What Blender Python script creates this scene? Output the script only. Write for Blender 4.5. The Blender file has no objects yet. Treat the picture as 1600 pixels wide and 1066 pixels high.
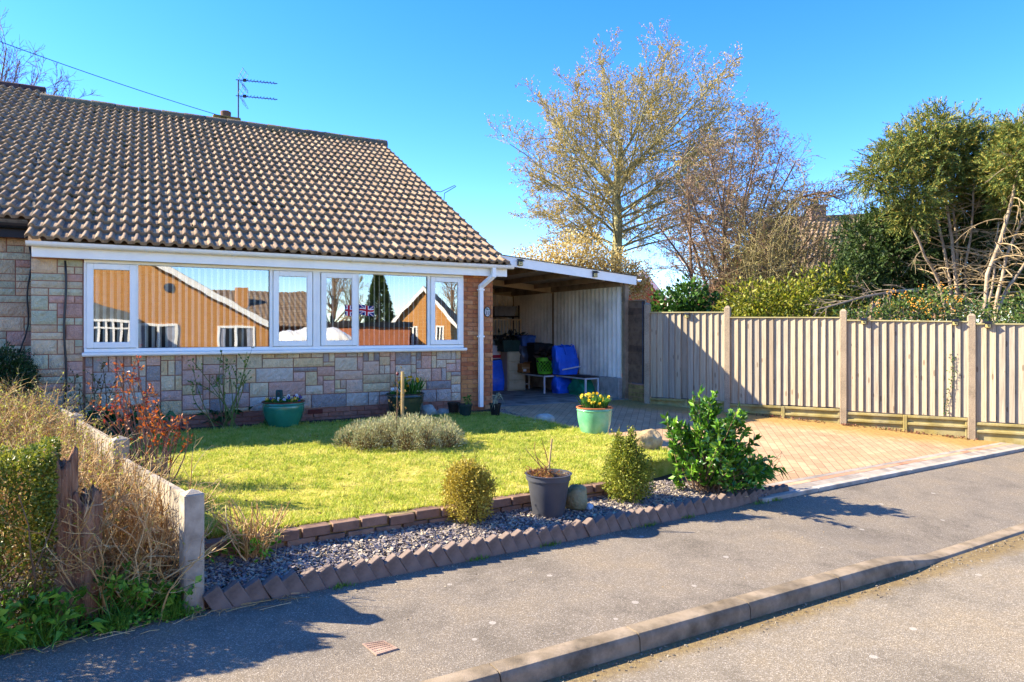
import bpy, math, random
import numpy as np
from math import sin, cos, pi, radians, sqrt, atan2
from mathutils import Vector, Matrix

SC = bpy.context.scene
COL = SC.collection
RNG = np.random.default_rng(7)
random.seed(7)

# ------------------------------------------------------------------ measured frame of the place
EYE = 1.72
F_PIX, CX, HOR = 1067.0, 800.0, 517.0
def at(x, y, d):
    return np.array([(x - CX) / F_PIX * d, d, EYE - (y - HOR) / F_PIX * d])
def gnd(x, y, z):
    return at(x, y, F_PIX * (EYE - z) / (y - HOR))

HANG = radians(28.4)
HO = np.array([-0.868, 11.57])                 # right end of the bay window, foot of the wall
HU = np.array([cos(HANG), sin(HANG)]); HB = np.array([-sin(HANG), cos(HANG)])
HZ = 0.39
def hw(t, y, z):                               # house frame -> world
    p = HO + HU * t + HB * y
    return np.array([p[0], p[1], HZ + z])
def t_of(x):                                   # facade coordinate seen at column x
    a = (x - CX) / F_PIX
    return (a * HO[1] - HO[0]) / (HU[0] - a * HU[1])
def z_of(x, y):                                # height above the house ground on the facade
    d = HO[1] + HU[1] * t_of(x)
    return EYE - (y - HOR) / F_PIX * d - HZ

SANG = radians(31.5)
SO = np.array([-1.90, 4.18])                   # back of pavement by the first boundary post
SU = np.array([cos(SANG), sin(SANG)]); SW = np.array([-sin(SANG), cos(SANG)])
def sw(X, Y):
    return (X - SO[0]) * SU[0] + (Y - SO[1]) * SU[1], (X - SO[0]) * SW[0] + (Y - SO[1]) * SW[1]
def st(s, w):
    return SO[0] + SU[0] * s + SW[0] * w, SO[1] + SU[1] * s + SW[1] * w
def sstep(a, b, x):
    t = np.clip((np.asarray(x, float) - a) / (b - a), 0, 1); return t * t * (3 - 2 * t)
def kerb_w(s): return -1.38 - 0.034 * np.clip(s, -3, 5)
def kerb_top(s): return -0.036 - 0.082 * sstep(4.55, 5.35, s)
ROAD_Z = -0.14
def gz(X, Y):                                  # ground height of plot and pavement
    s, w = sw(np.asarray(X, float), np.asarray(Y, float))
    plot = 0.39 * np.clip(w / 5.6, 0, 1) ** 0.85
    kw = kerb_w(s); kt = kerb_top(s)
    pave = kt * np.clip(w / kw, 0, 1.2)
    return np.where(w >= 0, plot, pave)
def lawn_z(X, Y):
    s, w = sw(np.asarray(X, float), np.asarray(Y, float))
    return 0.265 + 0.105 * sstep(0.6, 4.6, w)

# ------------------------------------------------------------------ colour / materials
def C(h, a=1.0):
    h = h.lstrip('#'); r = [int(h[i:i + 2], 16) / 255 for i in (0, 2, 4)]
    return tuple([(v / 12.92 if v <= 0.04045 else ((v + 0.055) / 1.055) ** 2.4) for v in r] + [a])

class NT:
    def __init__(s, name):
        s.m = bpy.data.materials.new(name); s.m.use_nodes = True
        s.t = s.m.node_tree; s.t.nodes.clear()
        s.out = s.n('ShaderNodeOutputMaterial')
    def n(s, typ, **kw):
        nd = s.t.nodes.new(typ)
        for k, v in kw.items(): setattr(nd, k, v)
        return nd
    def l(s, a, b): s.t.links.new(a, b)
    def ramp(s, fac, cols, pos=None, interp='LINEAR'):
        r = s.n('ShaderNodeValToRGB'); e = r.color_ramp.elements; r.color_ramp.interpolation = interp
        n = len(cols); pos = pos or [i / max(1, n - 1) for i in range(n)]
        while len(e) < n: e.new(0.5)
        for i in range(n):
            e[i].position = pos[i]; e[i].color = C(cols[i]) if isinstance(cols[i], str) else cols[i]
        s.l(fac, r.inputs[0]); return r.outputs[0]
    def noise(s, scale, detail=5, rough=0.55, vec=None, dist=0):
        t = s.n('ShaderNodeTexNoise'); t.inputs['Scale'].default_value = scale
        t.inputs['Detail'].default_value = detail; t.inputs['Roughness'].default_value = rough
        t.inputs['Distortion'].default_value = dist
        s.l(vec if vec is not None else s.obj(), t.inputs['Vector']); return t.outputs[0]
    def voro(s, scale, out='Distance', vec=None, feature='F1'):
        t = s.n('ShaderNodeTexVoronoi', feature=feature); t.inputs['Scale'].default_value = scale
        s.l(vec if vec is not None else s.obj(), t.inputs['Vector']); return t.outputs[out]
    def obj(s):
        if not hasattr(s, '_o'): s._o = s.n('ShaderNodeTexCoord').outputs['Object']
        return s._o
    def mapping(s, rot=(0, 0, 0), scale=(1, 1, 1), loc=(0, 0, 0), vec=None):
        mp = s.n('ShaderNodeMapping'); mp.inputs['Rotation'].default_value = rot
        mp.inputs['Scale'].default_value = scale; mp.inputs['Location'].default_value = loc
        s.l(vec if vec is not None else s.obj(), mp.inputs[0]); return mp.outputs[0]
    def math(s, op, a, b=None, clamp=False):
        m = s.n('ShaderNodeMath', operation=op); m.use_clamp = clamp
        for i, v in enumerate((a, b)):
            if v is None: continue
            if isinstance(v, (int, float)): m.inputs[i].default_value = v
            else: s.l(v, m.inputs[i])
        return m.outputs[0]
    def mix(s, fac, a, b, blend='MIX'):
        m = s.n('ShaderNodeMix', data_type='RGBA', blend_type=blend)
        for sock, v in ((m.inputs[0], fac), (m.inputs[6], a), (m.inputs[7], b)):
            if isinstance(v, (int, float)): sock.default_value = v
            elif isinstance(v, str): sock.default_value = C(v)
            elif isinstance(v, tuple): sock.default_value = v
            else: s.l(v, sock)
        return m.outputs[2]
    def island(s): return s.n('ShaderNodeNewGeometry').outputs['Random Per Island']
    def bsdf(s, col, rough=0.85, spec=0.3, metal=0, bump=None, bstr=0.4, bdist=0.01, transl=0, coat=0, tcol=None):
        b = s.n('ShaderNodeBsdfPrincipled'); b.inputs['Roughness'].default_value = rough
        b.inputs['Specular IOR Level'].default_value = spec; b.inputs['Metallic'].default_value = metal
        if coat: b.inputs['Coat Weight'].default_value = coat; b.inputs['Coat Roughness'].default_value = 0.12
        if isinstance(col, str): b.inputs['Base Color'].default_value = C(col)
        else: s.l(col, b.inputs['Base Color'])
        if bump is not None:
            bp = s.n('ShaderNodeBump'); bp.inputs['Strength'].default_value = bstr; bp.inputs['Distance'].default_value = bdist
            s.l(bump, bp.inputs['Height']); s.l(bp.outputs[0], b.inputs['Normal'])
        o = b.outputs[0]
        if transl:
            tr = s.n('ShaderNodeBsdfTranslucent')
            src = tcol if tcol is not None else col
            if isinstance(src, str): tr.inputs[0].default_value = C(src)
            else: s.l(src, tr.inputs[0])
            mx = s.n('ShaderNodeMixShader'); mx.inputs[0].default_value = transl
            s.l(o, mx.inputs[1]); s.l(tr.outputs[0], mx.inputs[2]); o = mx.outputs[0]
        s.l(o, s.out.inputs[0]); return s.m

def mat(name, cols, rough=0.85, island=False, ns=6.0, nd=5, dirt=0.3, ds=3.0, bump=0.0, bs=80.0, bd=0.006,
        transl=0.0, spec=0.25, metal=0, coat=0):
    """colours spread by a noise (or one per loose piece), roughened by a second noise"""
    k = NT(name)
    if isinstance(cols, str): cols = [cols]
    fac = k.island() if island else k.math('MULTIPLY_ADD', k.noise(ns, nd), 2.0); 
    if not island:
        fac.node.inputs[2].default_value = -0.5; fac.node.use_clamp = True
    col = k.ramp(fac, cols) if len(cols) > 1 else k.ramp(fac, [cols[0], cols[0]])
    if dirt:
        v = k.noise(ds, 6, 0.65)
        g = k.ramp(v, [(1 - dirt,) * 3 + (1,), (1, 1, 1, 1), (1 + dirt * .25,) * 3 + (1,)], [0.3, 0.55, 0.8])
        col = k.mix(1.0, col, g, 'MULTIPLY')
    bm = k.noise(bs, 4, 0.6) if bump else None
    return k.bsdf(col, rough, spec, metal, bm, bump, bd, transl, coat)

# ------------------------------------------------------------------ mesh building
class Geo:
    def __init__(s): s.V = []; s.n = 0; s.P = []          # P: (loop index array, sizes array, material)
    def add(s, V, F, m=0):
        V = np.asarray(V, float).reshape(-1, 3); off = s.n
        s.V.append(V); s.n += len(V)
        if isinstance(F, np.ndarray):
            F = F + off; s.P.append((F.ravel(), np.full(len(F), F.shape[1]), m))
        else:
            li = np.concatenate([np.asarray(f) for f in F]) + off
            s.P.append((li, np.array([len(f) for f in F]), m))
        return s
    def box(s, lo, hi, m=0, R=None, o=None):
        (a, b, c), (d, e, f) = lo, hi
        V = np.array([[a, b, c], [d, b, c], [d, e, c], [a, e, c], [a, b, f], [d, b, f], [d, e, f], [a, e, f]], float)
        if R is not None: V = V @ np.asarray(R).T
        if o is not None: V = V + np.asarray(o)
        return s.add(V, np.array([[0, 3, 2, 1], [4, 5, 6, 7], [0, 1, 5, 4], [1, 2, 6, 5], [2, 3, 7, 6], [3, 0, 4, 7]]), m)
    def cbox(s, lo, hi, c=0.005, m=0, R=None, o=None):
        """box with all edges chamfered"""
        lo = np.asarray(lo, float); hi = np.asarray(hi, float); c = min(c, *(0.45 * (hi - lo)))
        V = []; idx = {}
        for ix in (0, 1):
            for iy in (0, 1):
                for iz in (0, 1):
                    for ax in range(3):
                        p = [lo[k] if (ix, iy, iz)[k] == 0 else hi[k] for k in range(3)]
                        for k in range(3):
                            if k != ax: p[k] += c if (ix, iy, iz)[k] == 0 else -c
                        idx[(ix, iy, iz, ax)] = len(V); V.append(p)
        V = np.array(V); Fs = []
        def face(keys, nrm):
            ids = [idx[q] for q in keys]; P = V[ids]
            nn = np.cross(P[1] - P[0], P[2] - P[0])
            Fs.append(ids if np.dot(nn, nrm) > 0 else ids[::-1])
        for ax in range(3):
            u, v = [k for k in range(3) if k != ax]
            for sg in (0, 1):
                nr = np.zeros(3); nr[ax] = 2 * sg - 1; ks = []
                for a, b in ((0, 0), (1, 0), (1, 1), (0, 1)):
                    q = [0, 0, 0]; q[ax] = sg; q[u] = a; q[v] = b; ks.append((*q, ax))
                face(ks, nr)
        for ax in range(3):
            u, v = [k for k in range(3) if k != ax]
            for a in (0, 1):
                for b in (0, 1):
                    q0 = [0, 0, 0]; q1 = [0, 0, 0]; q0[ax] = 0; q1[ax] = 1
                    q0[u] = q1[u] = a; q0[v] = q1[v] = b
                    nr = np.zeros(3); nr[u] = 2 * a - 1; nr[v] = 2 * b - 1
                    face([(*q0, u), (*q1, u), (*q1, v), (*q0, v)], nr)
        for ix in (0, 1):
            for iy in (0, 1):
                for iz in (0, 1):
                    face([(ix, iy, iz, k) for k in range(3)], np.array([2 * ix - 1, 2 * iy - 1, 2 * iz - 1]))
        if R is not None: V = V @ np.asarray(R).T
        if o is not None: V = V + np.asarray(o)
        return s.add(V, Fs, m)
    def tube(s, pts, r, n=8, m=0, cap=True):
        return s.tubes([(np.asarray(pts, float), np.broadcast_to(np.asarray(r, float), (len(pts),)))], n, m, cap)
    def tubes(s, L, n=5, m=0, cap=False):
        groups = {}
        for p, r in L: groups.setdefault(len(p), []).append((p, r))
        for k, g in groups.items():
            P = np.array([q[0] for q in g]); R = np.array([q[1] for q in g])
            T = np.empty_like(P); T[:, 1:-1] = P[:, 2:] - P[:, :-2]; T[:, 0] = P[:, 1] - P[:, 0]; T[:, -1] = P[:, -1] - P[:, -2]
            T /= np.linalg.norm(T, axis=2, keepdims=True) + 1e-9
            D = (P[:, -1] - P[:, 0]); D /= np.linalg.norm(D, axis=1, keepdims=True) + 1e-9
            ref = np.where(np.abs(D[:, 2:3]) > 0.8, np.array([[1., 0.13, 0]]), np.array([[0, 0, 1.]]))
            A = np.cross(T, ref[:, None, :]); A /= np.linalg.norm(A, axis=2, keepdims=True) + 1e-9
            B = np.cross(T, A)
            ang = np.arange(n) * 2 * pi / n
            V = (P[:, :, None, :] + R[:, :, None, None] * (A[:, :, None, :] * np.cos(ang)[None, None, :, None] + B[:, :, None, :] * np.sin(ang)[None, None, :, None]))
            N = len(g); V = V.reshape(-1, 3)
            base = (np.arange(N) * k * n)[:, None, None] + (np.arange(k - 1) * n)[None, :, None]
            j = np.arange(n); j2 = (j + 1) % n
            F = np.stack([base + j, base + n + j, base + n + j2, base + j2], -1).reshape(-1, 4)
            if cap:
                ends = [list(i * k * n + j) for i in range(N)] + [list(i * k * n + (k - 1) * n + j[::-1]) for i in range(N)]
                off = s.n; s.add(V, F, m); li = np.concatenate(ends) + off
                s.P.append((li, np.full(len(ends), n), m))
            else: s.add(V, F, m)
        return s
    def lathe(s, prof, n=24, m=0, o=(0, 0, 0), sq=1.0):
        pr = np.asarray(prof, float); ang = np.arange(n) * 2 * pi / n
        V = np.stack([pr[:, 0:1] * np.cos(ang), pr[:, 0:1] * np.sin(ang) * sq, np.repeat(pr[:, 1:2], n, 1)], -1) + np.asarray(o)
        k = len(pr); base = (np.arange(k - 1) * n)[:, None]; j = np.arange(n); j2 = (j + 1) % n
        F = np.stack([base + j, base + j2, base + n + j2, base + n + j], -1).reshape(-1, 4)
        return s.add(V.reshape(-1, 3), F, m)
    def grid(s, P, m=0):
        """P (a, b, 3) array of points -> quads"""
        a, b = P.shape[:2]; i = (np.arange(a - 1) * b)[:, None]; j = np.arange(b - 1)
        F = np.stack([i + j, i + j + 1, i + b + j + 1, i + b + j], -1).reshape(-1, 4)
        return s.add(P.reshape(-1, 3), F, m)
    def prism(s, poly, z0, z1, m=0):
        n = len(poly); p = np.asarray(poly, float)
        V = np.concatenate([np.c_[p, np.full(n, z0)], np.c_[p, np.full(n, z1)]])
        F = [list(range(n))[::-1], list(range(n, 2 * n))] + [[i, (i + 1) % n, n + (i + 1) % n, n + i] for i in range(n)]
        return s.add(V, F, m)
    def extrude(s, poly, vec, m=0):
        """3-D polygon pushed along vec"""
        p = np.asarray(poly, float); n = len(p)
        F = [list(range(n))[::-1], list(range(n, 2 * n))] + [[i, (i + 1) % n, n + (i + 1) % n, n + i] for i in range(n)]
        return s.add(np.concatenate([p, p + np.asarray(vec, float)]), F, m)
    def leaves(s, P, D, L, W, m=0, rng=RNG, droop=0.0, fold=0.15):
        """rhombic leaf at each P pointing along D"""
        P = np.asarray(P, float); n = len(P)
        D = np.asarray(D, float); D = D / (np.linalg.norm(D, axis=1, keepdims=True) + 1e-9)
        L = np.broadcast_to(np.asarray(L, float), (n,))[:, None]; W = np.broadcast_to(np.asarray(W, float), (n,))[:, None]
        rv = rng.normal(size=(n, 3)); S = np.cross(D, rv); S /= np.linalg.norm(S, axis=1, keepdims=True) + 1e-9
        N = np.cross(S, D)
        mid = P + D * L * 0.45 + N * W * fold
        tip = P + D * L; tip[:, 2] -= droop * L[:, 0]
        V = np.stack([P, mid + S * W * .5, tip, mid - S * W * .5], 1).reshape(-1, 3)
        F = (np.arange(n) * 4)[:, None] + np.array([0, 1, 2, 3])
        return s.add(V, F, m)
    def build(s, name, mats, parent=None, smooth=False, loc=None):
        me = bpy.data.meshes.new(name)
        V = np.concatenate(s.V); li = np.concatenate([p[0] for p in s.P]); sz = np.concatenate([p[1] for p in s.P])
        mi = np.concatenate([np.full(len(p[1]), p[2]) for p in s.P])
        me.vertices.add(len(V)); me.vertices.foreach_set('co', V.astype(np.float32).ravel())
        me.loops.add(len(li)); me.loops.foreach_set('vertex_index', li.astype(np.int32))
        me.polygons.add(len(sz)); me.polygons.foreach_set('loop_start', np.concatenate([[0], np.cumsum(sz)[:-1]]).astype(np.int32))
        me.polygons.foreach_set('material_index', mi.astype(np.int32))
        me.polygons.foreach_set('use_smooth', np.full(len(sz), bool(smooth)))
        for mt in (mats if isinstance(mats, (list, tuple)) else [mats]): me.materials.append(mt)
        me.update(calc_edges=True); me.validate()
        o = bpy.data.objects.new(name, me); COL.objects.link(o)
        if parent is not None: o.parent = parent
        if loc is not None: o.location = loc
        return o

def auto_smooth(o, deg=40):
    """smooth shading with sharp edges where faces turn hard"""
    me = o.data; me.polygons.foreach_set('use_smooth', np.full(len(me.polygons), True))
    import bmesh
    b = bmesh.new(); b.from_mesh(me)
    for e in b.edges:
        e.smooth = not (len(e.link_faces) == 2 and e.calc_face_angle(0) > radians(deg))
    b.to_mesh(me); b.free(); return o

def tag(o, label, cat, group=None, kind=None):
    o['label'] = label; o['category'] = cat
    if group: o['group'] = group
    if kind: o['kind'] = kind
    return o
def structure(o, label=None, kind='structure'):
    o['kind'] = kind
    if label: o['label'] = label
    return o
def thing(name, label, cat, loc=(0, 0, 0), rz=0.0, group=None):
    o = bpy.data.objects.new(name, None); COL.objects.link(o); o.location = tuple(float(v) for v in loc); o.rotation_euler = (0, 0, rz)
    o.empty_display_size = 0.2
    return tag(o, label, cat, group)
def clone(o, parent=None):
    c = o.copy(); COL.objects.link(c)
    if parent is not None: c.parent = parent
    for ch in list(o.children): clone(ch, c)
    return c
def rotz(a): return np.array([[cos(a), -sin(a), 0], [sin(a), cos(a), 0], [0, 0, 1]])
def roty(a): return np.array([[cos(a), 0, sin(a)], [0, 1, 0], [-sin(a), 0, cos(a)]])
def rotx(a): return np.array([[1, 0, 0], [0, cos(a), -sin(a)], [0, sin(a), cos(a)]])
def unit(v): v = np.asarray(v, float); return v / (np.linalg.norm(v) + 1e-9)
# ================================================================== ground materials
def asphalt(name, lo, hi, cell, stain='#9a9184', silt=False):
    k = NT(name)
    cells = k.voro(cell, 'Color'); sep = k.n('ShaderNodeSeparateColor'); k.l(cells, sep.inputs[0])
    base = k.ramp(sep.outputs[0], [lo, hi, '#a79c8c'], [0.0, 0.78, 1.0])
    big = k.ramp(k.noise(1.1, 9, 0.72), [(.66, .66, .66, 1), (1, 1, 1, 1), (1.18, 1.12, 1.0, 1)], [0.34, 0.5, 0.68])
    col = k.mix(1.0, base, big, 'MULTIPLY')
    worn = k.ramp(k.noise(.75, 9, .8), [(0, 0, 0, 1), (1, 1, 1, 1)], [.60, .66])
    col = k.mix(k.math('MULTIPLY', worn, .28), col, '#3f3a34')
    spots = k.math('LESS_THAN', k.voro(3.2, 'Distance'), 0.075)
    col = k.mix(k.math('MULTIPLY', spots, 0.55), col, '#b3aa9d')
    dust = k.ramp(k.noise(2.6, 8, 0.75), [(0, 0, 0, 1), (1, 1, 1, 1)], [0.55, 0.78])
    col = k.mix(k.math('MULTIPLY', dust, 0.35), col, stain)
    if silt:      # brown silt and moss washed against the kerb
        sp = k.n('ShaderNodeSeparateXYZ'); k.l(k.mapping(rot=(0, 0, -radians(29.6))), sp.inputs[0])
        q0 = st(2.0, float(kerb_w(2.0)) - .13); y0 = -sin(radians(29.6)) * q0[0] + cos(radians(29.6)) * q0[1]
        near = k.math('SUBTRACT', 1.0, k.math('DIVIDE', k.math('ABSOLUTE', k.math('SUBTRACT', y0, sp.outputs[1])), .34), True)
        ms = k.math('MULTIPLY', k.math('ADD', k.math('MULTIPLY', near, 1.3), k.math('SUBTRACT', k.noise(5, 8, .75), .95)), 2.2, True)
        col = k.mix(k.math('MULTIPLY', ms, .8), col, k.ramp(k.noise(30, 5, .7), ['#4f4029', '#77623c', '#8f7d4c'], [.3, .5, .75]))
    h = k.math('ADD', k.math('MULTIPLY', k.voro(cell, 'Distance'), 1.0), k.math('MULTIPLY', k.noise(9, 4), 0.7))
    return k.bsdf(col, 0.93, 0.2, 0, h, 0.6, 0.005)
M_PAVE = asphalt('pavement_asphalt', '#6b6153', '#7c7162', 210, stain='#95876f')
M_ROAD = asphalt('road_asphalt', '#6d6354', '#847968', 170, stain='#978a72', silt=True)
M_SOIL = mat('soil', ['#2c2119', '#43352a', '#5a4a3a'], ns=9, bump=0.8, bs=40, bd=0.02)
M_MEADOW = mat('far_ground', ['#4c5a2a', '#66683a', '#7b7048'], ns=0.6)
M_CONC = mat('concrete', ['#8f887c', '#a59d8f', '#b5ad9f'], ns=5, dirt=0.35, bump=0.5, bs=160, bd=0.003)
M_KERB = mat('kerb_concrete', ['#77674f', '#8f7e66', '#a08e76'], ns=7, dirt=0.6, ds=4, bump=0.8, bs=150, bd=0.004)

def paving_mat():
    k = NT('block_paving')
    v = k.mapping(rot=(0, 0, radians(-77)))
    b = k.n('ShaderNodeTexBrick'); k.l(v, b.inputs['Vector'])
    b.inputs['Scale'].default_value = 1.0; b.inputs['Brick Width'].default_value = 0.205; b.inputs['Row Height'].default_value = 0.103
    b.inputs['Mortar Size'].default_value = 0.0035; b.inputs['Mortar Smooth'].default_value = 0.3; b.inputs['Bias'].default_value = 0.0
    b.inputs['Color1'].default_value = C('#bd9c78'); b.inputs['Color2'].default_value = C('#ae8c69'); b.inputs['Mortar'].default_value = C('#6a5644')
    col = k.mix(1.0, b.outputs[0], k.ramp(k.noise(1.5, 6, .6), [(.75, .75, .75, 1), (1.08, 1.05, 1.02, 1)], [.35, .65]), 'MULTIPLY')
    # moss that creeps out from the foot of the fence
    f = k.mapping(rot=(0, 0, -atan2(-0.467, 0.884)), vec=k.obj())
    sp = k.n('ShaderNodeSeparateXYZ'); k.l(f, sp.inputs[0])
    fy = 3.834 * 0.467 + 12.14 * 0.884
    dist = k.math('SUBTRACT', fy, sp.outputs[1])
    near = k.math('SUBTRACT', 1.0, k.math('DIVIDE', dist, 1.15), True)
    msk = k.math('MULTIPLY', k.math('ADD', k.math('MULTIPLY', near, 1.25), k.math('SUBTRACT', k.noise(4, 7, .7), 0.62)), 1.7, True)
    moss = k.ramp(k.noise(22, 5, .7), ['#6f5c2e', '#977838', '#aa8b4a'], [.3, .5, .75])
    col = k.mix(k.math('MULTIPLY', msk, 0.8), col, moss)
    h = k.math('ADD', k.math('MULTIPLY', b.outputs['Fac'], -1.0), k.math('MULTIPLY', k.noise(120, 3), 0.25))
    return k.bsdf(col, 0.88, 0.25, 0, h, 0.6, 0.006)
M_PAVING = paving_mat()

# ------------------------------------------------------------------ sheets of ground
def sheet(name, poly, zfun, m, step=0.25, lift=0.0, skirt=0.0, label=None):
    """a polygon filled with a fine grid that follows the ground height"""
    import bmesh
    b = bmesh.new(); P = np.asarray(poly, float)
    f = b.faces.new([b.verts.new((x, y, 0)) for x, y in P])
    mn, mx = P.min(0), P.max(0)
    for ax in (0, 1):
        for c in np.arange(mn[ax] + step, mx[ax], step):
            co = [0, 0, 0]; no = [0, 0, 0]; co[ax] = c; no[ax] = 1
            bmesh.ops.bisect_plane(b, geom=b.verts[:] + b.edges[:] + b.faces[:], plane_co=co, plane_no=no)
    if f.is_valid and f.normal.z < 0: pass
    for v in b.verts: v.co.z = float(zfun(v.co.x, v.co.y)) + lift
    if skirt:
        ed = [e for e in b.edges if len(e.link_faces) == 1]
        r = bmesh.ops.extrude_edge_only(b, edges=ed)
        for g in r['geom']:
            if isinstance(g, bmesh.types.BMVert): g.co.z -= skirt
    bmesh.ops.recalc_face_normals(b, faces=b.faces[:])
    up = [q for q in b.faces if abs(q.normal.z) > 0.5]
    if up and up[0].normal.z < 0: bmesh.ops.reverse_faces(b, faces=b.faces[:])
    me = bpy.data.meshes.new(name); b.to_mesh(me); b.free(); me.materials.append(m)
    me.polygons.foreach_set('use_smooth', np.full(len(me.polygons), not skirt))
    o = bpy.data.objects.new(name, me); COL.objects.link(o); structure(o, label); return o

far = Geo().add([[-600, -600, -0.2], [600, -600, -0.2], [600, 600, -0.2], [-600, 600, -0.2]], np.array([[0, 1, 2, 3]])).build('ground', M_MEADOW)
structure(far)
road = Geo()
ss = np.concatenate([np.linspace(-22, -3, 6), np.linspace(-2.5, 9, 40), np.linspace(10, 32, 6)])
ww = np.linspace(0, 1, 14)
P = np.zeros((len(ss), len(ww), 3))
for i, s in enumerate(ss):
    w = kerb_w(s) - 0.06 - ww * 6.6
    x, y = st(s, w); P[i, :, 0] = x; P[i, :, 1] = y; P[i, :, 2] = ROAD_Z + 0.05 * np.sin(ww * pi)
road.grid(P[::-1]); structure(road.build('road', M_ROAD, smooth=True))
# far footpath and verge on the other side of the road
pv = Geo(); P = np.zeros((len(ss), 2, 3))
for i, s in enumerate(ss):
    for j, q in enumerate((kerb_w(s) - 6.6, kerb_w(s) - 8.4)):
        P[i, j, :2] = st(s, q); P[i, j, 2] = -0.06
pv.grid(P[::-1]); structure(pv.build('far_pavement', M_PAVE))

pv = Geo(); ww = np.linspace(0.0, 1.0, 12)
P = np.zeros((len(ss), len(ww), 3))
for i, s in enumerate(ss):
    w = 0.06 + ww * (kerb_w(s) - 0.06)
    x, y = st(s, w); P[i, :, 0] = x; P[i, :, 1] = y
    P[i, :, 2] = np.where(w > 0, 0.0, kerb_top(s) * np.clip(w / kerb_w(s), 0, 1)) + 0.012 * np.sin(s * 1.7 + ww * 3) * ww * (1 - ww)
pv.grid(P[::-1]); structure(pv.build('pavement', M_PAVE, smooth=True))

# kerb: one row of concrete units with joints
kb = Geo(); unit_l = 0.915
edges = np.arange(-14, 27) * unit_l + 0.30
for a, b_ in zip(edges[:-1], edges[1:]):
    q = np.linspace(a + 0.004, b_ - 0.004, 6); rows = []
    for s in q:
        w0 = kerb_w(s); zt = float(kerb_top(s)) + 0.002; zb = ROAD_Z - 0.08
        prof = [(w0 + .002, zb), (w0 + .002, zt), (w0 - 0.085, zt), (w0 - 0.105, zt - 0.006), (w0 - 0.118, zt - 0.02), (w0 - 0.125, zt - 0.04), (w0 - 0.13, zb)]
        rows.append([[*st(s, w), z] for w, z in prof])
    rows = np.array(rows); kb.grid(rows)
    n = rows.shape[1]
    kb.add(rows[0], [list(range(n))[::-1]]); kb.add(rows[-1], [list(range(n))])
structure(auto_smooth(kb.build('kerb', M_KERB), 30))
# plot soil under everything
pb = [st(-16, 0.03), st(26, 0.03), st(26, 34), st(-16, 34)]
sheet('garden_soil', pb, gz, M_SOIL, 0.8, -0.03)

# lawn
LAWN = [st(0.15, 0.66), st(3.98, 0.62), st(4.2, 1.0), (1.98, 8.0), (1.55, 8.75), (0.75, 9.75), (-0.05, 10.72), tuple(hw(0.35, -0.55, 0)[:2]), tuple(hw(-3.2, -0.42, 0)[:2]), tuple(hw(-5.5, -0.75, 0)[:2]), (-4.9, 8.0)]
k = NT('lawn_turf')
base = k.ramp(k.noise(4.5, 9, .75), ['#707a24', '#a09c38', '#c0b058', '#d2c080'], [.28, .45, .6, .75])
fine = k.ramp(k.noise(70, 6, .8), [(.55, .55, .5, 1), (1.1, 1.1, 1.05, 1)], [.3, .65])
M_TURF = k.bsdf(k.mix(1.0, base, fine, 'MULTIPLY'), .95, .1, 0, k.noise(55, 5, .7), 0.9, .02)
def turf_z(x, y): return lawn_z(x, y) + 0.012 * np.sin(np.asarray(x) * 3.1 + np.asarray(y)) * np.sin(np.asarray(y) * 2.3)
sheet('lawn', LAWN, turf_z, M_TURF, 0.2, 0.0, 0.3)

def inside(poly, X, Y):
    P = np.asarray(poly); r = np.zeros(len(X), bool); n = len(P); j = n - 1
    for i in range(n):
        c = ((P[i, 1] > Y) != (P[j, 1] > Y)) & (X < (P[j, 0] - P[i, 0]) * (Y - P[i, 1]) / (P[j, 1] - P[i, 1] + 1e-12) + P[i, 0])
        r ^= c; j = i
    return r
def scatter(poly, n, rng=RNG):
    P = np.asarray(poly); mn, mx = P.min(0), P.max(0); out = np.zeros((0, 2))
    while len(out) < n:
        q = rng.uniform(mn, mx, (n, 2)); out = np.concatenate([out, q[inside(P, q[:, 0], q[:, 1])]])
    return out[:n]

def vnoise(X, Y, f, seed=0):
    """cheap smooth value noise"""
    r = np.random.default_rng(seed).random((64, 64)); x = X * f; y = Y * f
    xi = np.floor(x).astype(int); yi = np.floor(y).astype(int); fx = x - xi; fy = y - yi
    fx = fx * fx * (3 - 2 * fx); fy = fy * fy * (3 - 2 * fy)
    g = lambda a, b: r[a % 64, b % 64]
    return (g(xi, yi) * (1 - fx) + g(xi + 1, yi) * fx) * (1 - fy) + (g(xi, yi + 1) * (1 - fx) + g(xi + 1, yi + 1) * fx) * fy

def blades(G, XY, Z, h, w, lean=0.9, m=0, rng=RNG):
    n = len(XY); a = rng.uniform(0, 2 * pi, n); h = h * rng.uniform(.5, 1.3, n)
    b = np.c_[XY, Z]; sx = np.c_[np.cos(a), np.sin(a), np.zeros(n)] * (w * .5)
    la = rng.uniform(0, 2 * pi, n); ll = h * lean * rng.uniform(.2, 1, n)
    tip = b + np.c_[np.cos(la) * ll, np.sin(la) * ll, h]
    mid = b * .45 + tip * .55; mid[:, 2] += h * .12
    V = np.stack([b - sx, b + sx, mid + sx * .7, tip, mid - sx * .7], 1).reshape(-1, 3)
    i = (np.arange(n) * 5)[:, None]
    G.add(V, i + np.array([0, 1, 2, 4]), m); G.P.append(((i + np.array([4, 2, 3])).ravel() + G.n - n * 5, np.full(n, 3), m))

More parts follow.
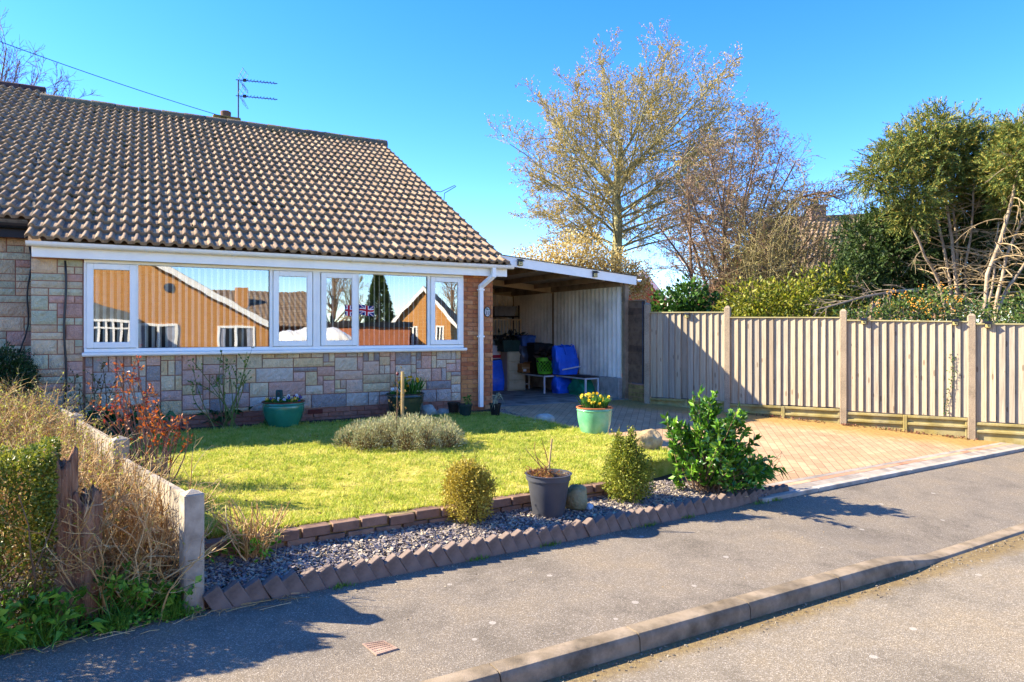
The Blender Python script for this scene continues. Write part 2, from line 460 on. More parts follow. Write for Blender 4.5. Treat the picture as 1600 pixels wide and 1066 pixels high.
def grass_mat(name, cols, transl=.4):
    k = NT(name); g = k.n('ShaderNodeNewGeometry')
    f = k.math('ADD', k.math('MULTIPLY', g.outputs['Random Per Island'], .5), k.math('ADD', k.math('MULTIPLY', k.noise(4.5, 7, .75), 1.2), k.math('MULTIPLY', k.noise(17, 5, .7), .9)))
    col = k.ramp(k.math('SUBTRACT', f, .82, True), cols)
    return k.bsdf(col, .6, .3, transl=transl)
M_GRASS = grass_mat('grass_blades', ['#5f7d1e', '#8fa430', '#b8bc4a', '#d2c872', '#dccf9a'])
xy = scatter(LAWN, 190000)
tuft = vnoise(xy[:, 0], xy[:, 1], 3.0, 1) * .6 + vnoise(xy[:, 0], xy[:, 1], 9, 2) * .5
keep = RNG.random(len(xy)) < .25 + tuft; xy = xy[keep]; tuft = tuft[keep]
G = Geo(); blades(G, xy, turf_z(xy[:, 0], xy[:, 1]) - .004, .010 + .030 * tuft, .006, 1.3)
q = scatter(LAWN, 420); q = (q[:, None] + RNG.normal(0, .022, (420, 26, 2))).reshape(-1, 2); q = q[inside(LAWN, q[:, 0], q[:, 1])]; blades(G, q, turf_z(q[:, 0], q[:, 1]) - .004, .05, .006, .9)
edge = []
for (x0, y0), (x1, y1) in zip(LAWN, LAWN[1:] + LAWN[:1]):
    L = sqrt((x1 - x0) ** 2 + (y1 - y0) ** 2); n = int(L * 420); q = RNG.random(n)[:, None]
    edge.append(np.array([[x0, y0]]) * (1 - q) + np.array([[x1, y1]]) * q + RNG.normal(0, .02, (n, 2)))
edge = np.concatenate(edge); blades(G, edge, turf_z(edge[:, 0], edge[:, 1]) - .01, .05, .006, .8)
structure(G.build('lawn_grass', M_GRASS), kind='stuff')

# driveway of block pavers, carport slab, border courses
c_front = [tuple(hw(0.62, -0.02, 0)[:2]), tuple(hw(3.62, -0.02, 0)[:2])]
FD = np.array([0.884, -0.467]); FP = np.array([3.834, 12.14])
DRIVE = [c_front[0], (-0.15, 11.1), (0.95, 9.78), (1.75, 8.72), (2.12, 8.0), (2.45, 7.55), st(5.0, 0.36), st(5.6, 0.36), st(11.2, 0.36), tuple(FP + FD * 6.0), tuple(FP + FD * -1.47), c_front[1]]
sheet('driveway', DRIVE, gz, M_PAVING, 0.3, 0.004)
slab = [hw(0.62, -0.02, 0), hw(3.62, -0.02, 0), hw(3.62, 5.2, 0), hw(0.62, 5.2, 0)]
M_SLAB = mat('carport_concrete', ['#7a736a', '#938b80', '#a29a8e'], ns=3, dirt=.4, bump=.4, bs=120)
Geo().extrude([p + [0, 0, -.1] for p in slab], (0, 0, .106)).build('carport_floor', M_SLAB)['kind'] = 'structure'
def course(name, w0, w1, s0, s1, m, pitch, lift, gap=.006):
    g = Geo(); s = s0
    while s < s1:
        P = [st(s + gap / 2, w0), st(min(s + pitch, s1) - gap / 2, w0), st(min(s + pitch, s1) - gap / 2, w1), st(s + gap / 2, w1)]
        z = [float(gz(*q)) + lift + RNG.normal(0, .001) for q in P]
        g.extrude([[*q, zz - .05] for q, zz in zip(P, z)], (0, 0, .05)); s += pitch
    o = g.build(name, m); structure(o); return o
M_PBUFF = mat('paver_buff', ['#a3765a', '#b98f70', '#c09a78'], island=True, dirt=.25, ds=9)
M_PGREY = mat('paver_grey', ['#877d72', '#9a8f82', '#a5998a'], island=True, dirt=.25, ds=9)
course('driveway_border', .29, .355, 4.7, 11.2, M_PGREY, .2, .006)
course('driveway_border', .215, .285, 4.9, 11.2, M_PBUFF, .2, .006)
course('driveway_border', .06, .21, 5.1, 11.2, M_PGREY, .105, .006, .003)
eg = Geo()
for a in np.arange(5.15, 11.2, .915): eg.cbox((a + .003, -.035, -.12), (a + .912, .05, .035), .006)
o = eg.build('driveway_edging', M_CONC); o.rotation_euler = (0, 0, SANG); o.location = (*SO, 0); structure(o)

# slate bed between the lawn wall and the pavement, and the strip beside the drive
BED = [st(-.05, .02), st(5.35, .02), st(5.0, .42), st(4.55, .75), st(3.9, .62), st(-.05, .62)]
def bed_z(x, y):
    s, w = sw(np.asarray(x, float), np.asarray(y, float))
    return (0.085 + .05 * np.clip(w / .6, 0, 1)) * (1 - .75 * sstep(4.3, 5.5, s))
sheet('slate_bed', BED, bed_z, M_SOIL, .2, 0, .15)
STRIP = [(-.02, 10.74), (-.30, 11.05), tuple(hw(.62, -.35, 0)[:2]), (0.0, 11.15), (.95, 9.86), (1.75, 8.8), (2.2, 8.1), (2.0, 7.9), (1.6, 8.75), (.8, 9.78)]
sheet('slate_bed', STRIP, gz, M_SOIL, .2, .012)
def chips(G, XY, Z, rng=RNG, smin=.006, smax=.021):
    n = len(XY); k = 5; a = rng.uniform(0, 2 * pi, (n, 1)) + (np.arange(k) * 2 * pi / k)[None] + rng.normal(0, .25, (n, k))
    r = rng.uniform(smin, smax, (n, 1)) * rng.uniform(.6, 1.25, (n, k)); asp = rng.uniform(.45, 1, (n, 1))
    x = np.cos(a) * r; y = np.sin(a) * r * asp; th = rng.uniform(.003, .008, (n, 1))
    ro = rng.uniform(0, 2 * pi, (n, 1)); x, y = x * np.cos(ro) - y * np.sin(ro), x * np.sin(ro) + y * np.cos(ro)
    tx = rng.normal(0, .3, (n, 1)); ty = rng.normal(0, .3, (n, 1)); z = x * tx + y * ty
    top = np.stack([x + XY[:, :1], y + XY[:, 1:], z + th + Z[:, None]], -1); bot = np.stack([x + XY[:, :1], y + XY[:, 1:], z + Z[:, None]], -1)
    V = np.concatenate([bot, top], 1).reshape(-1, 3); i = (np.arange(n) * 2 * k)[:, None]
    G.add(V, i + np.arange(k, 2 * k)[None]); off = G.n - len(V)
    for j in range(k):
        q = i + np.array([j, (j + 1) % k, k + (j + 1) % k, k + j]) + off; G.P.append((q.ravel(), np.full(n, 4), 0))
M_SLATE = mat('slate_chips', ['#474243', '#645c5c', '#7a706e', '#90857a', '#a89880', '#b8a888'], island=True, rough=.6, spec=.45, dirt=.2, ds=30)
G = Geo(); xy = scatter(BED, 20000)
chips(G, xy, bed_z(xy[:, 0], xy[:, 1]) + RNG.uniform(0, .02, len(xy)))
xy = scatter(STRIP, 3600); chips(G, xy, gz(xy[:, 0], xy[:, 1]) + .012 + RNG.uniform(0, .015, len(xy)))
structure(G.build('slate_chippings', M_SLATE), kind='stuff')
# ================================================================== the bungalow
def stone_mat(name, cols):
    k = NT(name); r = k.island()
    col = k.ramp(r, cols, interp='CONSTANT')
    r2 = k.math('FRACT', k.math('MULTIPLY', r, 17.3))
    col = k.mix(1.0, col, k.ramp(r2, [(.88, .88, .88, 1), (1.08, 1.08, 1.08, 1)]), 'MULTIPLY')
    col = k.mix(1.0, col, k.ramp(k.noise(14, 6, .7), [(.84, .82, .80, 1), (1.05, 1.05, 1.05, 1)], [.3, .62]), 'MULTIPLY')
    w = k.n('ShaderNodeTexWave'); w.inputs['Scale'].default_value = 7; w.inputs['Distortion'].default_value = 14; w.inputs['Detail'].default_value = 4; w.inputs['Detail Scale'].default_value = 2.2
    k.l(k.mapping(scale=(1, 1, 1.6)), w.inputs[0])
    h = k.math('ADD', k.math('MULTIPLY', w.outputs[1], .6), k.noise(26, 6, .65))
    return k.bsdf(col, .9, .2, 0, h, .7, .03)
M_STONE = stone_mat('walling_stone', ['#e6c898', '#dcae96', '#dec8aa', '#c0b0a2', '#deb6a2', '#e6cea6', '#deba9e', '#d4c4b0', '#a89c94', '#e2c296', '#e2bea8'])
M_STONE2 = stone_mat('coursed_stone', ['#dcbc96', '#d0be9c', '#cdc6a4', '#d2a590', '#dcc8a4', '#c6c2a0', '#e2c8a2', '#d0b094'])
M_MORT = mat('mortar', ['#9a6a52', '#aa7c62'], ns=12, bump=.4)
M_BRICK = mat('facing_brick', ['#a5603c', '#b97448', '#c2854e', '#ad6844', '#c88f60'], island=True, dirt=.35, ds=14, bump=.5, bs=110)
M_BRICKD = mat('dark_brick', ['#946450', '#a8745e', '#9a6a56'], island=True, dirt=.35, ds=14, bump=.5, bs=110)
M_WHITE = mat('white_upvc', ['#f0ece2', '#f5f0e4'], rough=.35, spec=.45, dirt=.06)
M_BLACKP = mat('black_plastic', ['#15161a', '#1e2024'], rough=.4, spec=.5, dirt=.1)
M_DARKIN = mat('room_plaster', ['#6a655c', '#726c62'], dirt=.1)

def stone_blocks(G, t0, t1, z0, z1, mod, sizes, y=0.0, gap=.013, proud=.034, rng=RNG, m=0):
    nx = max(1, round((t1 - t0) / mod[0])); nz = max(1, round((z1 - z0) / mod[1]))
    mx = (t1 - t0) / nx; mz = (z1 - z0) / nz; used = np.zeros((nx, nz), bool)
    for j in range(nz):
        for i in range(nx):
            if used[i, j]: continue
            opts = list(sizes); rng.shuffle(opts)
            for a, b in opts + [(1, 1)]:
                a = int(a); b = int(b)
                if i + a <= nx and j + b <= nz and not used[i:i + a, j:j + b].any(): break
            used[i:i + a, j:j + b] = True
            x0 = t0 + i * mx + gap / 2; x1 = t0 + (i + a) * mx - gap / 2; q0 = z0 + j * mz + gap / 2; q1 = z0 + (j + b) * mz - gap / 2
            n = max(2, int((x1 - x0) / .035)); k = max(2, int((q1 - q0) / .035))
            X = np.linspace(x0, x1, n + 1); Z = np.linspace(q0, q1, k + 1)
            GX, GZ = np.meshgrid(X, Z, indexing='ij'); H = rng.uniform(.45, 1.0, GX.shape) * proud
            H[0, :] *= .45; H[-1, :] *= .45; H[:, 0] *= .45; H[:, -1] *= .45
            P = np.stack([GX, y - H, GZ], -1); G.grid(P.transpose(1, 0, 2), m)
            ring = np.concatenate([P[:, 0], P[-1, 1:], P[-2::-1, -1], P[0, -2:0:-1]])
            back = ring.copy(); back[:, 1] = y + .002; nn = len(ring); s0 = np.arange(nn); s1 = (s0 + 1) % nn
            # sides share the block's edge vertices only by position, so join them into the same island
            off = G.n - P.shape[0] * P.shape[1]
            G.V[-1] = np.concatenate([G.V[-1], back]); base = G.n; G.n += nn
            A, B = P.shape[:2]
            ids = [off + jj * A + ii for ii, jj in ([(q, 0) for q in range(A)] + [(A - 1, q) for q in range(1, B)] + [(q, B - 1) for q in range(A - 2, -1, -1)] + [(0, q) for q in range(B - 2, 0, -1)])]
            ids = np.array(ids); F = np.stack([ids[s0], base + s0, base + s1, ids[s1]], -1)
            G.P.append((F.ravel(), np.full(nn, 4), m))

def brickwork(G, t0, t1, z0, z1, y, m=0, bl=.225, bh=.075, depth=.02, rng=RNG, gap=.010, R=None, o=None):
    nz = max(1, round((z1 - z0) / bh)); h = (z1 - z0) / nz
    for j in range(nz):
        e = [t0] + [q for q in np.arange(t0 + (bl if j % 2 else bl / 2), t1 - .03, bl)] + [t1]
        for a, b in zip(e[:-1], e[1:]):
            q = rng.uniform(-.0015, .0015)
            G.cbox((a + gap / 2, y - depth + q, z0 + j * h + gap / 2), (b - gap / 2, y + .004, z0 + (j + 1) * h - gap / 2), .003, m, R, o)

def wallbox(G, t0, t1, y0, y1, z0, z1, m=0): G.box((t0, y0, z0), (t1, y1, z1), m)

TL, TW, TR, DEEP = -6.0, -5.42, 0.608, 13.4
ROOF_Y0, ROOF_Z0, PITCH, ROOF_RUN = -0.29, 2.455, radians(28.1), 6.95
bung = thing('bungalow', 'stone and brick bungalow with brown tiled roof and a long white bay window', 'bungalow', (HO[0], HO[1], HZ), HANG)
g = Geo()
g.box((TL + .004, 0, -.3), (TW - .004, .25, 2.3)); g.box((TW, .004, .14), (0, .25, .99))
g.build('mortar_backing', M_MORT, bung)
g = Geo(); rs = np.random.default_rng(21)
stone_blocks(g, TW + .01, -.005, .15, .99, (.088, .0700), [(3, 3), (2, 3), (1, 3), (3, 2), (5, 2), (4, 3), (6, 3), (2, 3), (3, 3), (3, 3), (2, 2), (1, 2), (4, 1), (3, 3), (2, 1)], -.004, rng=rs)
g.build('stone_wall', M_STONE, bung)
g = Geo(); rs = np.random.default_rng(5)
stone_blocks(g, TL, TW - .012, -.02, 2.26, (.0967, .094), [(5, 1), (3, 1), (4, 1), (2, 1), (3, 2), (2, 2), (4, 1), (6, 1)], 0, proud=.03, rng=rs)
g.build('stone_wall', M_STONE2, bung)
g = Geo(); brickwork(g, TW - .3, -.004, -.13, .145, -.002, 0); g.box((TW - .3, .003, -.2), (0, .2, .14), 1)
pl = g.build('brick_plinth', [M_BRICKD, M_MORT], bung)
M_VENT = mat('terracotta_vent', ['#6d3429'], dirt=.2)
for tx_ in (t_of(492), t_of(640)):
    g = Geo(); g.box((-.11, -.012, .0), (.11, .0, .07))
    for i in range(9): g.box((-.1 + i * .0235, -.016, .008), (-.09 + i * .0235, -.0125, .062))
    v = g.build('air_brick', M_VENT, pl); v.location = (tx_, -.018, .066)
g = Geo(); g.box((.004, .004, -.15), (TR - .004, .4, 2.5), 1); brickwork(g, .0, TR, -.1, 2.3, .002, 0, depth=.012)
Rr = rotz(pi / 2); gb = Geo()
brickwork(g, .0, .40, -.1, 2.3, 0, 0, R=Rr, o=(TR - .012, .0, 0), depth=.012)
g.build('brick_pillar', [M_BRICK, M_MORT], bung)
# shell: side, back and inner walls, ceiling
kb_ = NT('plain_brick'); bt = kb_.n('ShaderNodeTexBrick'); kb_.l(kb_.mapping(rot=(pi / 2, 0, 0)), bt.inputs[0])
bt.inputs['Scale'].default_value = 1; bt.inputs['Brick Width'].default_value = .225; bt.inputs['Row Height'].default_value = .075; bt.inputs['Mortar Size'].default_value = .005
bt.inputs['Color1'].default_value = C('#9c5f3b'); bt.inputs['Color2'].default_value = C('#8a4a30'); bt.inputs['Mortar'].default_value = C('#a08468')
M_PBRICK = kb_.bsdf(bt.outputs[0], .9, .2, 0, bt.outputs['Fac'], -.5, .006)
g = Geo()
g.box((TR - .25, .41, -.2), (TR - .006, DEEP, 2.45)); g.box((TL + .26, DEEP - .25, -.2), (TR - .26, DEEP, 2.45))
g.extrude([(TR - .25, .0, 2.46), (TR - .25, DEEP, 2.46), (TR - .25, 6.66, 2.40 + 3.6)], (.244, 0, 0))
g.build('gable_wall', M_PBRICK, bung)
g = Geo(); g.box((TL, .26, -.2), (TL + .25, DEEP, 2.45)); g.box((TL + .26, 4.0, 0), (TR - .26, 4.1, 2.4)); g.box((TL + .26, .26, 2.42), (TR - .26, DEEP - .26, 2.46)); g.box((TL + .26, .26, -.05), (TR - .26, 3.99, .05))
g.box((TL, .02, 2.29), (TR, .25, 2.47))
g.build('inner_shell', M_DARKIN, bung)

# --- roof: every tile a curved piece of its own with its own tint
kt = NT('roof_tile'); r = kt.island()
col = kt.ramp(r, ['#806b56', '#8b7660', '#968066', '#846d55', '#9c866c', '#756455'])
n1 = kt.ramp(kt.noise(9, 8, .7), [(.5, .48, .46, 1), (1, 1, 1, 1), (1.1, 1.06, 1, 1)], [.30, .5, .72])
col = kt.mix(1.0, col, n1, 'MULTIPLY')
mossy = kt.ramp(kt.noise(2.2, 9, .8), [(0, 0, 0, 1), (1, 1, 1, 1)], [.62, .72])
col = kt.mix(kt.math('MULTIPLY', mossy, .6), col, '#6d6a3a')
lich = kt.math('LESS_THAN', kt.voro(5.5, 'Distance'), .10)
col = kt.mix(kt.math('MULTIPLY', lich, .45), col, '#c9b98a')
M_TILE = kt.bsdf(col, .9, .2, 0, kt.noise(140, 4), .5, .004)
TP, GA = .148, .345
def tiles(G, ta, tb, rows, skew=0.0, lift=0.0, voff=0.0, vmax=None, cut=None, other=False, rng=np.random.default_rng(3), x_start=None):
    xs = np.array([0, .06, .14, .22, .30, .38, .46, .54, .62, .80, 1.0])
    pf = np.where(xs < .54, .040 * np.sin(np.clip(xs / .54, 0, 1) * pi) ** .7, 0) + np.where(xs > .8, .004, 0)
    ca, sa = cos(PITCH), sin(PITCH)
    for j in range(rows):
        v0 = voff + j * GA; v1 = min(v0 + GA + .07, vmax or ROOF_RUN / ca)
        n = int((tb - ta) / TP + .5)
        for i in range(n):
            x = ta + i * TP + rng.normal(0, .0015)
            if cut is not None and (x + .074 < cut - .62 * (v0 / 7.7)) != other: continue
            dv = rng.normal(0, .005) + (rng.uniform(-.04, .0) if rng.random() < .03 else 0); tw = rng.normal(0, .003)
            lo = pf + .064 + lift + tw * (xs - .5); hi = pf * .9 + .004 + lift
            sk = skew * (v0 / 7.0)
            w = TP * 1.0
            def pt(q, v, h): 
                return np.c_[x + sk + q * w, ROOF_Y0 + v * ca - h * sa, ROOF_Z0 + v * sa + h * ca]
            e = .010
            rows_ = [pt(xs, v0 + dv + .004, lo - .050), pt(xs, v0 + dv, lo - .006), pt(xs, v0 + dv + e, lo), pt(xs, (v0 + v1) / 2, lo * .5 + hi * .5), pt(xs, v1, hi)]
            G.grid(np.array(rows_))
g = Geo(); ROWS = int(ROOF_RUN / cos(PITCH) / GA + .999)
tiles(g, TL - .62, TR + .21, ROWS, cut=TL)
roof = auto_smooth(g.build('roof', M_TILE, bung), 50)
# moss clumps lodged in the channels and under the ridge
g = Geo(); rm = np.random.default_rng(19); ca, sa = cos(PITCH), sin(PITCH); nm = 240; tq = rm.uniform(TL, TR, nm); vq = np.where(rm.random(nm) < .45, ROOF_RUN / ca - np.abs(rm.normal(0, .25, nm)) - .1, rm.integers(1, ROWS - 1, nm) * GA - .03); vq = np.clip(vq, .1, ROOF_RUN / ca - .08)
C0 = np.c_[tq, ROOF_Y0 + vq * ca - .03 * sa, ROOF_Z0 + vq * sa + .03 * ca]; Pm = (C0[:, None] + rm.normal(0, .022, (nm, 14, 3))).reshape(-1, 3); g.leaves(Pm, rm.normal(size=Pm.shape) + [0, -.3, .6], rm.uniform(.02, .045, len(Pm)), .03, rng=rm)
g.build('moss', mat('roof_moss', ['#3d3a20', '#55502a', '#6a6434', '#4a3c28'], island=True), roof)['kind'] = 'stuff'
# back slope, underlay and ridge
ridge_y = ROOF_Y0 + ROOF_RUN; ridge_z = ROOF_Z0 + ROOF_RUN * math.tan(PITCH)
g = Geo()
g.extrude([(TL, ROOF_Y0 + .03, ROOF_Z0 - .02), (TR + .2, ROOF_Y0 + .03, ROOF_Z0 - .02), (TR + .2, ridge_y, ridge_z - .03), (TL - .62, ridge_y, ridge_z - .03)], (0, .02, -.04))
g.extrude([(TL - .62, DEEP + .3, ROOF_Z0 - .02), (TR + .2, DEEP + .3, ROOF_Z0 - .02), (TR + .2, ridge_y + .002, ridge_z - .0), (TL - .62, ridge_y + .002, ridge_z - .0)], (0, -.02, -.04))
g.build('roof_deck', M_TILE, roof)
M_RIDGE = mat('ridge_tile', ['#5d5142', '#6d6150', '#776a4c'], island=True, dirt=.5, ds=18, bump=.9, bs=40, bd=.012)
g = Geo(); x = TL - .62
while x < TR + .21:
    e = min(x + .45, TR + .24); a = np.linspace(-.15 * pi, 1.15 * pi, 9); rr = .16 + RNG.normal(0, .005)
    P = np.array([[[q, ridge_y - cos(b) * r_, ridge_z - .01 + sin(b) * r_ * .85] for b in a] for q, r_ in ((x, rr), (x + .02, rr + .01), (e - .005, rr))]); g.grid(P); x = e
auto_smooth(g.build('ridge', M_RIDGE, roof), 40)
# mortar and cement undercloak along the verge
M_VERGE = mat('verge_cement', ['#8a8073', '#9c9182'], ns=8, dirt=.3)
g = Geo(); ca, sa = cos(PITCH), sin(PITCH)
for v in np.arange(0, ROOF_RUN / ca - .1, GA):
    a = np.array([TR + .135, ROOF_Y0 + v * ca, ROOF_Z0 + v * sa - .015]); b = a + np.array([0, (GA + .0) * ca, GA * sa])
    g.extrude([a, a + [.07, 0, 0], a + [.07, 0, .035], a + [0, 0, .035]], b - a)
g.build('verge', M_VERGE, roof)

# --- fascia, gutter, downpipe
g = Geo(); g.cbox((TL + .03, -.17, 2.262), (TR + .19, -.145, 2.405), .003)
g.box((TL + .03, -.143, 2.272), (TR + .19, .02, 2.285)); g.build('fascia', M_WHITE, bung)
def half_gutter(G, t0, t1, yc, zc, r=.056, m=0):
    a = np.linspace(pi, 2 * pi, 11); out = np.c_[np.cos(a) * r, np.sin(a) * r]; inn = out[::-1] * .9
    pr = np.concatenate([[[-r - .004, .006]], out, [[r + .004, .006]], inn])
    P0 = np.c_[np.full(len(pr), t0), yc + pr[:, 0], zc + pr[:, 1]]
    G.extrude(P0, (t1 - t0, 0, 0), m)
g = Geo(); half_gutter(g, TL - .02, TR + .27, -.235, 2.445)
for t in (TL - .02, TR + .266):
    a = np.linspace(pi, 2 * pi, 11); g.extrude([(t, -.235 + cos(b) * .058, 2.447 + sin(b) * .058) for b in a], (.006, 0, 0))
gt = auto_smooth(g.build('gutter', M_WHITE, bung), 35)
def bracket():
    g = Geo(); a = np.linspace(pi, 2 * pi, 9); pr = [(cos(b) * .0625, sin(b) * .0625) for b in a] + [(cos(b) * .0575, sin(b) * .0575) for b in a[::-1]]
    g.extrude([(-.02, -.235 + p, 2.446 + q) for p, q in pr], (.04, 0, 0)); g.box((-.02, -.18, 2.36), (.02, -.171, 2.42)); return g.build('gutter_bracket', M_WHITE, gt)
bk = None
for x in (82, 223, 357, 483, 540, 622, 735, 776):
    if bk is None: bk = bracket(); b_ = bk
    else: b_ = bk.copy(); COL.objects.link(b_); b_.parent = gt
    b_.location = (t_of(x) + .05, 0, 0)
g = Geo(); tp = t_of(748.5)
def sqpipe(G, pts, s=.034):
    for a, b in zip(pts[:-1], pts[1:]):
        a = np.array(a); b = np.array(b); d = unit(b - a)
        u = np.array([1., 0, 0]) if abs(d[0]) < .9 else np.array([0, 1., 0]); v = np.cross(d, u); v = unit(v); u = np.cross(v, d)
        poly = [a + u * s * p + v * s * q for p, q in ((-1, -1), (1, -1), (1, 1), (-1, 1))]
        G.extrude(poly, b - a)
sqpipe(g, [(tp + .16, -.235, 2.40), (tp + .16, -.235, 2.24)]); sqpipe(g, [(tp + .165, -.235, 2.27), (tp - .005, -.075, 2.08)]); sqpipe(g, [(tp, -.07, 2.11), (tp, -.07, .03)])
dp = g.build('downpipe', M_WHITE, bung)
for z in (1.22, 2.02): Geo().box((tp - .055, -.108, z), (tp + .055, -.03, z + .025)).build('pipe_clip', M_WHITE, dp)

# --- the bay window
win = Geo()
g = Geo(); zt, zb = 2.268, 1.075
def frame(G, t0, t1, z0, z1, w, y0, y1, m=0, ch=.006, b=None):
    b = b or w
    G.cbox((t0, y0, z0), (t0 + w, y1, z1), ch, m); G.cbox((t1 - w, y0, z0), (t1, y1, z1), ch, m)
    G.cbox((t0 + w - .001, y0 + .001, z1 - w), (t1 - w + .001, y1 - .001, z1), ch, m); G.cbox((t0 + w - .001, y0 + .001, z0), (t1 - w + .001, y1 - .001, z0 + b), ch, m)
T = {n: t_of(x) for n, x in dict(l=131.5, a0=135, a1=213.5, f0=214.5, f1=420.5, b0=425.5, b1=487, m0=488, m1=499.5, c0=500, c1=556.5, g0=559, g1=666.5, d0=670.5, d1=720, r=722.5).items()}
g.cbox((T['l'], -.055, 1.045), (T['r'], .03, zb + .02), .005)
g.cbox((T['l'], -.05, zt - .045), (T['r'], .03, zt), .005)
for a, b in (('l', 'a0'), ('a1', 'f0'), ('f1', 'b0'), ('m0', 'm1'), ('g1', 'd0'), ('d1', 'r')):
    w_ = max(T[b] - T[a], .03); c_ = (T[a] + T[b]) / 2
    g.cbox((c_ - w_ / 2, -.048, zb + .02), (c_ + w_ / 2, .03, zt - .045), .004)
g.box((T['c1'], -.046, zb + .02), (T['g0'], .03, zt - .045))
g.box((T['m0'] + .055, -.052, 1.05), (T['m0'] + .06, -.0485, zt))
wf = g.build('window', M_WHITE, bung)
g = Geo(); g.cbox((T['l'] - .02, -.125, 1.002), (T['r'] + .035, .02, 1.043), .006); g.cbox((T['l'] - .015, -.105, .992), (T['r'] + .03, -.02, 1.001), .002)
g.build('sill', M_WHITE, wf)
GLASS = NT('window_glass')
gl = GLASS.n('ShaderNodeBsdfGlossy'); gl.inputs['Roughness'].default_value = 0.0; gl.inputs[0].default_value = (.92, .93, .93, 1)
tr = GLASS.n('ShaderNodeBsdfTransparent'); tr.inputs[0].default_value = (.93, .96, .95, 1)
bp_ = GLASS.n('ShaderNodeBump'); bp_.inputs['Strength'].default_value = .12; bp_.inputs['Distance'].default_value = .006; GLASS.l(GLASS.noise(2.2, 1), bp_.inputs['Height']); GLASS.l(bp_.outputs[0], gl.inputs['Normal'])
mx = GLASS.n('ShaderNodeMixShader'); mx.inputs[0].default_value = .33
GLASS.l(tr.outputs[0], mx.inputs[1]); GLASS.l(gl.outputs[0], mx.inputs[2]); GLASS.l(mx.outputs[0], GLASS.out.inputs[0]); M_GLASS = GLASS.m
M_SEAL = mat('glazing_seal', ['#2a2a2c'], dirt=0)
panes = []
for a, b in (('a0', 'a1'), ('b0', 'b1'), ('c0', 'c1'), ('d0', 'd1')):
    g = Geo(); frame(g, T[a] + .004, T[b] - .004, zb + .026, zt - .05, .078, -.074, -.02)
    g.build('casement', M_WHITE, wf); panes.append((T[a] + .075, T[b] - .075, zb + .10, zt - .125, -.045))
for a, b in (('f0', 'f1'), ('g0', 'g1')): panes.append((T[a] + .006, T[b] - .006, zb + .018, zt - .043, -.012))
for a, b, z0, z1, y in panes:
    g = Geo(); g.add([(a, y, z0), (b, y, z0), (b, y, z1), (a, y, z1)], np.array([[0, 1, 2, 3]])); g.build('glass_pane', M_GLASS, wf)
    g = Geo(); frame(g, a - .002, b + .002, z0 - .002, z1 + .002, .008, y - .004, y + .006, ch=.001); g.build('glazing_bead', M_SEAL, wf)
# vertical blinds behind the glass
M_BLIND = mat('blind_fabric', ['#f6f0e2', '#faf5e8'], dirt=.03, transl=.35)
for a, b, nm, lab in (('l', 'm0', 'vertical_blind', 'cream vertical blind behind the wider half of the bay window'), ('m1', 'r', 'vertical_blind', 'cream vertical blind behind the half of the bay window with the flags')):
    o = thing(nm, lab, 'blind', (HO[0], HO[1], HZ), HANG, 'blinds in the bay window'); g = Geo(); x = T[a] + .06
    while x < T[b] - .04:
        q = radians(62) + RNG.normal(0, .03); d = np.array([cos(q), sin(q)]) * .043
        s = np.linspace(-1, 1, 5); bow = .006 * (1 - s ** 2)
        P = np.array([[[x + d[0] * u - d[1] / .043 * w, .11 + d[1] * u + d[0] / .043 * w, z] for u, w in zip(s, bow)] for z in (1.1, 2.22)]); g.grid(P); x += .083
    g.build('slats', M_BLIND, o, smooth=True)
    g = Geo(); g.box((T[a] + .03, .07, 2.222), (T[b] - .03, .15, 2.25)); g.build('head_rail', M_WHITE, o)

# small flags hung inside the glass
M_FLAG = [mat('flag_blue', ['#1c2b6b'], dirt=.05), mat('flag_white', ['#e8e4e0'], dirt=.05), mat('flag_red', ['#b81f30'], dirt=.05)]
def flag_mesh(w, h, wav, name, label, loc):
    g = Geo()
    def wave(P):
        P = np.asarray(P, float); x = P[:, 0]; return np.c_[x, P[:, 2] + wav * np.sin(x / w * 7), P[:, 1] + wav * .9 * np.sin(x / w * 5 + 1)]
    def strip(poly, m, d):
        poly = np.asarray(poly, float)
        n = 14
        a, b, c, e = poly
        for i in range(n):
            u0, u1 = i / n, (i + 1) / n
            q = [a + (b - a) * u0, a + (b - a) * u1, e + (c - e) * u1, e + (c - e) * u0]
            q = wave([[p[0], p[1], -d] for p in q]); g.add(q, np.array([[0, 1, 2, 3]]), m)
    strip([(0, 0), (w, 0), (w, h), (0, h)], 0, 0)
    def diag(x0, y0, x1, y1, t, m, d):
        L = sqrt((x1 - x0) ** 2 + (y1 - y0) ** 2); nx, ny = -(y1 - y0) / L * t, (x1 - x0) / L * t
        sx = abs(t * L / (y1 - y0)) if y1 != y0 else 0
        strip([(x0 + max(0, nx), y0 + max(0, ny)), (x1 + min(0, nx), y1 + min(0, ny)), (x1 - max(0, nx), y1 - max(0, ny)), (x0 - min(0, nx), y0 - min(0, ny))], m, d)
    t = h * .10
    diag(0, 0, w, h, t, 1, .001); diag(0, h, w, 0, t, 1, .001)
    diag(0, 0, w, h, t * .4, 2, .002); diag(0, h, w, 0, t * .4, 2, .002)
    strip([(w / 2 - h * .17, 0), (w / 2 + h * .17, 0), (w / 2 + h * .17, h), (w / 2 - h * .17, h)], 1, .003); strip([(0, h * .33), (w, h * .33), (w, h * .67), (0, h * .67)], 1, .003)
    strip([(w / 2 - h * .10, 0), (w / 2 + h * .10, 0), (w / 2 + h * .10, h), (w / 2 - h * .10, h)], 2, .004); strip([(0, h * .4), (w, h * .4), (w, h * .6), (0, h * .6)], 2, .004)
    o = g.build(name, M_FLAG); o.location = loc; o.rotation_euler = (0, 0, HANG); tag(o, label, 'flag', 'flags in the bay window'); return o
zf = z_of(565, 494)
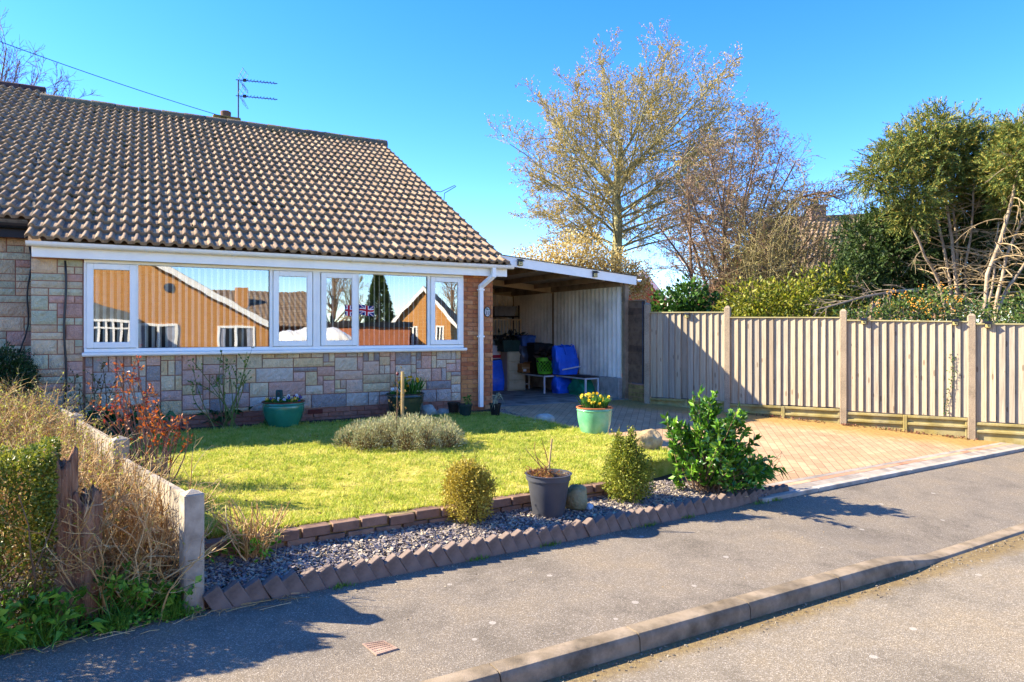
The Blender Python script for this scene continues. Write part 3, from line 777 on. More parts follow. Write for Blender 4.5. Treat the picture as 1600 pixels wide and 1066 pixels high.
flag_mesh(.105, .165, .005, 'flag', 'narrow folded red, white and blue flag left of the window upright', hw(t_of(538), -.058, zf))
flag_mesh(.235, .16, .012, 'flag', 'rippled red, white and blue flag in the wide pane beside the upright', hw(t_of(560.5), -.03, zf + .01))

# chimney (on the far slope) and aerial
M_CAP = mat('mossy_cap', ['#5d4c22', '#7c6829', '#6b5436'], ns=6, dirt=.4)
ch = Geo(); cy, ct = 7.55, None
def on_far(x, yy):
    # house t for column x at house depth yy
    a = (x - CX) / F_PIX; p = HO + HB * yy; return (a * p[1] - p[0]) / (HU[0] - a * HU[1])
c0, c1 = on_far(331, cy), on_far(374, cy); czt = EYE + (HOR - 187) / F_PIX * (HO + HB * cy + HU * c0)[1] - HZ + .06
stk = Geo(); stk.box((c0 + .08, cy - .22, 4.6), (c1 - .08, cy + .22, czt - .12)); stk = stk.build('chimney', M_PBRICK, bung)
g = Geo(); g.cbox((c0, cy - .3, czt - .12), (c1, cy + .3, czt), .02); g.build('chimney_cap', M_CAP, stk)
pc = on_far(352.5, cy); g = Geo(); g.lathe([(.02, .0), (.13, 0), (.12, .05), (.125, .17), (.1, .19), (.09, .19), (.09, .05)], 18, o=(pc, cy, czt)); auto_smooth(g.build('chimney_pot', mat('pot_clay', ['#6a4d3c'], dirt=.4), stk))
M_ALU = mat('aerial_metal', ['#2e3340', '#3a404e'], rough=.6, spec=.3)
ta_ = on_far(373, cy + .1); base = hw(ta_, cy + .2, czt - .2)
aer = thing('television_aerial', 'grey television aerial with two stacked combs on a mast by the chimney', 'aerial', base)
dd = base[1]; zt_ = EYE + (HOR - 116) / F_PIX * dd
g = Geo(); g.tube([(0, 0, 0), (.0, 0, zt_ - base[2] - .15)], .018, 8); g.build('mast', M_ALU, aer)
for yy in (124.5, 149.5):
    z = EYE + (HOR - yy) / F_PIX * dd - base[2]; L = 63 / F_PIX * dd; dirv = unit([.97, .10, -.06]); up = np.array([0, 0, 1.])
    sd = unit(np.cross(dirv, up)); g = Geo(); p0 = np.array([-.06, 0, z]); g.tube([p0, p0 + dirv * L], .012, 6)
    for i in range(10):
        c = p0 + dirv * (L * (.22 + .078 * i)); h = .05 - .002 * i
        g.tube([c - up * h * .3 + sd * .1, c + up * h], .006, 4); g.tube([c - sd * .1, c + sd * .1], .006, 4)
    c = p0 + dirv * L * .2; g.box((-.03, -.02, -.03), (.05, .02, .04), o=c)
    for s_ in (-1, 1):
        for q in np.linspace(-.22, .22, 3):
            a = p0 + dirv * .10 + sd * q; g.tube([a + dirv * .02, a + up * s_ * .24 + dirv * .14], .005, 4)
        for q in (.10, .24): g.tube([p0 + dirv * (.10 + .5 * q) + up * s_ * q - sd * .22, p0 + dirv * (.10 + .5 * q) + up * s_ * q + sd * .22], .005, 4)
    g.build('comb', M_ALU, aer)
# small wire dipole behind the verge
p = hw(TR + .35, 3.2, 4.35); o = thing('wire_aerial', 'small looped wire aerial sticking out past the roof verge', 'aerial', p)
g = Geo(); g.tube([(-.35, 0, .03), (0, 0, 0), (.3, 0, .14), (.33, 0, .12), (.08, 0, -.03), (.06, 0, -.3)], .008, 6); g.build('wire_loop', M_ALU, o)

# overhead telephone wire
A = at(-60, 43, 12.0); B = hw(on_far(452, 8.2), 8.2, 0); B[2] = EYE + (HOR - 211) / F_PIX * B[1]
q = np.linspace(0, 1, 24)[:, None]; P = A * (1 - q) + B * q; P[:, 2] -= (1 - (2 * q[:, 0] - 1) ** 2) * .10
tag(Geo().tube(P, .008, 5).build('overhead_wire', M_BLACKP), 'thin black telephone wire sloping over the roof ridge', 'wire')

# cables clipped to the wall
def cable(pts, label, r=.008):
    return tag(Geo().tube(pts, r, 6).build('wall_cable', M_BLACKP, smooth=True), label, 'cable')
tc = t_of(102); zc = np.linspace(2.24, .05, 14)
cable([hw(tc + .012 * sin(i * .9), -.036, z) for i, z in enumerate(zc)], 'pair of black cables running straight down the stone beside the window', .013)
zc = np.linspace(2.45, 1.0, 12); cable([hw(-6.07 - .10 * (i / 11) ** 3 + .02 * sin(i), .49, z) for i, z in enumerate(zc)], 'black cable sagging down the wall joint above the dark bush', .010)

# oval number plate
pl = thing('number_plaque', 'dark oval plaque with a painted house number on the brick pillar', 'house number', hw(t_of(760.5), -.016, z_of(760.5, 487.5)), HANG)
a = np.linspace(0, 2 * pi, 28, endpoint=False)
g = Geo(); g.extrude([(cos(b) * .064, 0, sin(b) * .092) for b in a[::-1]], (0, -.01, 0)); g.build('plate', mat('plaque_rim', ['#1d1c18'], rough=.4), pl)
g = Geo(); g.extrude([(cos(b) * .05, -.0105, sin(b) * .078) for b in a[::-1]], (0, -.003, 0)); g.build('plaque_face', mat('plaque_face', ['#c9c6bd', '#b9b4b0'], rough=.4), pl)
g = Geo(); rr = np.random.default_rng(2); P = np.c_[rr.uniform(-.03, .03, 22), np.full(22, -.0145), rr.uniform(.025, .06, 22)]; g.leaves(P, rr.normal(size=(22, 3)) * [1, .1, 1], .02, .014); g.build('painted_sprig', mat('sprig', ['#2f6a45', '#4c8a5d'], island=True), pl)
def text(body, size, m, parent, loc, rot, name='lettering', ext=.0015):
    cu = bpy.data.curves.new(name, 'FONT'); cu.body = body; cu.size = size; cu.align_x = 'CENTER'; cu.align_y = 'CENTER'; cu.extrude = ext
    o = bpy.data.objects.new(name, cu); COL.objects.link(o); bpy.context.view_layer.update()
    me = bpy.data.meshes.new_from_object(o.evaluated_get(bpy.context.evaluated_depsgraph_get())); bpy.data.objects.remove(o)
    me.materials.clear(); me.materials.append(m); o = bpy.data.objects.new(name, me); COL.objects.link(o); o.parent = parent; o.location = loc; o.rotation_euler = rot; return o
text('37', .085, mat('number_paint', ['#1a1a2a'], dirt=0), pl, (0, -.0155, -.028), (pi / 2, 0, 0), 'numerals')

# --- attached neighbour on the left, set slightly higher and back
nb = thing('neighbouring_bungalow', 'attached stone bungalow with black gutter, cut off by the picture edge', 'bungalow', (HO[0], HO[1], HZ), HANG)
g = Geo(); stone_blocks(g, -9.5, -6.04, -.1, 2.75, (.0967, .095), [(5, 1), (3, 1), (4, 1), (2, 1), (3, 2), (4, 2), (4, 1), (6, 1)], .55, proud=.026, rng=np.random.default_rng(8)); g.build('stone_wall', M_STONE2, nb)
g = Geo(); g.box((-12, .555, -.2), (-6.03, .80, 2.75)); g.box((-12, .81, -.2), (-11.75, DEEP, 2.6)); g.box((-11.7, DEEP - .25, -.2), (-6.03, DEEP, 2.6)); g.build('mortar_backing', M_MORT, nb)
g = Geo(); NVO = GA * 2; NVM = ROOF_RUN / cos(PITCH) + .80; tiles(g, TL - .62 - 37 * TP, TL + .2, int((NVM - NVO) / GA + .999), voff=NVO, vmax=NVM, cut=TL, other=True, rng=np.random.default_rng(9)); nr = auto_smooth(g.build('roof', M_TILE, nb), 50)
g = Geo(); ca, sa = cos(PITCH), sin(PITCH)
def sl(t, v, h): return (t, ROOF_Y0 + v * ca - h * sa, ROOF_Z0 + v * sa + h * ca)
V1 = NVM
g.extrude([sl(-12, NVO + .02, -.01), sl(-6.07, NVO + .02, -.01), sl(-6.67, V1, -.01), sl(-12, V1, -.01)], (0, .02, -.04))
g.extrude([(-12, DEEP + .3, 2.6), (-6.03, DEEP + .3, 2.6), (-6.65, ridge_y + .70, ridge_z + .34), (-12, ridge_y + .70, ridge_z + .34)], (0, -.02, -.04)); g.build('roof_deck', M_TILE, nr)
g = Geo(); g.extrude([sl(TL - .03, NVO, .03), sl(TL + .0, NVO, .02), sl(TL + .0, NVO, .05), sl(TL - .03, NVO, .05)], np.array(sl(TL - .62, V1, .03)) - np.array(sl(TL - .03, NVO, .03))); g.build('roof_joint', M_RIDGE, nr)
g = Geo(); x = -12.0
while x < -6.7:
    a = np.linspace(-.15 * pi, 1.15 * pi, 9); P = np.array([[[q, ridge_y + .70 - cos(b) * .15, ridge_z + .35 + sin(b) * .13] for b in a] for q in (x, x + .44)]); g.grid(P); x += .45
auto_smooth(g.build('ridge', mat('dark_ridge', ['#4a3633', '#5b423c'], island=True, dirt=.4), nr), 40)
g = Geo(); g.cbox((-12, .37, 2.55), (-6.08, .395, 2.70), .003); g.box((-12, .40, 2.57), (-6.08, .55, 2.585)); g.build('fascia', mat('black_fascia', ['#17181c'], rough=.4), nb)
g = Geo(); half_gutter(g, -12, -6.06, .30, 2.72); auto_smooth(g.build('gutter', M_BLACKP, nb), 35)

# ================================================================== carport
cp = thing('carport', 'lean-to carport with white fascia and corrugated side wall', 'carport', (HO[0], HO[1], HZ), HANG)
TS = 3.5; PY = (0.06, 2.66, 4.55)
M_TIMB = mat('old_timber', ['#78664f', '#947f66', '#a48f74'], ns=4, dirt=.4, bump=.5, bs=30)
M_PALEW = mat('pale_timber', ['#a8926f', '#bda783'], ns=4, dirt=.25)
M_CORR = mat('corrugated_sheet', ['#d3cfc2', '#dedacd', '#e6e3d8'], ns=2.2, dirt=.35, ds=1.4, rough=.7)
M_CEM = mat('rendered_plinth', ['#8a857c', '#a09a90', '#aea89c'], ns=3, dirt=.5, ds=4, bump=.6, bs=40)
def roofz(t): return 2.60 - .0865 * (t - 1.025)
for t, y in ((TS + .035, PY[0]), (TS + .035, PY[1]), (TS + .035, PY[2])):
    Geo().cbox((t - .05, y - .045, -.08), (t + .045, y + .045, roofz(t) - .05), .004).build('post', M_TIMB, cp)
def corr(ax, a, b, fix, z0, z1):
    n = int((b - a) / .0146); q = np.linspace(a, b, n); w = np.sin(q / .146 * 2 * pi) * .026
    P = np.array([[((fix + ww, qq, z) if ax == 'y' else (qq, fix + ww, z)) for qq, ww in zip(q, w)] for z in (z0, z1)]); return P
for y0, y1 in ((PY[0] + .05, PY[1] - .045), (PY[1] + .045, PY[2] - .04)):
    g = Geo(); g.grid(corr('y', y0, y1, TS, .40, 2.26)); g.build('side_cladding', M_CORR, cp, smooth=True)
g = Geo(); g.grid(corr('x', .62, TS + .03, 4.60, .3, 2.40)); g.build('back_cladding', M_CORR, cp, smooth=True)
g = Geo(); g.cbox((TS - .09, PY[0] + .06, -.1), (TS + .08, PY[2] + .05, .41), .01); g.cbox((.62, 4.67, -.1), (TS - .1, 4.8, .3), .01); g.build('plinth', M_CEM, cp)
g = Geo()
for y in PY[1:]:
    g.extrude([(.62, y - .025, roofz(.62) - .07), (TS - .02, y - .025, roofz(TS) - .07), (TS - .02, y - .025, roofz(TS) - .20), (.62, y - .025, roofz(.62) - .20)][::-1], (0, .045, 0))
g.build('cross_beam', M_PALEW, cp)
g = Geo()
g.cbox((TS - .085, PY[0], 2.20), (TS - .03, PY[2] + .1, 2.345), .004); g.box((TS + .03, PY[0] + .05, 2.2), (TS + .06, PY[2] + .1, 2.34))
for t in (.68, 1.45, 2.2, 2.95):
    zz = roofz(t) - .065; g.cbox((t, .0, zz - .10), (t + .045, 2.6, zz), .003); g.cbox((t, 2.69, zz - .10), (t + .045, 4.7, zz), .003)
g.build('joist', M_TIMB, cp)
n = 240; q = np.linspace(0, 4.9, 60); tt = np.linspace(.56, 3.62, n); P = np.zeros((2, n, 3))
for i, y in enumerate((-.04, 4.95)): P[i, :, 0] = tt; P[i, :, 1] = y; P[i, :, 2] = roofz(tt) - .035 + .018 * np.sin(tt / .076 * 2 * pi)
g = Geo(); g.grid(P); g.build('roof_sheet', mat('roof_sheet', ['#a89e8c', '#b5ab98'], ns=3, dirt=.3), cp, smooth=True)
tl, trr = t_of(778), 3.69
g = Geo(); g.extrude([(tl, -.08, roofz(tl) - .15), (trr, -.08, roofz(trr) - .15), (trr, -.08, roofz(trr) + .015), (tl, -.08, roofz(tl) + .015)], (0, .022, 0)[::1])
g.build('fascia_board', M_WHITE, cp)
g = Geo(); g.extrude([(tl, -.10, roofz(tl) + .016), (trr + .01, -.10, roofz(trr) + .016), (trr + .01, -.10, roofz(trr) + .028), (tl, -.10, roofz(tl) + .028)], (0, .3, 0)); g.build('roof_trim', mat('felt_trim', ['#4a4642'], dirt=.3), cp)
g = Geo(); half_gutter(g, 0, 5.0, 0, 0, .05); o = g.build('gutter', M_WHITE, cp); o.rotation_euler = (0, 0, pi / 2); o.location = (trr + .06, -.1, roofz(trr) - .04)

# solar lamps on the fascia and along the fence
M_LAMPF = mat('lamp_lens', ['#c9b877', '#b9a45f'], rough=.3, spec=.5, dirt=.2)
def solar_lamp(name, label, loc, rz, s=1.0, group='small solar lamps'):
    o = thing(name, label, 'solar lamp', loc, rz, group)
    g = Geo(); g.cbox((-.05 * s, -.035 * s, -.055 * s), (.05 * s, .0, .03 * s), .004); g.build('housing', M_BLACKP, o)
    g = Geo(); g.cbox((-.04 * s, -.045 * s, -.05 * s), (.04 * s, -.036 * s, .012 * s), .003); g.build('lens', M_LAMPF, o)
    g = Geo(); g.extrude([(-.055 * s, 0, .055 * s), (-.055 * s, -.08 * s, .02 * s), (-.055 * s, -.08 * s, .03 * s), (-.055 * s, 0, .065 * s)], (.11 * s, 0, 0)); g.build('solar_panel', M_BLACKP, o)
    g = Geo(); g.lathe([(0.0, -.012), (.011, -.006), (.012, .004), (0.0, .006)], 10, o=(0, -.05 * s, -.015)); g.build('sensor', M_BLACKP, o)
    return o
for x, lab in ((808.5, 'small solar lamp at the end of the carport fascia near the roof tiles'), (925, 'small solar lamp near the outer end of the carport fascia')):
    t = t_of(x) ; solar_lamp('solar_lamp', lab, hw(t, -.081, roofz(t) - .065), HANG)
# ================================================================== closeboard fence
M_PALE = NT('weathered_pale'); r = M_PALE.island()
col = M_PALE.ramp(r, ['#8a7d68', '#ab9c84', '#9a8f7d', '#b5a68c', '#9c8a72', '#857c6e', '#a59a88'])
gr = M_PALE.noise(1, 6, .7, M_PALE.mapping(scale=(60, 60, 2.2)))
col = M_PALE.mix(1.0, col, M_PALE.ramp(gr, [(.62, .60, .58, 1), (1.06, 1.05, 1.03, 1)], [.32, .6]), 'MULTIPLY')
kn = M_PALE.math('LESS_THAN', M_PALE.voro(1, 'Distance', M_PALE.mapping(scale=(9, 9, 2.6))), .13)
col = M_PALE.mix(M_PALE.math('MULTIPLY', kn, .6), col, '#5a4632')
M_PALE = M_PALE.bsdf(col, .85, .2, 0, gr, .35, .004)
M_POSTC = mat('aggregate_post', ['#857560', '#9a8870', '#ae9a7e'], ns=70, nd=3, dirt=.3, bump=1.0, bs=90, bd=.006)
M_GRAV = mat('mossy_gravel_board', ['#7a6c42', '#95854e', '#a39668', '#8a8062'], ns=3.5, dirt=.4, bump=.6, bs=90)
M_RAIL = mat('fence_cap', ['#a39766', '#b5a97a'], ns=4, dirt=.3)
FA = atan2(FD[1], FD[0]); FN = np.array([FD[1], -FD[0]])     # FN points to the drive
fence = thing('closeboard_fence', 'tall weathered closeboard fence on concrete posts beside the drive', 'fence', (*FP, 0), FA)
def fs_of(x):
    a = (x - CX) / F_PIX; return (a * FP[1] - FP[0]) / (FD[0] - a * FD[1])
def fz(x, y): 
    d = FP[1] + FD[1] * fs_of(x); return EYE - (y - HOR) / F_PIX * d
PS = [fs_of(1012), 0.0, fs_of(1318), fs_of(1518), fs_of(1518) + 1.85]
PT = [fz(1012, 473), fz(1137, 478), fz(1318, 483), fz(1518, 490), 1.88]
def fbase(s): return float(gz(*(FP + FD * s)))
def post():
    return None
for s, zt in zip(PS, PT):
    g = Geo(); b = fbase(s) - .1
    g.cbox((s - .052, -.06, b), (s + .052, .06, zt - .03), .008)
    q = [(s - .044, -.052), (s + .044, -.052), (s + .044, .052), (s - .044, .052)]; V = [(*p, zt - .031) for p in q] + [(s - .02, -.02, zt), (s + .02, -.02, zt), (s + .02, .02, zt), (s - .02, .02, zt)]
    g.add(V, [[0, 1, 5, 4], [1, 2, 6, 5], [2, 3, 7, 6], [3, 0, 4, 7], [4, 5, 6, 7]]); g.build('post', M_POSTC, fence)
TOPS = [(2.068, 2.055), (1.962, 1.945), (1.900, 1.865), (1.83, 1.815)]
BOTS = [(.485, .475), (.440, .455), (.410, .393), (.345, .335)]
rf = np.random.default_rng(12)
for i in range(4):
    a, b = PS[i] + .052, PS[i + 1] - .052; (t0, t1), (b0, b1) = TOPS[i], BOTS[i]
    n = max(8, round((b - a) / .113)); w = (b - a) / n; g = Geo()
    for k in range(n):
        x0 = a + k * w + (rf.normal(0, .006) if k else 0); x1 = a + (k + 1) * w + .016; u = (k + .5) / n; zt = t0 + (t1 - t0) * u - .015; zb = b0 + (b1 - b0) * u + rf.normal(0, .003)
        if k == n - 1: x1 = b
        q = rf.normal(0, .0025); y_out = -.046 + q; y_in = -.003 + q * .5
        # wedge: thin on its left edge, thick on its right edge, facing -y
        g.extrude([(x0, y_in - .006, zb), (x0, y_in, zb), (x1, y_in + .000, zb), (x1, y_out, zb)][::-1], (0, 0, zt - zb))
    p = g.build('fence_panel', M_PALE, fence)
    g = Geo(); g.extrude([(a, -.06, t0 - .014), (a, .03, t0 - .014), (a, .03, t0 + .004), (a, -.06, t0 + .004)], (b - a, 0, t1 - t0)); g.build('capping', M_RAIL, p)
    g = Geo()
    for u in (.15, .5, .85): z = b0 + (t0 - b0) * u; g.box((a, .001, z - .03), (b, .05, z + .03))
    g.build('back_rail', M_TIMB, p)
    # gravel board with two sunk fields
    zb0, zb1 = min(fbase(a), fbase(b)) - .12, min(b0, b1) - .008; zz = max(fbase(a), fbase(b)); g = Geo()
    g.box((a, -.012, zb0), (b, .02, zb1 - .0)); h = .042
    m_ = (a + b) / 2
    for z in (zb1 - h, zb1 - .155): g.cbox((a, -.05, z), (m_ - .03, -.0125, z + h), .006); g.cbox((m_ + .03, -.05, z), (b, -.0125, z + h), .006)
    g.cbox((m_ - .029, -.054, zb0), (m_ + .029, -.0125, zb1), .006); g.cbox((a, -.034, zb0), (a + .03, -.0125, zb1 - h - .001), .005); g.cbox((b - .03, -.034, zb0), (b, -.0125, zb1 - h - .001), .005)
    g.build('gravel_board', M_GRAV, fence)
# short dark panel between the first post and the carport, on yellow brick
d0 = np.array(hw(TS + .09, PY[0], 0)[:2]); d1 = FP + FD * PS[0]; dl = d0 - d1; L = np.linalg.norm(dl) - .05; old = thing('old_fence_panel', 'short dark rotting board panel standing on yellow brick between carport and post', 'fence', (*d1, 0), atan2(dl[1], dl[0]))
M_DARKW = mat('dark_boards', ['#5d4636', '#7a6048', '#6c533f', '#907a60'], island=True, dirt=.5, ds=7, bump=.7, bs=25)
g = Geo(); zt = fz(1005, 473) + .02; n = 13; zb = .72
for k in range(n):
    z0 = zb + (zt - zb) * k / n; z1 = zb + (zt - zb) * (k + 1) / n + .02; x = np.linspace(.06, L, 9); w = rf.normal(0, .006, 9)
    P = np.array([np.c_[x, np.full(9, .026 + .006), z0 + w], np.c_[x, np.full(9, .018), z1 + 0 * w]]); g.grid(P)
g.build('board_panel', M_DARKW, old); g = Geo(); g.box((.055, -.02, zb - .02), (.10, .016, zt + .02)); g.box((L - .045, -.02, zb - .02), (L, .016, zt + .02)); g.box((.055, -.02, zt + .021), (L, .04, zt + .04)); g.build('frame', M_TIMB, old)
g = Geo(); g.tube([(.085, .045, zb), (.085, .045, zt)], .012, 6); g.build('conduit', M_ALU, old)
M_YBRICK = mat('yellow_brick', ['#8f7442', '#a98a50', '#7a6340', '#9c7f55'], island=True, dirt=.5, ds=9, bump=.6, bs=60)
g = Geo(); g.box((.055, -.05, .2), (L, .02, zb - .025), 1); brickwork(g, .055, L, .22, zb - .03, 0, 0, depth=.0, bl=.215, R=rotz(pi), o=(L + .055, .03, 0)); g.build('brick_base', [M_YBRICK, M_MORT], old)
# little lamps clipped to the capping
def fence_lamp(x, lab, dz=-.01):
    s = fs_of(x); i = [k for k in range(4) if PS[k] <= s][-1]; u = (s - PS[i]) / (PS[i + 1] - PS[i]); z = TOPS[i][0] + (TOPS[i][1] - TOPS[i][0]) * u
    p = FP + FD * s + FN * .052; solar_lamp('solar_lamp', lab, (p[0], p[1], z + dz - .04), FA, .85, 'small solar lamps')
fence_lamp(1075, 'small solar lamp on the fence panel nearest the carport', -.02)
fence_lamp(1350, 'small solar lamp just right of the middle tall fence post', .02)
fence_lamp(1492, 'small solar lamp just left of the rightmost fence post', .02)
fence_lamp(1543, 'small solar lamp on the panel at the right picture edge', .02)
# trailing sprig on the third panel
M_SPRIG = mat('trailing_leaf', ['#2f4a1c', '#47652a', '#5d7a35'], island=True, transl=.2)
o = thing('trailing_plant', 'thin leafy sprig hanging down the fence beside the rightmost post', 'plant', (*(FP + FD * fs_of(1483) + FN * .05), 0), FA)
g = Geo(); st_ = Geo(); zz = np.linspace(fz(1483, 553), fz(1483, 648), 40); pts = np.c_[.05 * np.sin(np.linspace(0, 5, 40)), np.full(40, -.01), zz]
st_.tube(pts, .003, 4); P = np.repeat(pts, 2, 0) + rf.normal(0, .018, (80, 3)) * [1.4, .4, 1]; g.leaves(P, rf.normal(size=(80, 3)) * [1, .5, 1], .038, .020)
st_.build('stem', M_TIMB, o); g.build('leaves', M_SPRIG, o)
# ================================================================== things kept in the carport
def tx(x, y): return on_far(x, y)
def hthing(name, label, cat, t, y, z=.006, rz=0.0, group=None): return thing(name, label, cat, hw(t, y, z), HANG + rz, group)
M_STEEL = mat('white_steel', ['#c9c9c8'], rough=.4, spec=.5, dirt=.1)
M_BROWN = mat('dark_slat', ['#3a2a24', '#4a3830'], ns=9)
def bench(label, t, y, w, l, h=.40):
    o = hthing('bench', label, 'bench', t, y, group='white legged benches in the carport')
    g = Geo()
    for k in range(5): a = -w / 2 + w * k / 5; g.cbox((a + .004, -l / 2, h - .022), (a + w / 5 - .004, l / 2, h), .003)
    g.build('seat', M_BROWN, o)
    g = Geo(); frame(g, -w / 2, w / 2, 0, l, .03, -.02, .005); 
    g = Geo()
    for q in (-1, 1): g.cbox((q * (w / 2 - .016) - .015, -l / 2, h - .054), (q * (w / 2 - .016) + .015, l / 2, h - .024), .003); g.cbox((-w / 2 + .032, q * (l / 2 - .016) - .015, h - .054), (w / 2 - .032, q * (l / 2 - .016) + .015, h - .024), .003)
    g.build('seat_frame', M_STEEL, o)
    for a in (-1, 1):
        for b in (-1, 1):
            g = Geo(); g.cbox((a * (w / 2 - .018) - .017, b * (l / 2 - .018) - .017, 0), (a * (w / 2 - .018) + .017, b * (l / 2 - .018) + .017, h - .055), .003); g.build('leg', M_STEEL, o)
    g = Geo(); g.box((-w / 2 + .03, l / 2 - .028, .10), (w / 2 - .03, l / 2 - .008, .125)); g.build('stretcher', M_STEEL, o)
    return o
bench('white legged bench under the green basket and dark boxes', tx(838, 2.35), 2.35, .36, 1.25)
bench('white legged bench along the corrugated wall under the big blue bag', 3.2, 1.3, .34, 1.2)

def bag(name, label, cat, t, y, z, sx, sy, sz, m, seed, lean=0, extra=None, rz=0.0):
    """a soft woven sack: superellipse rings pinched at the top and creased"""
    r = np.random.default_rng(seed); nu, nv = 40, 22; u = np.linspace(0, 2 * pi, nu, endpoint=False); P = np.zeros((nv, nu + 1, 3))
    ph = r.uniform(0, 6, 6)
    for j in range(nv):
        v = j / (nv - 1); wid = (1 - .10 * v ** 3) * (.86 + .14 * sin(min(1, v * 2.2 + .12) * pi / 2)); dep = (1 - .72 * v ** 2.2) * (.8 + .2 * sin(min(1, v * 2) * pi / 2))
        cu, su = np.cos(u), np.sin(u); ex = .38
        x = np.sign(cu) * np.abs(cu) ** ex * sx / 2 * wid; y_ = np.sign(su) * np.abs(su) ** ex * sy / 2 * dep
        cr = 1 + .05 * np.sin(u * 3 + ph[0] + v * 5) + .04 * np.sin(u * 7 + ph[1] - v * 9) + .025 * np.sin(u * 13 + ph[2] + v * 16)
        P[j, :nu, 0] = x * cr + lean * v; P[j, :nu, 1] = y_ * cr; P[j, :nu, 2] = sz * v + .02 * v * np.sin(u * 3 + ph[3])
    P[:, nu] = P[:, 0]
    o = hthing(name, label, cat, t, y, z, rz); g = Geo(); g.grid(P); g.add(np.c_[P[-1, :nu, :2] * .9, P[-1, :nu, 2] - .03], [list(range(nu))]); g.build('sack', m, o, smooth=True)
    return o
M_BLUE = mat('blue_woven_plastic', ['#1450c8', '#1c62e0', '#2a70ea'], ns=5, rough=.45, spec=.5, dirt=.25, bump=.5, bs=25)
M_GREENB = mat('green_woven_plastic', ['#147052', '#1a8562', '#22946e'], ns=6, rough=.5, spec=.4, dirt=.3, bump=.8, bs=18)
o = bag('shopping_bag', 'large bright blue woven shopping bag standing on the bench by the corrugated wall', 'bag', tx(884, 1.6), 1.6, .408, .54, .34, .60, M_BLUE, 3, -.05)
g = Geo(); g.extrude([(-.22, -.215, .10), (.24, -.215, .16), (.24, -.215, .185), (-.22, -.215, .125)], (0, .01, 0)); g.build('white_band', M_STEEL, o)
g = Geo()
for s_ in (-.12, .12): g.tube([(s_ - .05, -.06, .58), (s_ - .04, -.09, .64), (s_ + .02, -.10, .60), (s_ + .03, -.14, .42)], .012, 5)
g.build('handle', M_BLUE, o, smooth=True)
bag('shopping_bag', 'crumpled blue bag squeezed beneath the bench below the larger blue bag', 'bag', tx(878, 1.72), 1.72, .006, .40, .34, .36, M_BLUE, 8)
bag('garden_bag', 'dark green bag stuffed beneath the bench nearest the drive', 'bag', tx(909, 1.2), 1.2, .006, .36, .66, .34, M_GREENB, 9)
bag('garden_bag', 'blue tarpaulin bundle on the floor behind the brick pillar', 'bag', tx(774, 3.0), 3.0, .006, .48, .4, .66, M_BLUE, 14)
# green laundry basket: ring of lattice
M_LIME = mat('lime_plastic', ['#55a81e', '#63b826'], rough=.4, spec=.5, dirt=.1)
o = hthing('laundry_basket', 'lime green lattice laundry basket on the white legged bench', 'basket', tx(852, 1.95), 1.95, .408)
nu = 15; g = Geo(); H_ = .34
def br(v, a): r0 = .155 + .04 * v; return (cos(a) * r0 * 1.05, sin(a) * r0 * .85, v * H_)
for k in range(nu):
    for sg in (-1, 1):
        v = np.linspace(.10, .82, 7); a = 2 * pi * k / nu + sg * (v - .1) * 1.6
        g.tube([br(q, b) for q, b in zip(v, a)], .0075, 4)
g.build('lattice', M_LIME, o)
ring = lambda v: np.array([br(v, a) for a in np.linspace(0, 2 * pi, 41)])
g = Geo(); g.grid(np.array([ring(0), ring(.12)])); g.grid(np.array([ring(.80), ring(1.0)])); g.add(ring(0.01)[:-1], [list(range(40))]); g.tube(ring(1.0), .012, 6, cap=False); g.build('shell', M_LIME, o, smooth=True)
g = Geo(); rr = np.random.default_rng(4); P = np.c_[rr.normal(0, .09, 90), rr.normal(0, .07, 90), .28 + rr.random(90) * .22]; g.leaves(P, rr.normal(size=(90, 3)) * [1, 1, .4], .16, .10)
tag(g.build('clothes_heap', mat('dark_cloth', ['#17130f', '#2c211c', '#3a2f2c', '#4a4038'], island=True)), 'dark heap of folded clothes piled in the green basket', 'clothes'); bpy.data.objects['clothes_heap'].location = hw(tx(852, 1.95), 1.95, .408); bpy.data.objects['clothes_heap'].rotation_euler = (0, 0, HANG)
# boxes and crates
def crate(name, label, cat, t, y, z, sx, sy, sz, m, lid=None, rz=0.0, taper=.9, handles=True, ribs=4):
    o = hthing(name, label, cat, t, y, z, rz); g = Geo(); b = taper
    def ringp(k, zz, off=0): return [(-sx / 2 * k - off, -sy / 2 * k - off, zz), (sx / 2 * k + off, -sy / 2 * k - off, zz), (sx / 2 * k + off, sy / 2 * k + off, zz), (-sx / 2 * k - off, sy / 2 * k + off, zz)]
    A, B, Cc, D, E = ringp(b, 0), ringp(1, sz), ringp(1, sz, .012), ringp(1, sz - .03, .012), ringp(1 - .02, sz - .02)
    V = A + B; g.add(V, [[3, 2, 1, 0], [0, 1, 5, 4], [1, 2, 6, 5], [2, 3, 7, 6], [3, 0, 4, 7]])
    g.add(B + Cc + D, [[i, (i + 1) % 4, 4 + (i + 1) % 4, 4 + i] for i in range(4)] + [[4 + i, 4 + (i + 1) % 4, 8 + (i + 1) % 4, 8 + i] for i in range(4)])
    for k in range(ribs):
        x = -sx / 2 * .8 + sx * .8 * k / max(1, ribs - 1); g.box((x - .008, -sy / 2 * (b + .06), .02), (x + .008, -sy / 2 * (b - .02), sz - .04))
    g.build('tub', m, o)
    if lid: g = Geo(); g.cbox((-sx / 2 - .015, -sy / 2 - .015, sz + .001), (sx / 2 + .015, sy / 2 + .015, sz + .035), .01); g.cbox((-sx / 2 + .03, -sy / 2 + .03, sz + .036), (sx / 2 - .03, sy / 2 - .03, sz + .045), .004); g.build('lid', lid, o)
    if handles: g = Geo(); g.cbox((-.06, -sy / 2 - .024, sz * .7), (.06, -sy / 2 - .0125, sz * .7 + .03), .005); g.build('handle', m, o)
    return o
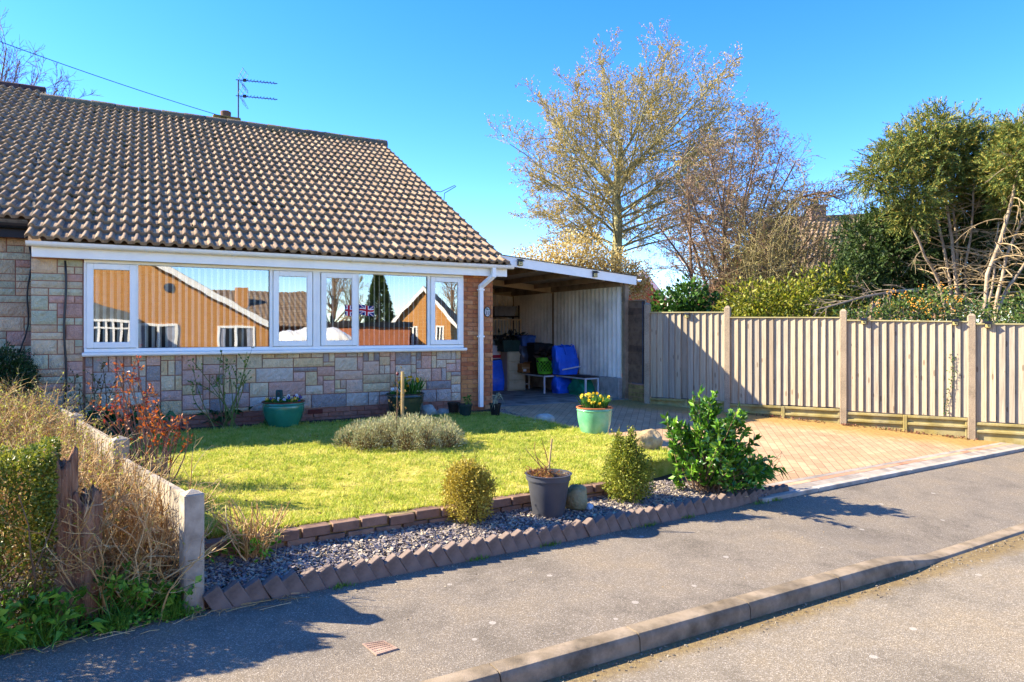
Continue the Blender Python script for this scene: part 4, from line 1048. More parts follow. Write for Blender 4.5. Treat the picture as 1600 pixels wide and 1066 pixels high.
M_BLACKB = mat('black_tub', ['#121214', '#1a1a1c'], rough=.5, spec=.4, dirt=.1)
M_DGREEN = mat('dark_green_tub', ['#12302b', '#183a33'], rough=.5, dirt=.2)
M_BEIGE = mat('beige_plastic', ['#b0a684', '#b9af8e'], rough=.55, dirt=.15)
M_CLEAR = mat('blue_clear_plastic', ['#27406f', '#34528a', '#48679c'], ns=6, rough=.25, spec=.6, dirt=.2)
M_CARD = mat('cardboard', ['#8a6238', '#9a7143'], dirt=.15)
crate('storage_tub', 'tall black lidded tub on the bench behind the green basket', 'tub', tx(836, 2.45), 2.45, .408, .24, .36, .62, M_BLACKB, M_BLACKB, ribs=3)
crate('storage_tub', 'black square tub standing close to the corrugated wall behind the clothes', 'tub', tx(849, 2.42), 2.42, .408, .30, .30, .60, M_BLACKB, M_BLACKB, ribs=2)
crate('clear_tub', 'bluish clear plastic tub stacked on a bulging bin bag', 'tub', tx(821, 2.72), 2.72, .99, .34, .30, .20, M_CLEAR, M_CLEAR)
bag('bin_bag', 'grey bulging bin bag between the beige drawers and black tub', 'bag', tx(820, 2.7), 2.7, .61, .34, .30, .42, mat('bin_bag', ['#2d3038', '#454a55', '#5a5f6c'], ns=4, rough=.35, spec=.6, bump=.8, bs=14), 21)
o = hthing('cardboard_box', 'brown cardboard box on the bench beneath the grey bin bag', 'box', tx(820, 2.62), 2.62, .408, .1); g = Geo(); g.cbox((-.17, -.14, 0), (.17, .14, .20), .004); g.build('carton', M_CARD, o)
g = Geo(); g.box((-.172, -.142, .085), (.03, -.1405, .125)); g.build('tape', mat('parcel_tape', ['#a98a60'], rough=.4), o); g = Geo(); g.box((-.14, -.1425, .03), (-.06, -.141, .08)); g.build('label', M_STEEL, o)
g = Geo(); g.extrude([(-.17, -.14, .201), (.17, -.14, .201), (.17, -.23, .24), (-.17, -.23, .24)], (0, 0, .004)); g.build('flap', M_CARD, o)
o = hthing('drawer_unit', 'beige plastic tower of drawers standing on the carport floor', 'drawers', tx(801, 2.85), 2.85); w, d, h = .46, .4, .86
g = Geo(); g.cbox((-w / 2, -d / 2 + .01, 0), (w / 2, d / 2, h), .012); g.build('carcass', M_BEIGE, o)
for k in range(4):
    z = .03 + k * .205; g = Geo(); g.cbox((-w / 2 + .02, -d / 2 - .012, z), (w / 2 - .02, -d / 2 + .009, z + .19), .008); dr = g.build('drawer', M_BEIGE, o)
    g = Geo(); g.cbox((-.08, -d / 2 - .028, z + .14), (.08, -d / 2 - .013, z + .16), .004); g.build('handle', M_BEIGE, dr)
crate('crate', 'dark green crate sitting on top of the beige drawers', 'crate', tx(796, 2.85), 2.85, .87, .52, .40, .25, M_DGREEN, ribs=6)
o = crate('paint_bucket', 'white and red tub behind the brick pillar', 'tub', tx(775, 3.15), 3.15, .70, .34, .34, .30, M_STEEL, None, ribs=0)
g = Geo(); g.box((-.172, -.172, .02), (.172, -.158, .09)); g.build('red_band', mat('red_plastic', ['#a01830'], rough=.4), o)
o = hthing('low_table', 'small black folding table holding the white and red tub', 'table', tx(775, 3.2), 3.2); g = Geo(); g.cbox((-.24, -.2, .66), (.24, .2, .69), .004); g.build('table_top', M_BLACKB, o)
for a in (-.2, .2):
    g = Geo(); g.tube([(a, -.17, 0), (a, .15, .66)], .012, 6); g.tube([(a + .01, .17, 0), (a + .01, -.15, .66)], .012, 6); g.build('leg', M_BLACKB, o)
# shelves on the back wall with a slatted gate leaning in front
M_SHELF = mat('shelf_edge', ['#2b2623', '#3a332e'])
o = hthing('shelf_unit', 'dark two tier shelf unit against the back of the carport', 'shelves', 2.62, 4.36)
for z in (1.18, 1.66): g = Geo(); g.cbox((-.75, -.17, z), (.85, .17, z + .03), .003); g.build('shelf', M_SHELF, o)
for a in (-.74, .83):
    for b in (-.16, .15): g = Geo(); g.box((a - .015, b - .012, 0), (a + .015, b + .012, 1.95)); g.build('upright', M_SHELF, o)
M_PINE = mat('pale_pine', ['#d0b88e', '#dcc69c'], ns=4, dirt=.2)
o = hthing('slatted_gate', 'pale wooden slatted stair gate leaning against the shelves', 'gate', tx(793, 4.10), 4.10, 1.225)
g = Geo(); g.cbox((-.40, -.015, 0), (.40, .015, .03), .003); g.cbox((-.40, -.015, .36), (.40, .015, .39), .003)
for k in range(10): x = -.37 + k * .74 / 9; g.cbox((x - .018, -.009, .03), (x + .018, .009, .36), .002)
g.build('slats', M_PINE, o)
o = crate('white_box', 'greyish white ventilated box beside the slatted gate', 'box', tx(819, 4.30), 4.30, 1.211, .20, .24, .30, mat('grey_white_plastic', ['#9a9aa2', '#a8a8b0'], rough=.5), M_STEEL, ribs=3)
crate('open_bin', 'pale grey open fronted bin on the top shelf beside another', 'bin', tx(777, 4.36), 4.36, 1.692, .30, .30, .24, mat('grey_plastic', ['#74767a', '#86888c'], rough=.5), taper=.75, ribs=2)
crate('open_bin', 'pale grey open fronted bin on the top shelf nearest the side wall', 'bin', tx(793, 4.36), 4.36, 1.692, .36, .30, .24, mat('grey_plastic', ['#7d7f83', '#8d8f93'], rough=.5), taper=.75, ribs=2)
M_GLOVE = mat('dark_tools', ['#101210', '#1c1f1a', '#23281d'], island=True)
g = Geo(); rr = np.random.default_rng(6); P = np.c_[rr.normal(0, .2, 70), rr.normal(0, .08, 70), rr.random(70) * .16]; g.leaves(P, rr.normal(size=(70, 3)) * [1, .5, .8], .16, .07)
o = g.build('tool_heap', M_GLOVE); o.location = hw(tx(797, 2.86), 2.86, 1.10); o.rotation_euler = (0, 0, HANG); tag(o, 'dark tangle of garden gloves and tools heaped in the green crate', 'tools')
o = Geo().tube([(.0, -.05, .12), (.05, -.06, .24), (.10, -.06, .26), (.13, -.05, .2)], .012, 6).build('hook', M_BLACKB); o.location = hw(tx(797, 2.86), 2.86, 1.10); o.rotation_euler = (0, 0, HANG); tag(o, 'black curved hook rising out of the heap of tools in the crate', 'hook')
# ================================================================== masonry and ornaments of the front garden
M_WALLB = mat('garden_wall_brick', ['#745a4b', '#856957', '#8e705c', '#7a6356'], island=True, dirt=.35, ds=12, bump=.6, bs=90)
M_YMORT = mat('sandy_mortar', ['#a08a5c', '#8d7a55'], ns=14)
gw = thing('garden_wall', 'low two course brown brick wall holding up the lawn', 'wall', (*SO, 0), SANG)
rr = np.random.default_rng(31)
g = Geo(); s = 0.10
g.box((.08, .565, .02), (3.93, .63, .255), 1)
for j, z in enumerate((.115, .192)):
    s = .06 + (0 if j else -.11)
    while s < 3.95:
        e = min(s + .215, 3.98); q = rr.normal(0, .004, 3)
        if e - s > .05: g.cbox((max(s, .06) + .006, .535 + q[0] - .008 * j, z + q[1]), (e - .006, .64 + q[0], z + .068 + q[1]), .004, 0)
        s += .227
g.build('courses', [M_WALLB, M_YMORT], gw)
# short return along the left side of the lawn: worn coping bricks
M_COPE = mat('worn_coping', ['#a5835f', '#b9976f', '#9a7a62'], island=True, dirt=.35, ds=10, bump=.5, bs=60)
A0 = np.array(st(.10, .66)); A1 = np.array(LAWN[-1]); dv = (A1 - A0) / np.linalg.norm(A1 - A0); ang = atan2(dv[1], dv[0])
ed = thing('lawn_edging', 'worn pale coping bricks edging the left side of the lawn', 'edging', (*A0, 0), ang)
g = Geo(); x = 0
while x < 2.6:
    l = .30 + rr.normal(0, .02); zz = float(lawn_z(*(A0 + dv * x))); g.cbox((x, -.02 + rr.normal(0, .01), .1), (x + l, .13, zz + rr.normal(0, .008)), .01); x += l + .012
g.build('coping', M_COPE, ed)
# saw-tooth edging bricks along the pavement
M_EDGE = mat('edging_brick', ['#5f5249', '#6f6056', '#7d6b60', '#665850'], ns=2.5, dirt=.4, ds=9, bump=.5, bs=120, rough=.75)
proto = None; n_ed = 49; s_end = 5.68
for k in range(n_ed):
    u = k / (n_ed - 1); s = .10 + (s_end - .10) * u
    if proto is None:
        g = Geo(); g.cbox((-.0515, -.033, -.10), (.0515, .033, .105), .004); proto = g.build('edging_brick', M_EDGE); b = proto
        tag(b, 'brown brick tilted in the sawtooth edging beside the pavement', 'brick', 'sawtooth edging bricks along the pavement')
    else: b = clone(proto)
    low = sstep(.78, 1.0, u); x, y = st(s, .0 + rr.normal(0, .004) + .10 * low)
    b.location = (x, y, .035 - .055 * low + rr.normal(0, .003)); b.rotation_euler = (rr.normal(0, .03), -radians(30) + rr.normal(0, .035) + .15 * low, SANG + rr.normal(0, .02))
# boundary of concrete posts and panels on the left
BO = np.array([-1.97, 4.20]); BA = radians(132); BD = np.array([cos(BA), sin(BA)])
bf = thing('boundary_fence', 'low concrete post and panel fence running back to the house wall', 'fence', (*BO, 0), BA)
M_BPOST = mat('grey_concrete_post', ['#978a76', '#aa9d88', '#b9ac96'], ns=9, dirt=.45, ds=6, bump=.8, bs=120, bd=.005)
zt = [.755, .875, .90, .93]; 
for k in range(4):
    x = 1.82 * k; bz = float(gz(*(BO + BD * x))); g = Geo(); w = .058
    g.cbox((x - w, -w, bz - .1), (x + w, w, zt[k] - .03), .008); c = .012
    V = [(x - w + c, -w + c, zt[k] - .031), (x + w - c, -w + c, zt[k] - .031), (x + w - c, w - c, zt[k] - .031), (x - w + c, w - c, zt[k] - .031), (x, 0, zt[k] - .006)]
    g.add(V, [[0, 1, 4], [1, 2, 4], [2, 3, 4], [3, 0, 4]]); g.build('post', M_BPOST, bf)
zz = [(.70, .70), (.80, .83), (.85, .88)]
for k in range(3):
    a, b = 1.82 * k + .068, 1.82 * (k + 1) - .068; g = Geo()
    g.extrude([(a, -.018, -.05), (b, -.018, -.05), (b, -.018, zz[k][1]), (a, -.018, zz[k][0])], (0, .036, 0)); g.build('panel', M_BPOST, bf)

# glazed and plastic pots
def glaze(name, cols, rim, **kw): 
    return mat(name, cols, rough=.25, spec=.5, ns=3, dirt=.25, ds=5, coat=.4), mat(name + '_rim', [rim], rough=.6, dirt=.3)
def pot(name, label, P, r, h, m, rim, soil=True, belly=1.0, foot=.62, n=32):
    o = thing(name, label, 'plant pot', P); g = Geo()
    prof = [(0, 0), (r * foot, 0)] + [(r * (foot + (belly - foot) * sin(q * pi / 2) ** .8), h * q * .82) for q in np.linspace(.08, 1, 9)] + [(r * .985, h * .86), (r * 1.02, h * .885), (r * .985, h * .91), (r * .98, h * .95)]
    g.lathe(prof, n); auto_smooth(g.build('bowl', m, o), 50)
    g = Geo(); g.lathe([(r * .975, h * .951), (r * 1.03, h * .955), (r * 1.04, h * .985), (r * 1.0, h), (r * .92, h * .985), (r * .90, h * .90)], n); auto_smooth(g.build('rim', rim, o), 50)
    g = Geo(); g.lathe([(r * .93, h * .92), (r * .5, h * .945), (.001, h * .95)], n); g.build('soil', M_SOIL, o)
    return o
ga, gb = glaze('green_glaze', ['#1f6b4f', '#2a7a5b', '#35876a'], '#6d3f2a')
gc, gd = glaze('pale_green_glaze', ['#4f9a6d', '#63a97a', '#7fb68a', '#8fa868'], '#b0683f')
ge, gf = glaze('olive_glaze', ['#2b3324', '#39402b', '#454a33'], '#3d3a2c')
def hp(t, y): P = hw(t, y, 0); P[2] = float(lawn_z(P[0], P[1])) - .03; return P
tA, tB = t_of(410), t_of(605)
PA, PB = hp(-2.98, -.50), hp(-1.13, -.42)
pot('glazed_pot', 'dark green glazed pot of pansies below the window sill', PA, .285, .385, ga, gb)
pot('glazed_pot', 'dark olive pot of daffodils standing by the stone wall', PB, .285, .41, ge, gf, belly=.98)
PC = gnd(929, 678, .30); pot('glazed_pot', 'pale green glazed pot of daffodils where the lawn meets the drive', PC, .245, .375, gc, gd, belly=.98, foot=.7)
def plastic_pot(name, label, P, r, h, m, ribs=True):
    o = thing(name, label, 'plant pot', P); g = Geo()
    g.lathe([(0, 0), (r * .68, 0), (r * .70, .01), (r * .93, h * .84), (r * .97, h * .845), (r * .97, h * .86), (r * 1.0, h * .87), (r * 1.0, h * .985), (r * 1.06, h * .99), (r * 1.06, h), (r * .95, h), (r * .93, h * .9)], 30); auto_smooth(g.build('bowl', m, o), 40)
    g = Geo(); g.lathe([(r * .94, h * .915), (r * .5, h * .93), (.001, h * .925)], 24); g.build('soil', M_SOIL, o); return o
M_GREYP = mat('charcoal_plastic', ['#3a3b41', '#44454b'], rough=.5, spec=.4, dirt=.2, ds=8)
PD = gnd(857, 805, .115); pot_grey = plastic_pot('plastic_pot', 'charcoal plastic pot with a staked bare plant in the slate bed', PD, .195, .365, M_GREYP)
M_BRP = mat('brown_plastic', ['#33261d', '#3d2f25'], rough=.5, dirt=.2); M_DGP = mat('dark_green_plastic', ['#1c2c29', '#243632'], rough=.45, dirt=.2); M_BKP = mat('black_pot', ['#141414', '#1d1d1c'], rough=.5, dirt=.2)
def onh(x, y, z): P = gnd(x, y, z); return P
PE = onh(709, 647, .375); plastic_pot('plastic_pot', 'small brown plastic pot against the brick pillar', PE, .105, .19, M_BRP)
PF = onh(727, 650, .372); plastic_pot('plastic_pot', 'small dark green plastic pot beside the downpipe', PF, .115, .19, M_DGP)
PG = onh(774, 650, .372); plastic_pot('plastic_pot', 'small black pot holding a withered plant at the carport entrance', PG, .095, .20, M_BKP)
# flowers
def flowers(name, label, P, r, z0, n, cols, rng, cat='flowers', stem_h=(.12, .26), trumpet=False, leafcols=('#2f5a1f', '#47782a', '#5f8f35'), spread=1.0):
    o = thing(name, label, cat, P); g = Geo(); h = Geo()
    lm = mat('flower_leaf', list(leafcols), island=True, transl=.25)
    nl = n * 9; a = rng.uniform(0, 2 * pi, nl); rad = r * np.sqrt(rng.random(nl)) * .8
    B = np.c_[np.cos(a) * rad, np.sin(a) * rad, np.full(nl, z0)]; D = np.c_[np.cos(a) * .35, np.sin(a) * .35, np.ones(nl)] + rng.normal(0, .18, (nl, 3))
    if trumpet: g.leaves(B, D, rng.uniform(.6, 1.05, nl) * stem_h[1], .016)
    else: g.leaves(B, D * [1.6, 1.6, .6], rng.uniform(.05, .09, nl), .035)
    g.build('leaves', lm, o)
    stems = []; k = 0; pm = [mat('petal', [c], dirt=0, transl=.3, rough=.6) for c in cols]
    for i in range(n):
        a = rng.uniform(0, 2 * pi); q = r * sqrt(rng.random()) * .85; hh = rng.uniform(*stem_h); b = np.array([cos(a) * q, sin(a) * q, z0]); t = b + np.array([cos(a) * .05 * spread + rng.normal(0, .015), sin(a) * .05 * spread + rng.normal(0, .015), hh])
        stems.append((np.array([b, (b + t) / 2 + [0, 0, .02], t]), np.array([.003, .003, .0025])))
        f = unit(np.array([rng.normal(0, .6), -abs(rng.normal(.6, .4)), .35])); u = unit(np.cross(f, [0, 0, 1])); v = np.cross(u, f); m = i % len(cols)
        h = Geo(); sz = .023 if trumpet else .025
        for j in range(6 if trumpet else 5):
            b_ = 2 * pi * j / (6 if trumpet else 5); d = u * cos(b_) + v * sin(b_); e = -u * sin(b_) + v * cos(b_)
            h.add([t, t + d * sz * .6 + e * sz * .42, t + d * sz * 1.15 + f * .004, t + d * sz * .6 - e * sz * .42], np.array([[0, 1, 2, 3]]), m)
        if trumpet:
            c = np.linspace(0, 2 * pi, 8); h.grid(np.array([[t + (u * cos(w_) + v * sin(w_)) * rr_ + f * zz_ for w_ in c] for rr_, zz_ in ((.008, .002), (.010, .02), (.014, .024))]), m)
        else:
            h.add([t + f * .004 + u * .006, t + f * .004 + v * .006, t + f * .004 - u * .006, t + f * .004 - v * .006], np.array([[0, 1, 2, 3]]), (m + 1) % len(cols))
        h.build('bloom', pm, o)
    gs = Geo(); gs.tubes(stems, 4); gs.build('stems', lm, o); return o
rg = np.random.default_rng(77)
flowers('pansies', 'yellow, white and violet pansies filling the dark green pot', PA, .25, .355, 26, ['#e0a818', '#e6e4e0', '#2a2a8c', '#e3b520', '#3a2a7c'], rg, stem_h=(.03, .09))
flowers('daffodils', 'yellow daffodils leaning out of the dark olive pot', PB + [.08, .03, 0], .16, .38, 15, ['#eab308', '#efc020'], rg, trumpet=True, stem_h=(.14, .34))
flowers('pansies', 'white and orange pansies at the left of the olive pot', PB + [-.14, -.06, 0], .10, .38, 8, ['#eeece6', '#f0eee8', '#e08a18'], rg, stem_h=(.03, .10))
flowers('daffodils', 'dwarf yellow daffodils crowding the pale green pot', PC, .19, .35, 22, ['#e8c832', '#ecd24a', '#e0b828'], rg, trumpet=True, stem_h=(.08, .22))
# solar cat scarer stuck in the pansy pot
o = thing('cat_scarer', 'dark green ultrasonic cat scarer on a white stake in the pansy pot', 'animal scarer', PA + [-.02, -.12, .35])
g = Geo(); g.cbox((-.045, -.03, .06), (.045, .03, .20), .012); g.build('housing', mat('teal_plastic', ['#123a38', '#184543'], rough=.45), o); g = Geo(); g.cbox((-.014, -.04, -.06), (.014, -.031, .10), .003); g.build('stake', M_STEEL, o); g = Geo(); g.lathe([(0, 0), (.02, 0), (.02, .008), (0, .01)], 14); q = g.build('speaker', M_BLACKP, o); q.rotation_euler = (pi / 2, 0, 0); q.location = (0, -.0305, .15)
# rocks
def rock(label, P, sx, sy, sz, m, seed, rz=0.0, ang=1.0):
    import bmesh
    r = np.random.default_rng(seed); b = bmesh.new(); bmesh.ops.create_icosphere(b, subdivisions=4, radius=1.0)
    nr = [unit(r.normal(size=3)) for _ in range(14)]; of = r.uniform(.62, .95, 14)
    for v in b.verts:
        p = np.array(v.co)
        for n_, o_ in zip(nr, of):
            d = p @ n_ - o_
            if d > 0: p = p - n_ * d * ang
        p = p + .03 * np.sin(p[::-1] * 7 + seed) + .012 * np.sin(p[[1, 2, 0]] * 19)
        v.co = (p[0] * sx, p[1] * sy, max(p[2], -.6) * sz)
    me = bpy.data.meshes.new('rock'); b.to_mesh(me); b.free(); me.materials.append(m); me.polygons.foreach_set('use_smooth', np.full(len(me.polygons), True))
    o = bpy.data.objects.new('rock', me); COL.objects.link(o); o.location = P; o.rotation_euler = (0, 0, rz); tag(o, label, 'rock'); return o
M_MROCK = mat('mossy_rock', ['#5d6040', '#76764f', '#8a8566', '#6a6b4a'], ns=5, dirt=.4, ds=9, bump=.9, bs=24, bd=.02)
M_BROCK = mat('buff_rock', ['#8d7750', '#a68f66', '#b8a27c'], ns=4, dirt=.4, ds=7, bump=.9, bs=20, bd=.02)
M_WROCK = mat('pale_rock', ['#8f8f86', '#a9a99f', '#7f8478'], ns=5, dirt=.35, bump=.8, bs=22, bd=.02)
rock('rounded mossy boulder behind the charcoal pot in the slate bed', gnd(901, 802, .12) + [0, .12, .10], .125, .12, .15, M_MROCK, 3, ang=.55)
rock('angular buff rock at the lawn corner by the drive', gnd(1015, 699, .31) + [0, .1, .06], .19, .14, .17, M_BROCK, 9, .4)
rock('flat grey green rock lying on the slate strip', gnd(851, 661, .345) + [0, .1, .03], .17, .14, .10, M_WROCK, 5, .5)
rock('pale stone leaning by the brick plinth beyond the lavender', gnd(668, 652, .36) + [0, .1, .05], .15, .10, .14, M_WROCK, 12)
rock('flat pale slab half buried near the plinth', gnd(690, 650, .36) + [0, .16, .03], .16, .10, .07, M_WROCK, 15, .2)
rock('lump of pale stone in the slate before the boulder', gnd(921, 798, .12) + [0, .02, .03], .04, .04, .035, mat('blue_grey_stone', ['#8fa8b8', '#a8bcc8']), 17)
# stakes
M_STAKE = mat('wooden_stake', ['#a58a5a', '#b89c68'], ns=6, dirt=.3)
P = gnd(626, 690, .30); LAV = P
zt_ = at(628, 581, P[1])[2]; tag(Geo().tube([P + [.02, 0, -.1], np.array([at(629, 600, P[1])[0], P[1], zt_])], .021, 8).build('wooden_stake', M_STAKE), 'pale wooden stake standing up through the lavender', 'stake')
P2 = PD + [.0, 0, .33]; tag(Geo().tube([P2 + [-.005, 0, 0], P2 + [.03, .0, .335]], .0085, 7).build('bamboo_cane', M_STAKE), 'thin cane upright in the charcoal pot', 'cane')
# water meter cover
wc = thing('meter_cover', 'small rusty square meter cover set in the pavement', 'cover', gnd(592, 1011, -.026) - [0, 0, .003], radians(4))
M_RUST = mat('rusty_iron', ['#806858', '#967c6c', '#a8907c'], ns=8, dirt=.4, bump=.4, bs=60)
wx, wy = .075, .055
cs = [gnd(566, 1006, -.02) - np.array(wc.location), gnd(600, 1001, -.02) - np.array(wc.location), gnd(622, 1013, -.02) - np.array(wc.location), gnd(588, 1023, -.02) - np.array(wc.location)]
Ri = rotz(-radians(4)); cs = np.array([Ri @ c for c in cs]); cs[:, 2] = 0.0
def inset(c, k): m_ = c.mean(0); return m_ + (c - m_) * k
g = Geo(); A_, B_ = inset(cs, 1.0), inset(cs, .88)
for i in range(4): g.extrude([A_[i], A_[(i + 1) % 4], B_[(i + 1) % 4], B_[i]], (0, 0, .010))
g.build('cover_frame', M_RUST, wc)
g = Geo(); q = inset(cs, .86); g.extrude(q, (0, 0, .006))
for i in range(9):
    for j in range(5):
        u0, v0 = (i + .12) / 9, (j + .15) / 5; u1, v1 = (i + .75) / 9, (j + .8) / 5
        f = lambda u, v: (q[0] * (1 - u) + q[1] * u) * (1 - v) + (q[3] * (1 - u) + q[2] * u) * v + np.array([0, 0, .0061])
        g.extrude([f(u0, v0), f(u1, v0), f(u1, v1), f(u0, v1)], (0, 0, .003))
g.build('cover_plate', M_RUST, wc)
# rotten gate posts
M_ROT = NT('rotten_wood'); v_ = M_ROT.mapping(scale=(22, 22, 2.0)); n_ = M_ROT.noise(1, 8, .75, v_, 1.5)
M_ROT = M_ROT.bsdf(M_ROT.ramp(n_, ['#52362a', '#8f684e', '#ad8566', '#c8a688'], [.3, .42, .55, .75]), .95, .1, 0, n_, 1.0, .03)
def stump(label, P, r, h, seed, lean):
    rr_ = np.random.default_rng(seed); nu, nv = 36, 18; a = np.linspace(0, 2 * pi, nu); Pn = np.zeros((nv + 1, nu, 3)); ph = rr_.uniform(0, 6, 5)
    for j in range(nv):
        v = j / (nv - 1); rad = r * (1.05 - .12 * v + .12 * np.abs(np.sin(a * 2.5 + ph[0] + v)) + .09 * np.sin(a * 7 + ph[1] + 2 * v) + .05 * np.sin(a * 13 + ph[2] + 4 * v))
        top = h * v + (v > .92) * (.05 * np.sin(a * 3 + ph[3]) + .03 * np.sin(a * 9)); Pn[j] = np.c_[np.cos(a) * rad * 1.15 + lean[0] * v, np.sin(a) * rad * .85 + lean[1] * v, top]
    Pn[nv] = np.c_[Pn[nv - 1, :, 0] * .35 + lean[0] * .65, Pn[nv - 1, :, 1] * .35 + lean[1] * .65, np.full(nu, h - .06)]; Pn[:, -1] = Pn[:, 0]
    o = Geo().grid(Pn).build('rotten_post', M_ROT, smooth=True); o.location = P; tag(o, label, 'post', 'rotten gate posts'); return o
stump('taller rotten wooden post with a splintered top beside the clipped hedge', at(92, 900, 3.98) * [1, 1, 0], .08, at(92, 716, 3.98)[2], 4, (-.02, .02))
stump('shorter split rotten post among the dry twigs', at(128, 900, 4.05) * [1, 1, 0], .07, at(125, 776, 4.05)[2], 6, (.03, 0))
# ================================================================== planting
def rotv(v, ax, a):
    ax = unit(ax); return v * cos(a) + np.cross(ax, v) * sin(a) + ax * (ax @ v) * (1 - cos(a))
def path(rng, p, d, L, n, wig, up):
    pts = [np.array(p, float)]; d = unit(d); st_ = L / n
    for _ in range(n):
        d = unit(d + rng.normal(0, wig, 3) + np.array([0, 0, up])); pts.append(pts[-1] + d * st_)
    return np.array(pts)
def along(P, u):
    k = u * (len(P) - 1); i = min(int(k), len(P) - 2); f = k - i
    return P[i] * (1 - f) + P[i + 1] * f, unit(P[i + 1] - P[i])
def ramify(rng, P, r, lvl, S, out, L):
    """side shoots from an existing path; S: per-level dicts"""
    if lvl >= len(S): return
    q = S[lvl]
    for k in range(q['n']):
        u = q.get('s', .2) + (1 - q.get('s', .2)) * ((k + rng.random()) / q['n']); p, d = along(P, min(u, .999))
        pr = np.cross(d, unit(rng.normal(size=3))); nd = rotv(d, pr, radians(q['a']) * rng.uniform(.65, 1.3))
        l = L * q['l'] * rng.uniform(.6, 1.25) * (1.15 - q.get('t', .5) * u); rr = max(r * (1 - .75 * u) * q.get('r', .55), q.get('rm', .003))
        C_ = path(rng, p, nd, l, q.get('k', 3), q.get('w', .12), q.get('up', .08))
        out[lvl].append((C_, np.linspace(rr, rr * .35, len(C_)))); ramify(rng, C_, rr, lvl + 1, S, out, l)
def foliage(rng, tubes, per, jitter, u0=.15):
    P, D = [], []
    for c, _ in tubes:
        u = u0 + (1 - u0) * rng.random(per); k = u * (len(c) - 1); i = np.minimum(k.astype(int), len(c) - 2); f = (k - i)[:, None]
        P.append(c[i] * (1 - f) + c[i + 1] * f); D.append(c[i + 1] - c[i])
    P = np.concatenate(P); D = np.concatenate(D); D = D / (np.linalg.norm(D, axis=1, keepdims=True) + 1e-9) + rng.normal(0, jitter, P.shape)
    return P, D

def leafm(name, cols, transl=.3, rough=.5, spec=.35, **kw): return mat(name, cols, island=True, transl=transl, rough=rough, spec=spec, dirt=kw.pop('dirt', .2), ds=kw.pop('ds', 2.0), **kw)
M_BARK1 = mat('pale_bark', ['#7f7a55', '#979064', '#aaa27a'], ns=9, dirt=.4)
M_BARK2 = mat('brown_bark', ['#5a4634', '#6d5743', '#7d6750'], ns=9, dirt=.4)
M_TWIG2 = mat('russet_twig', ['#77614e', '#8b735c', '#9c866a'], island=True)
M_BUD = leafm('yellow_bud', ['#ab924c', '#bda662', '#c9b478', '#97823e'], spec=0.0, rough=.9)
M_BUD2 = leafm('russet_bud', ['#6f5244', '#836450', '#92785a', '#9a8a5e'])

# --- tall rounded tree in yellow bud behind the carport
rg = np.random.default_rng(101)
t1 = thing('budding_tree', 'tall rounded tree in yellow bud rising behind the carport', 'tree', (at(963, 420, 22)[0], 22, .3)); org = np.array(t1.location)
trunk = []; limbs = []; sub = [[], [], []]
tp_ = np.array([[0, 0, -.2], [.02, 0, 2], [0, 0, 3.6], [.06, .0, 4.9], [.02, .05, 6.2], [.16, 0, 7.6]]); trunk.append((tp_, np.array([.23, .20, .18, .14, .10, .05])))
cen = np.array([.80, 0, 6.95]); R_ = np.array([4.45, 3.6, 3.65])
NL = 36
for k in range(NL):
    ph = k * 2.39996; ze = 1 - 1.75 * (k + .5) / NL; rr_ = sqrt(max(0, 1 - ze * ze)); e = cen + R_ * np.array([cos(ph) * rr_, sin(ph) * rr_, ze]) * rg.uniform(.8, .98)
    h0 = 3.1 + 4.0 * ((ze + .75) / 1.75) + rg.uniform(-.4, .3); b, _ = along(tp_, np.clip((h0 + .2) / 7.8, .3, .97)); m_ = b * .5 + e * .5 + np.array([0, 0, -.35 + .45 * abs(1 - ze)]) + rg.normal(0, .15, 3)
    u = np.linspace(0, 1, 8)[:, None]; c = b * (1 - u) ** 2 + 2 * m_ * u * (1 - u) + e * u * u + rg.normal(0, .035, (8, 3)) * u
    r0 = rg.uniform(.028, .05); limbs.append((c, np.linspace(r0, .012, 8))); ramify(rg, c, r0, 0, [dict(n=17, a=46, l=.46, s=.2, r=.45, rm=.009, k=5, up=.07, t=.6, w=.15), dict(n=13, a=38, l=.42, s=.15, rm=.007, k=3, up=.05), dict(n=2, a=40, l=.5, s=.3, rm=.006, k=2)], sub, np.linalg.norm(e - b))
g = Geo(); g.tubes(trunk, 10); g.tubes(limbs, 7); g.build('trunk', M_BARK1, t1, smooth=True)
g = Geo(); g.tubes(sub[0], 4); g.tubes(sub[1], 3); g.tubes(sub[2], 3); g.build('branches', M_BARK1, t1)
P, D = foliage(rg, sub[1] + sub[2], 3, .7, .2); g = Geo(); g.leaves(P, D, rg.uniform(.035, .085, len(P)), rg.uniform(.02, .042, len(P)), rng=rg); g.build('buds', M_BUD, t1)
print('tree1 twigs', len(sub[1]), len(sub[2]), 'buds', len(P))

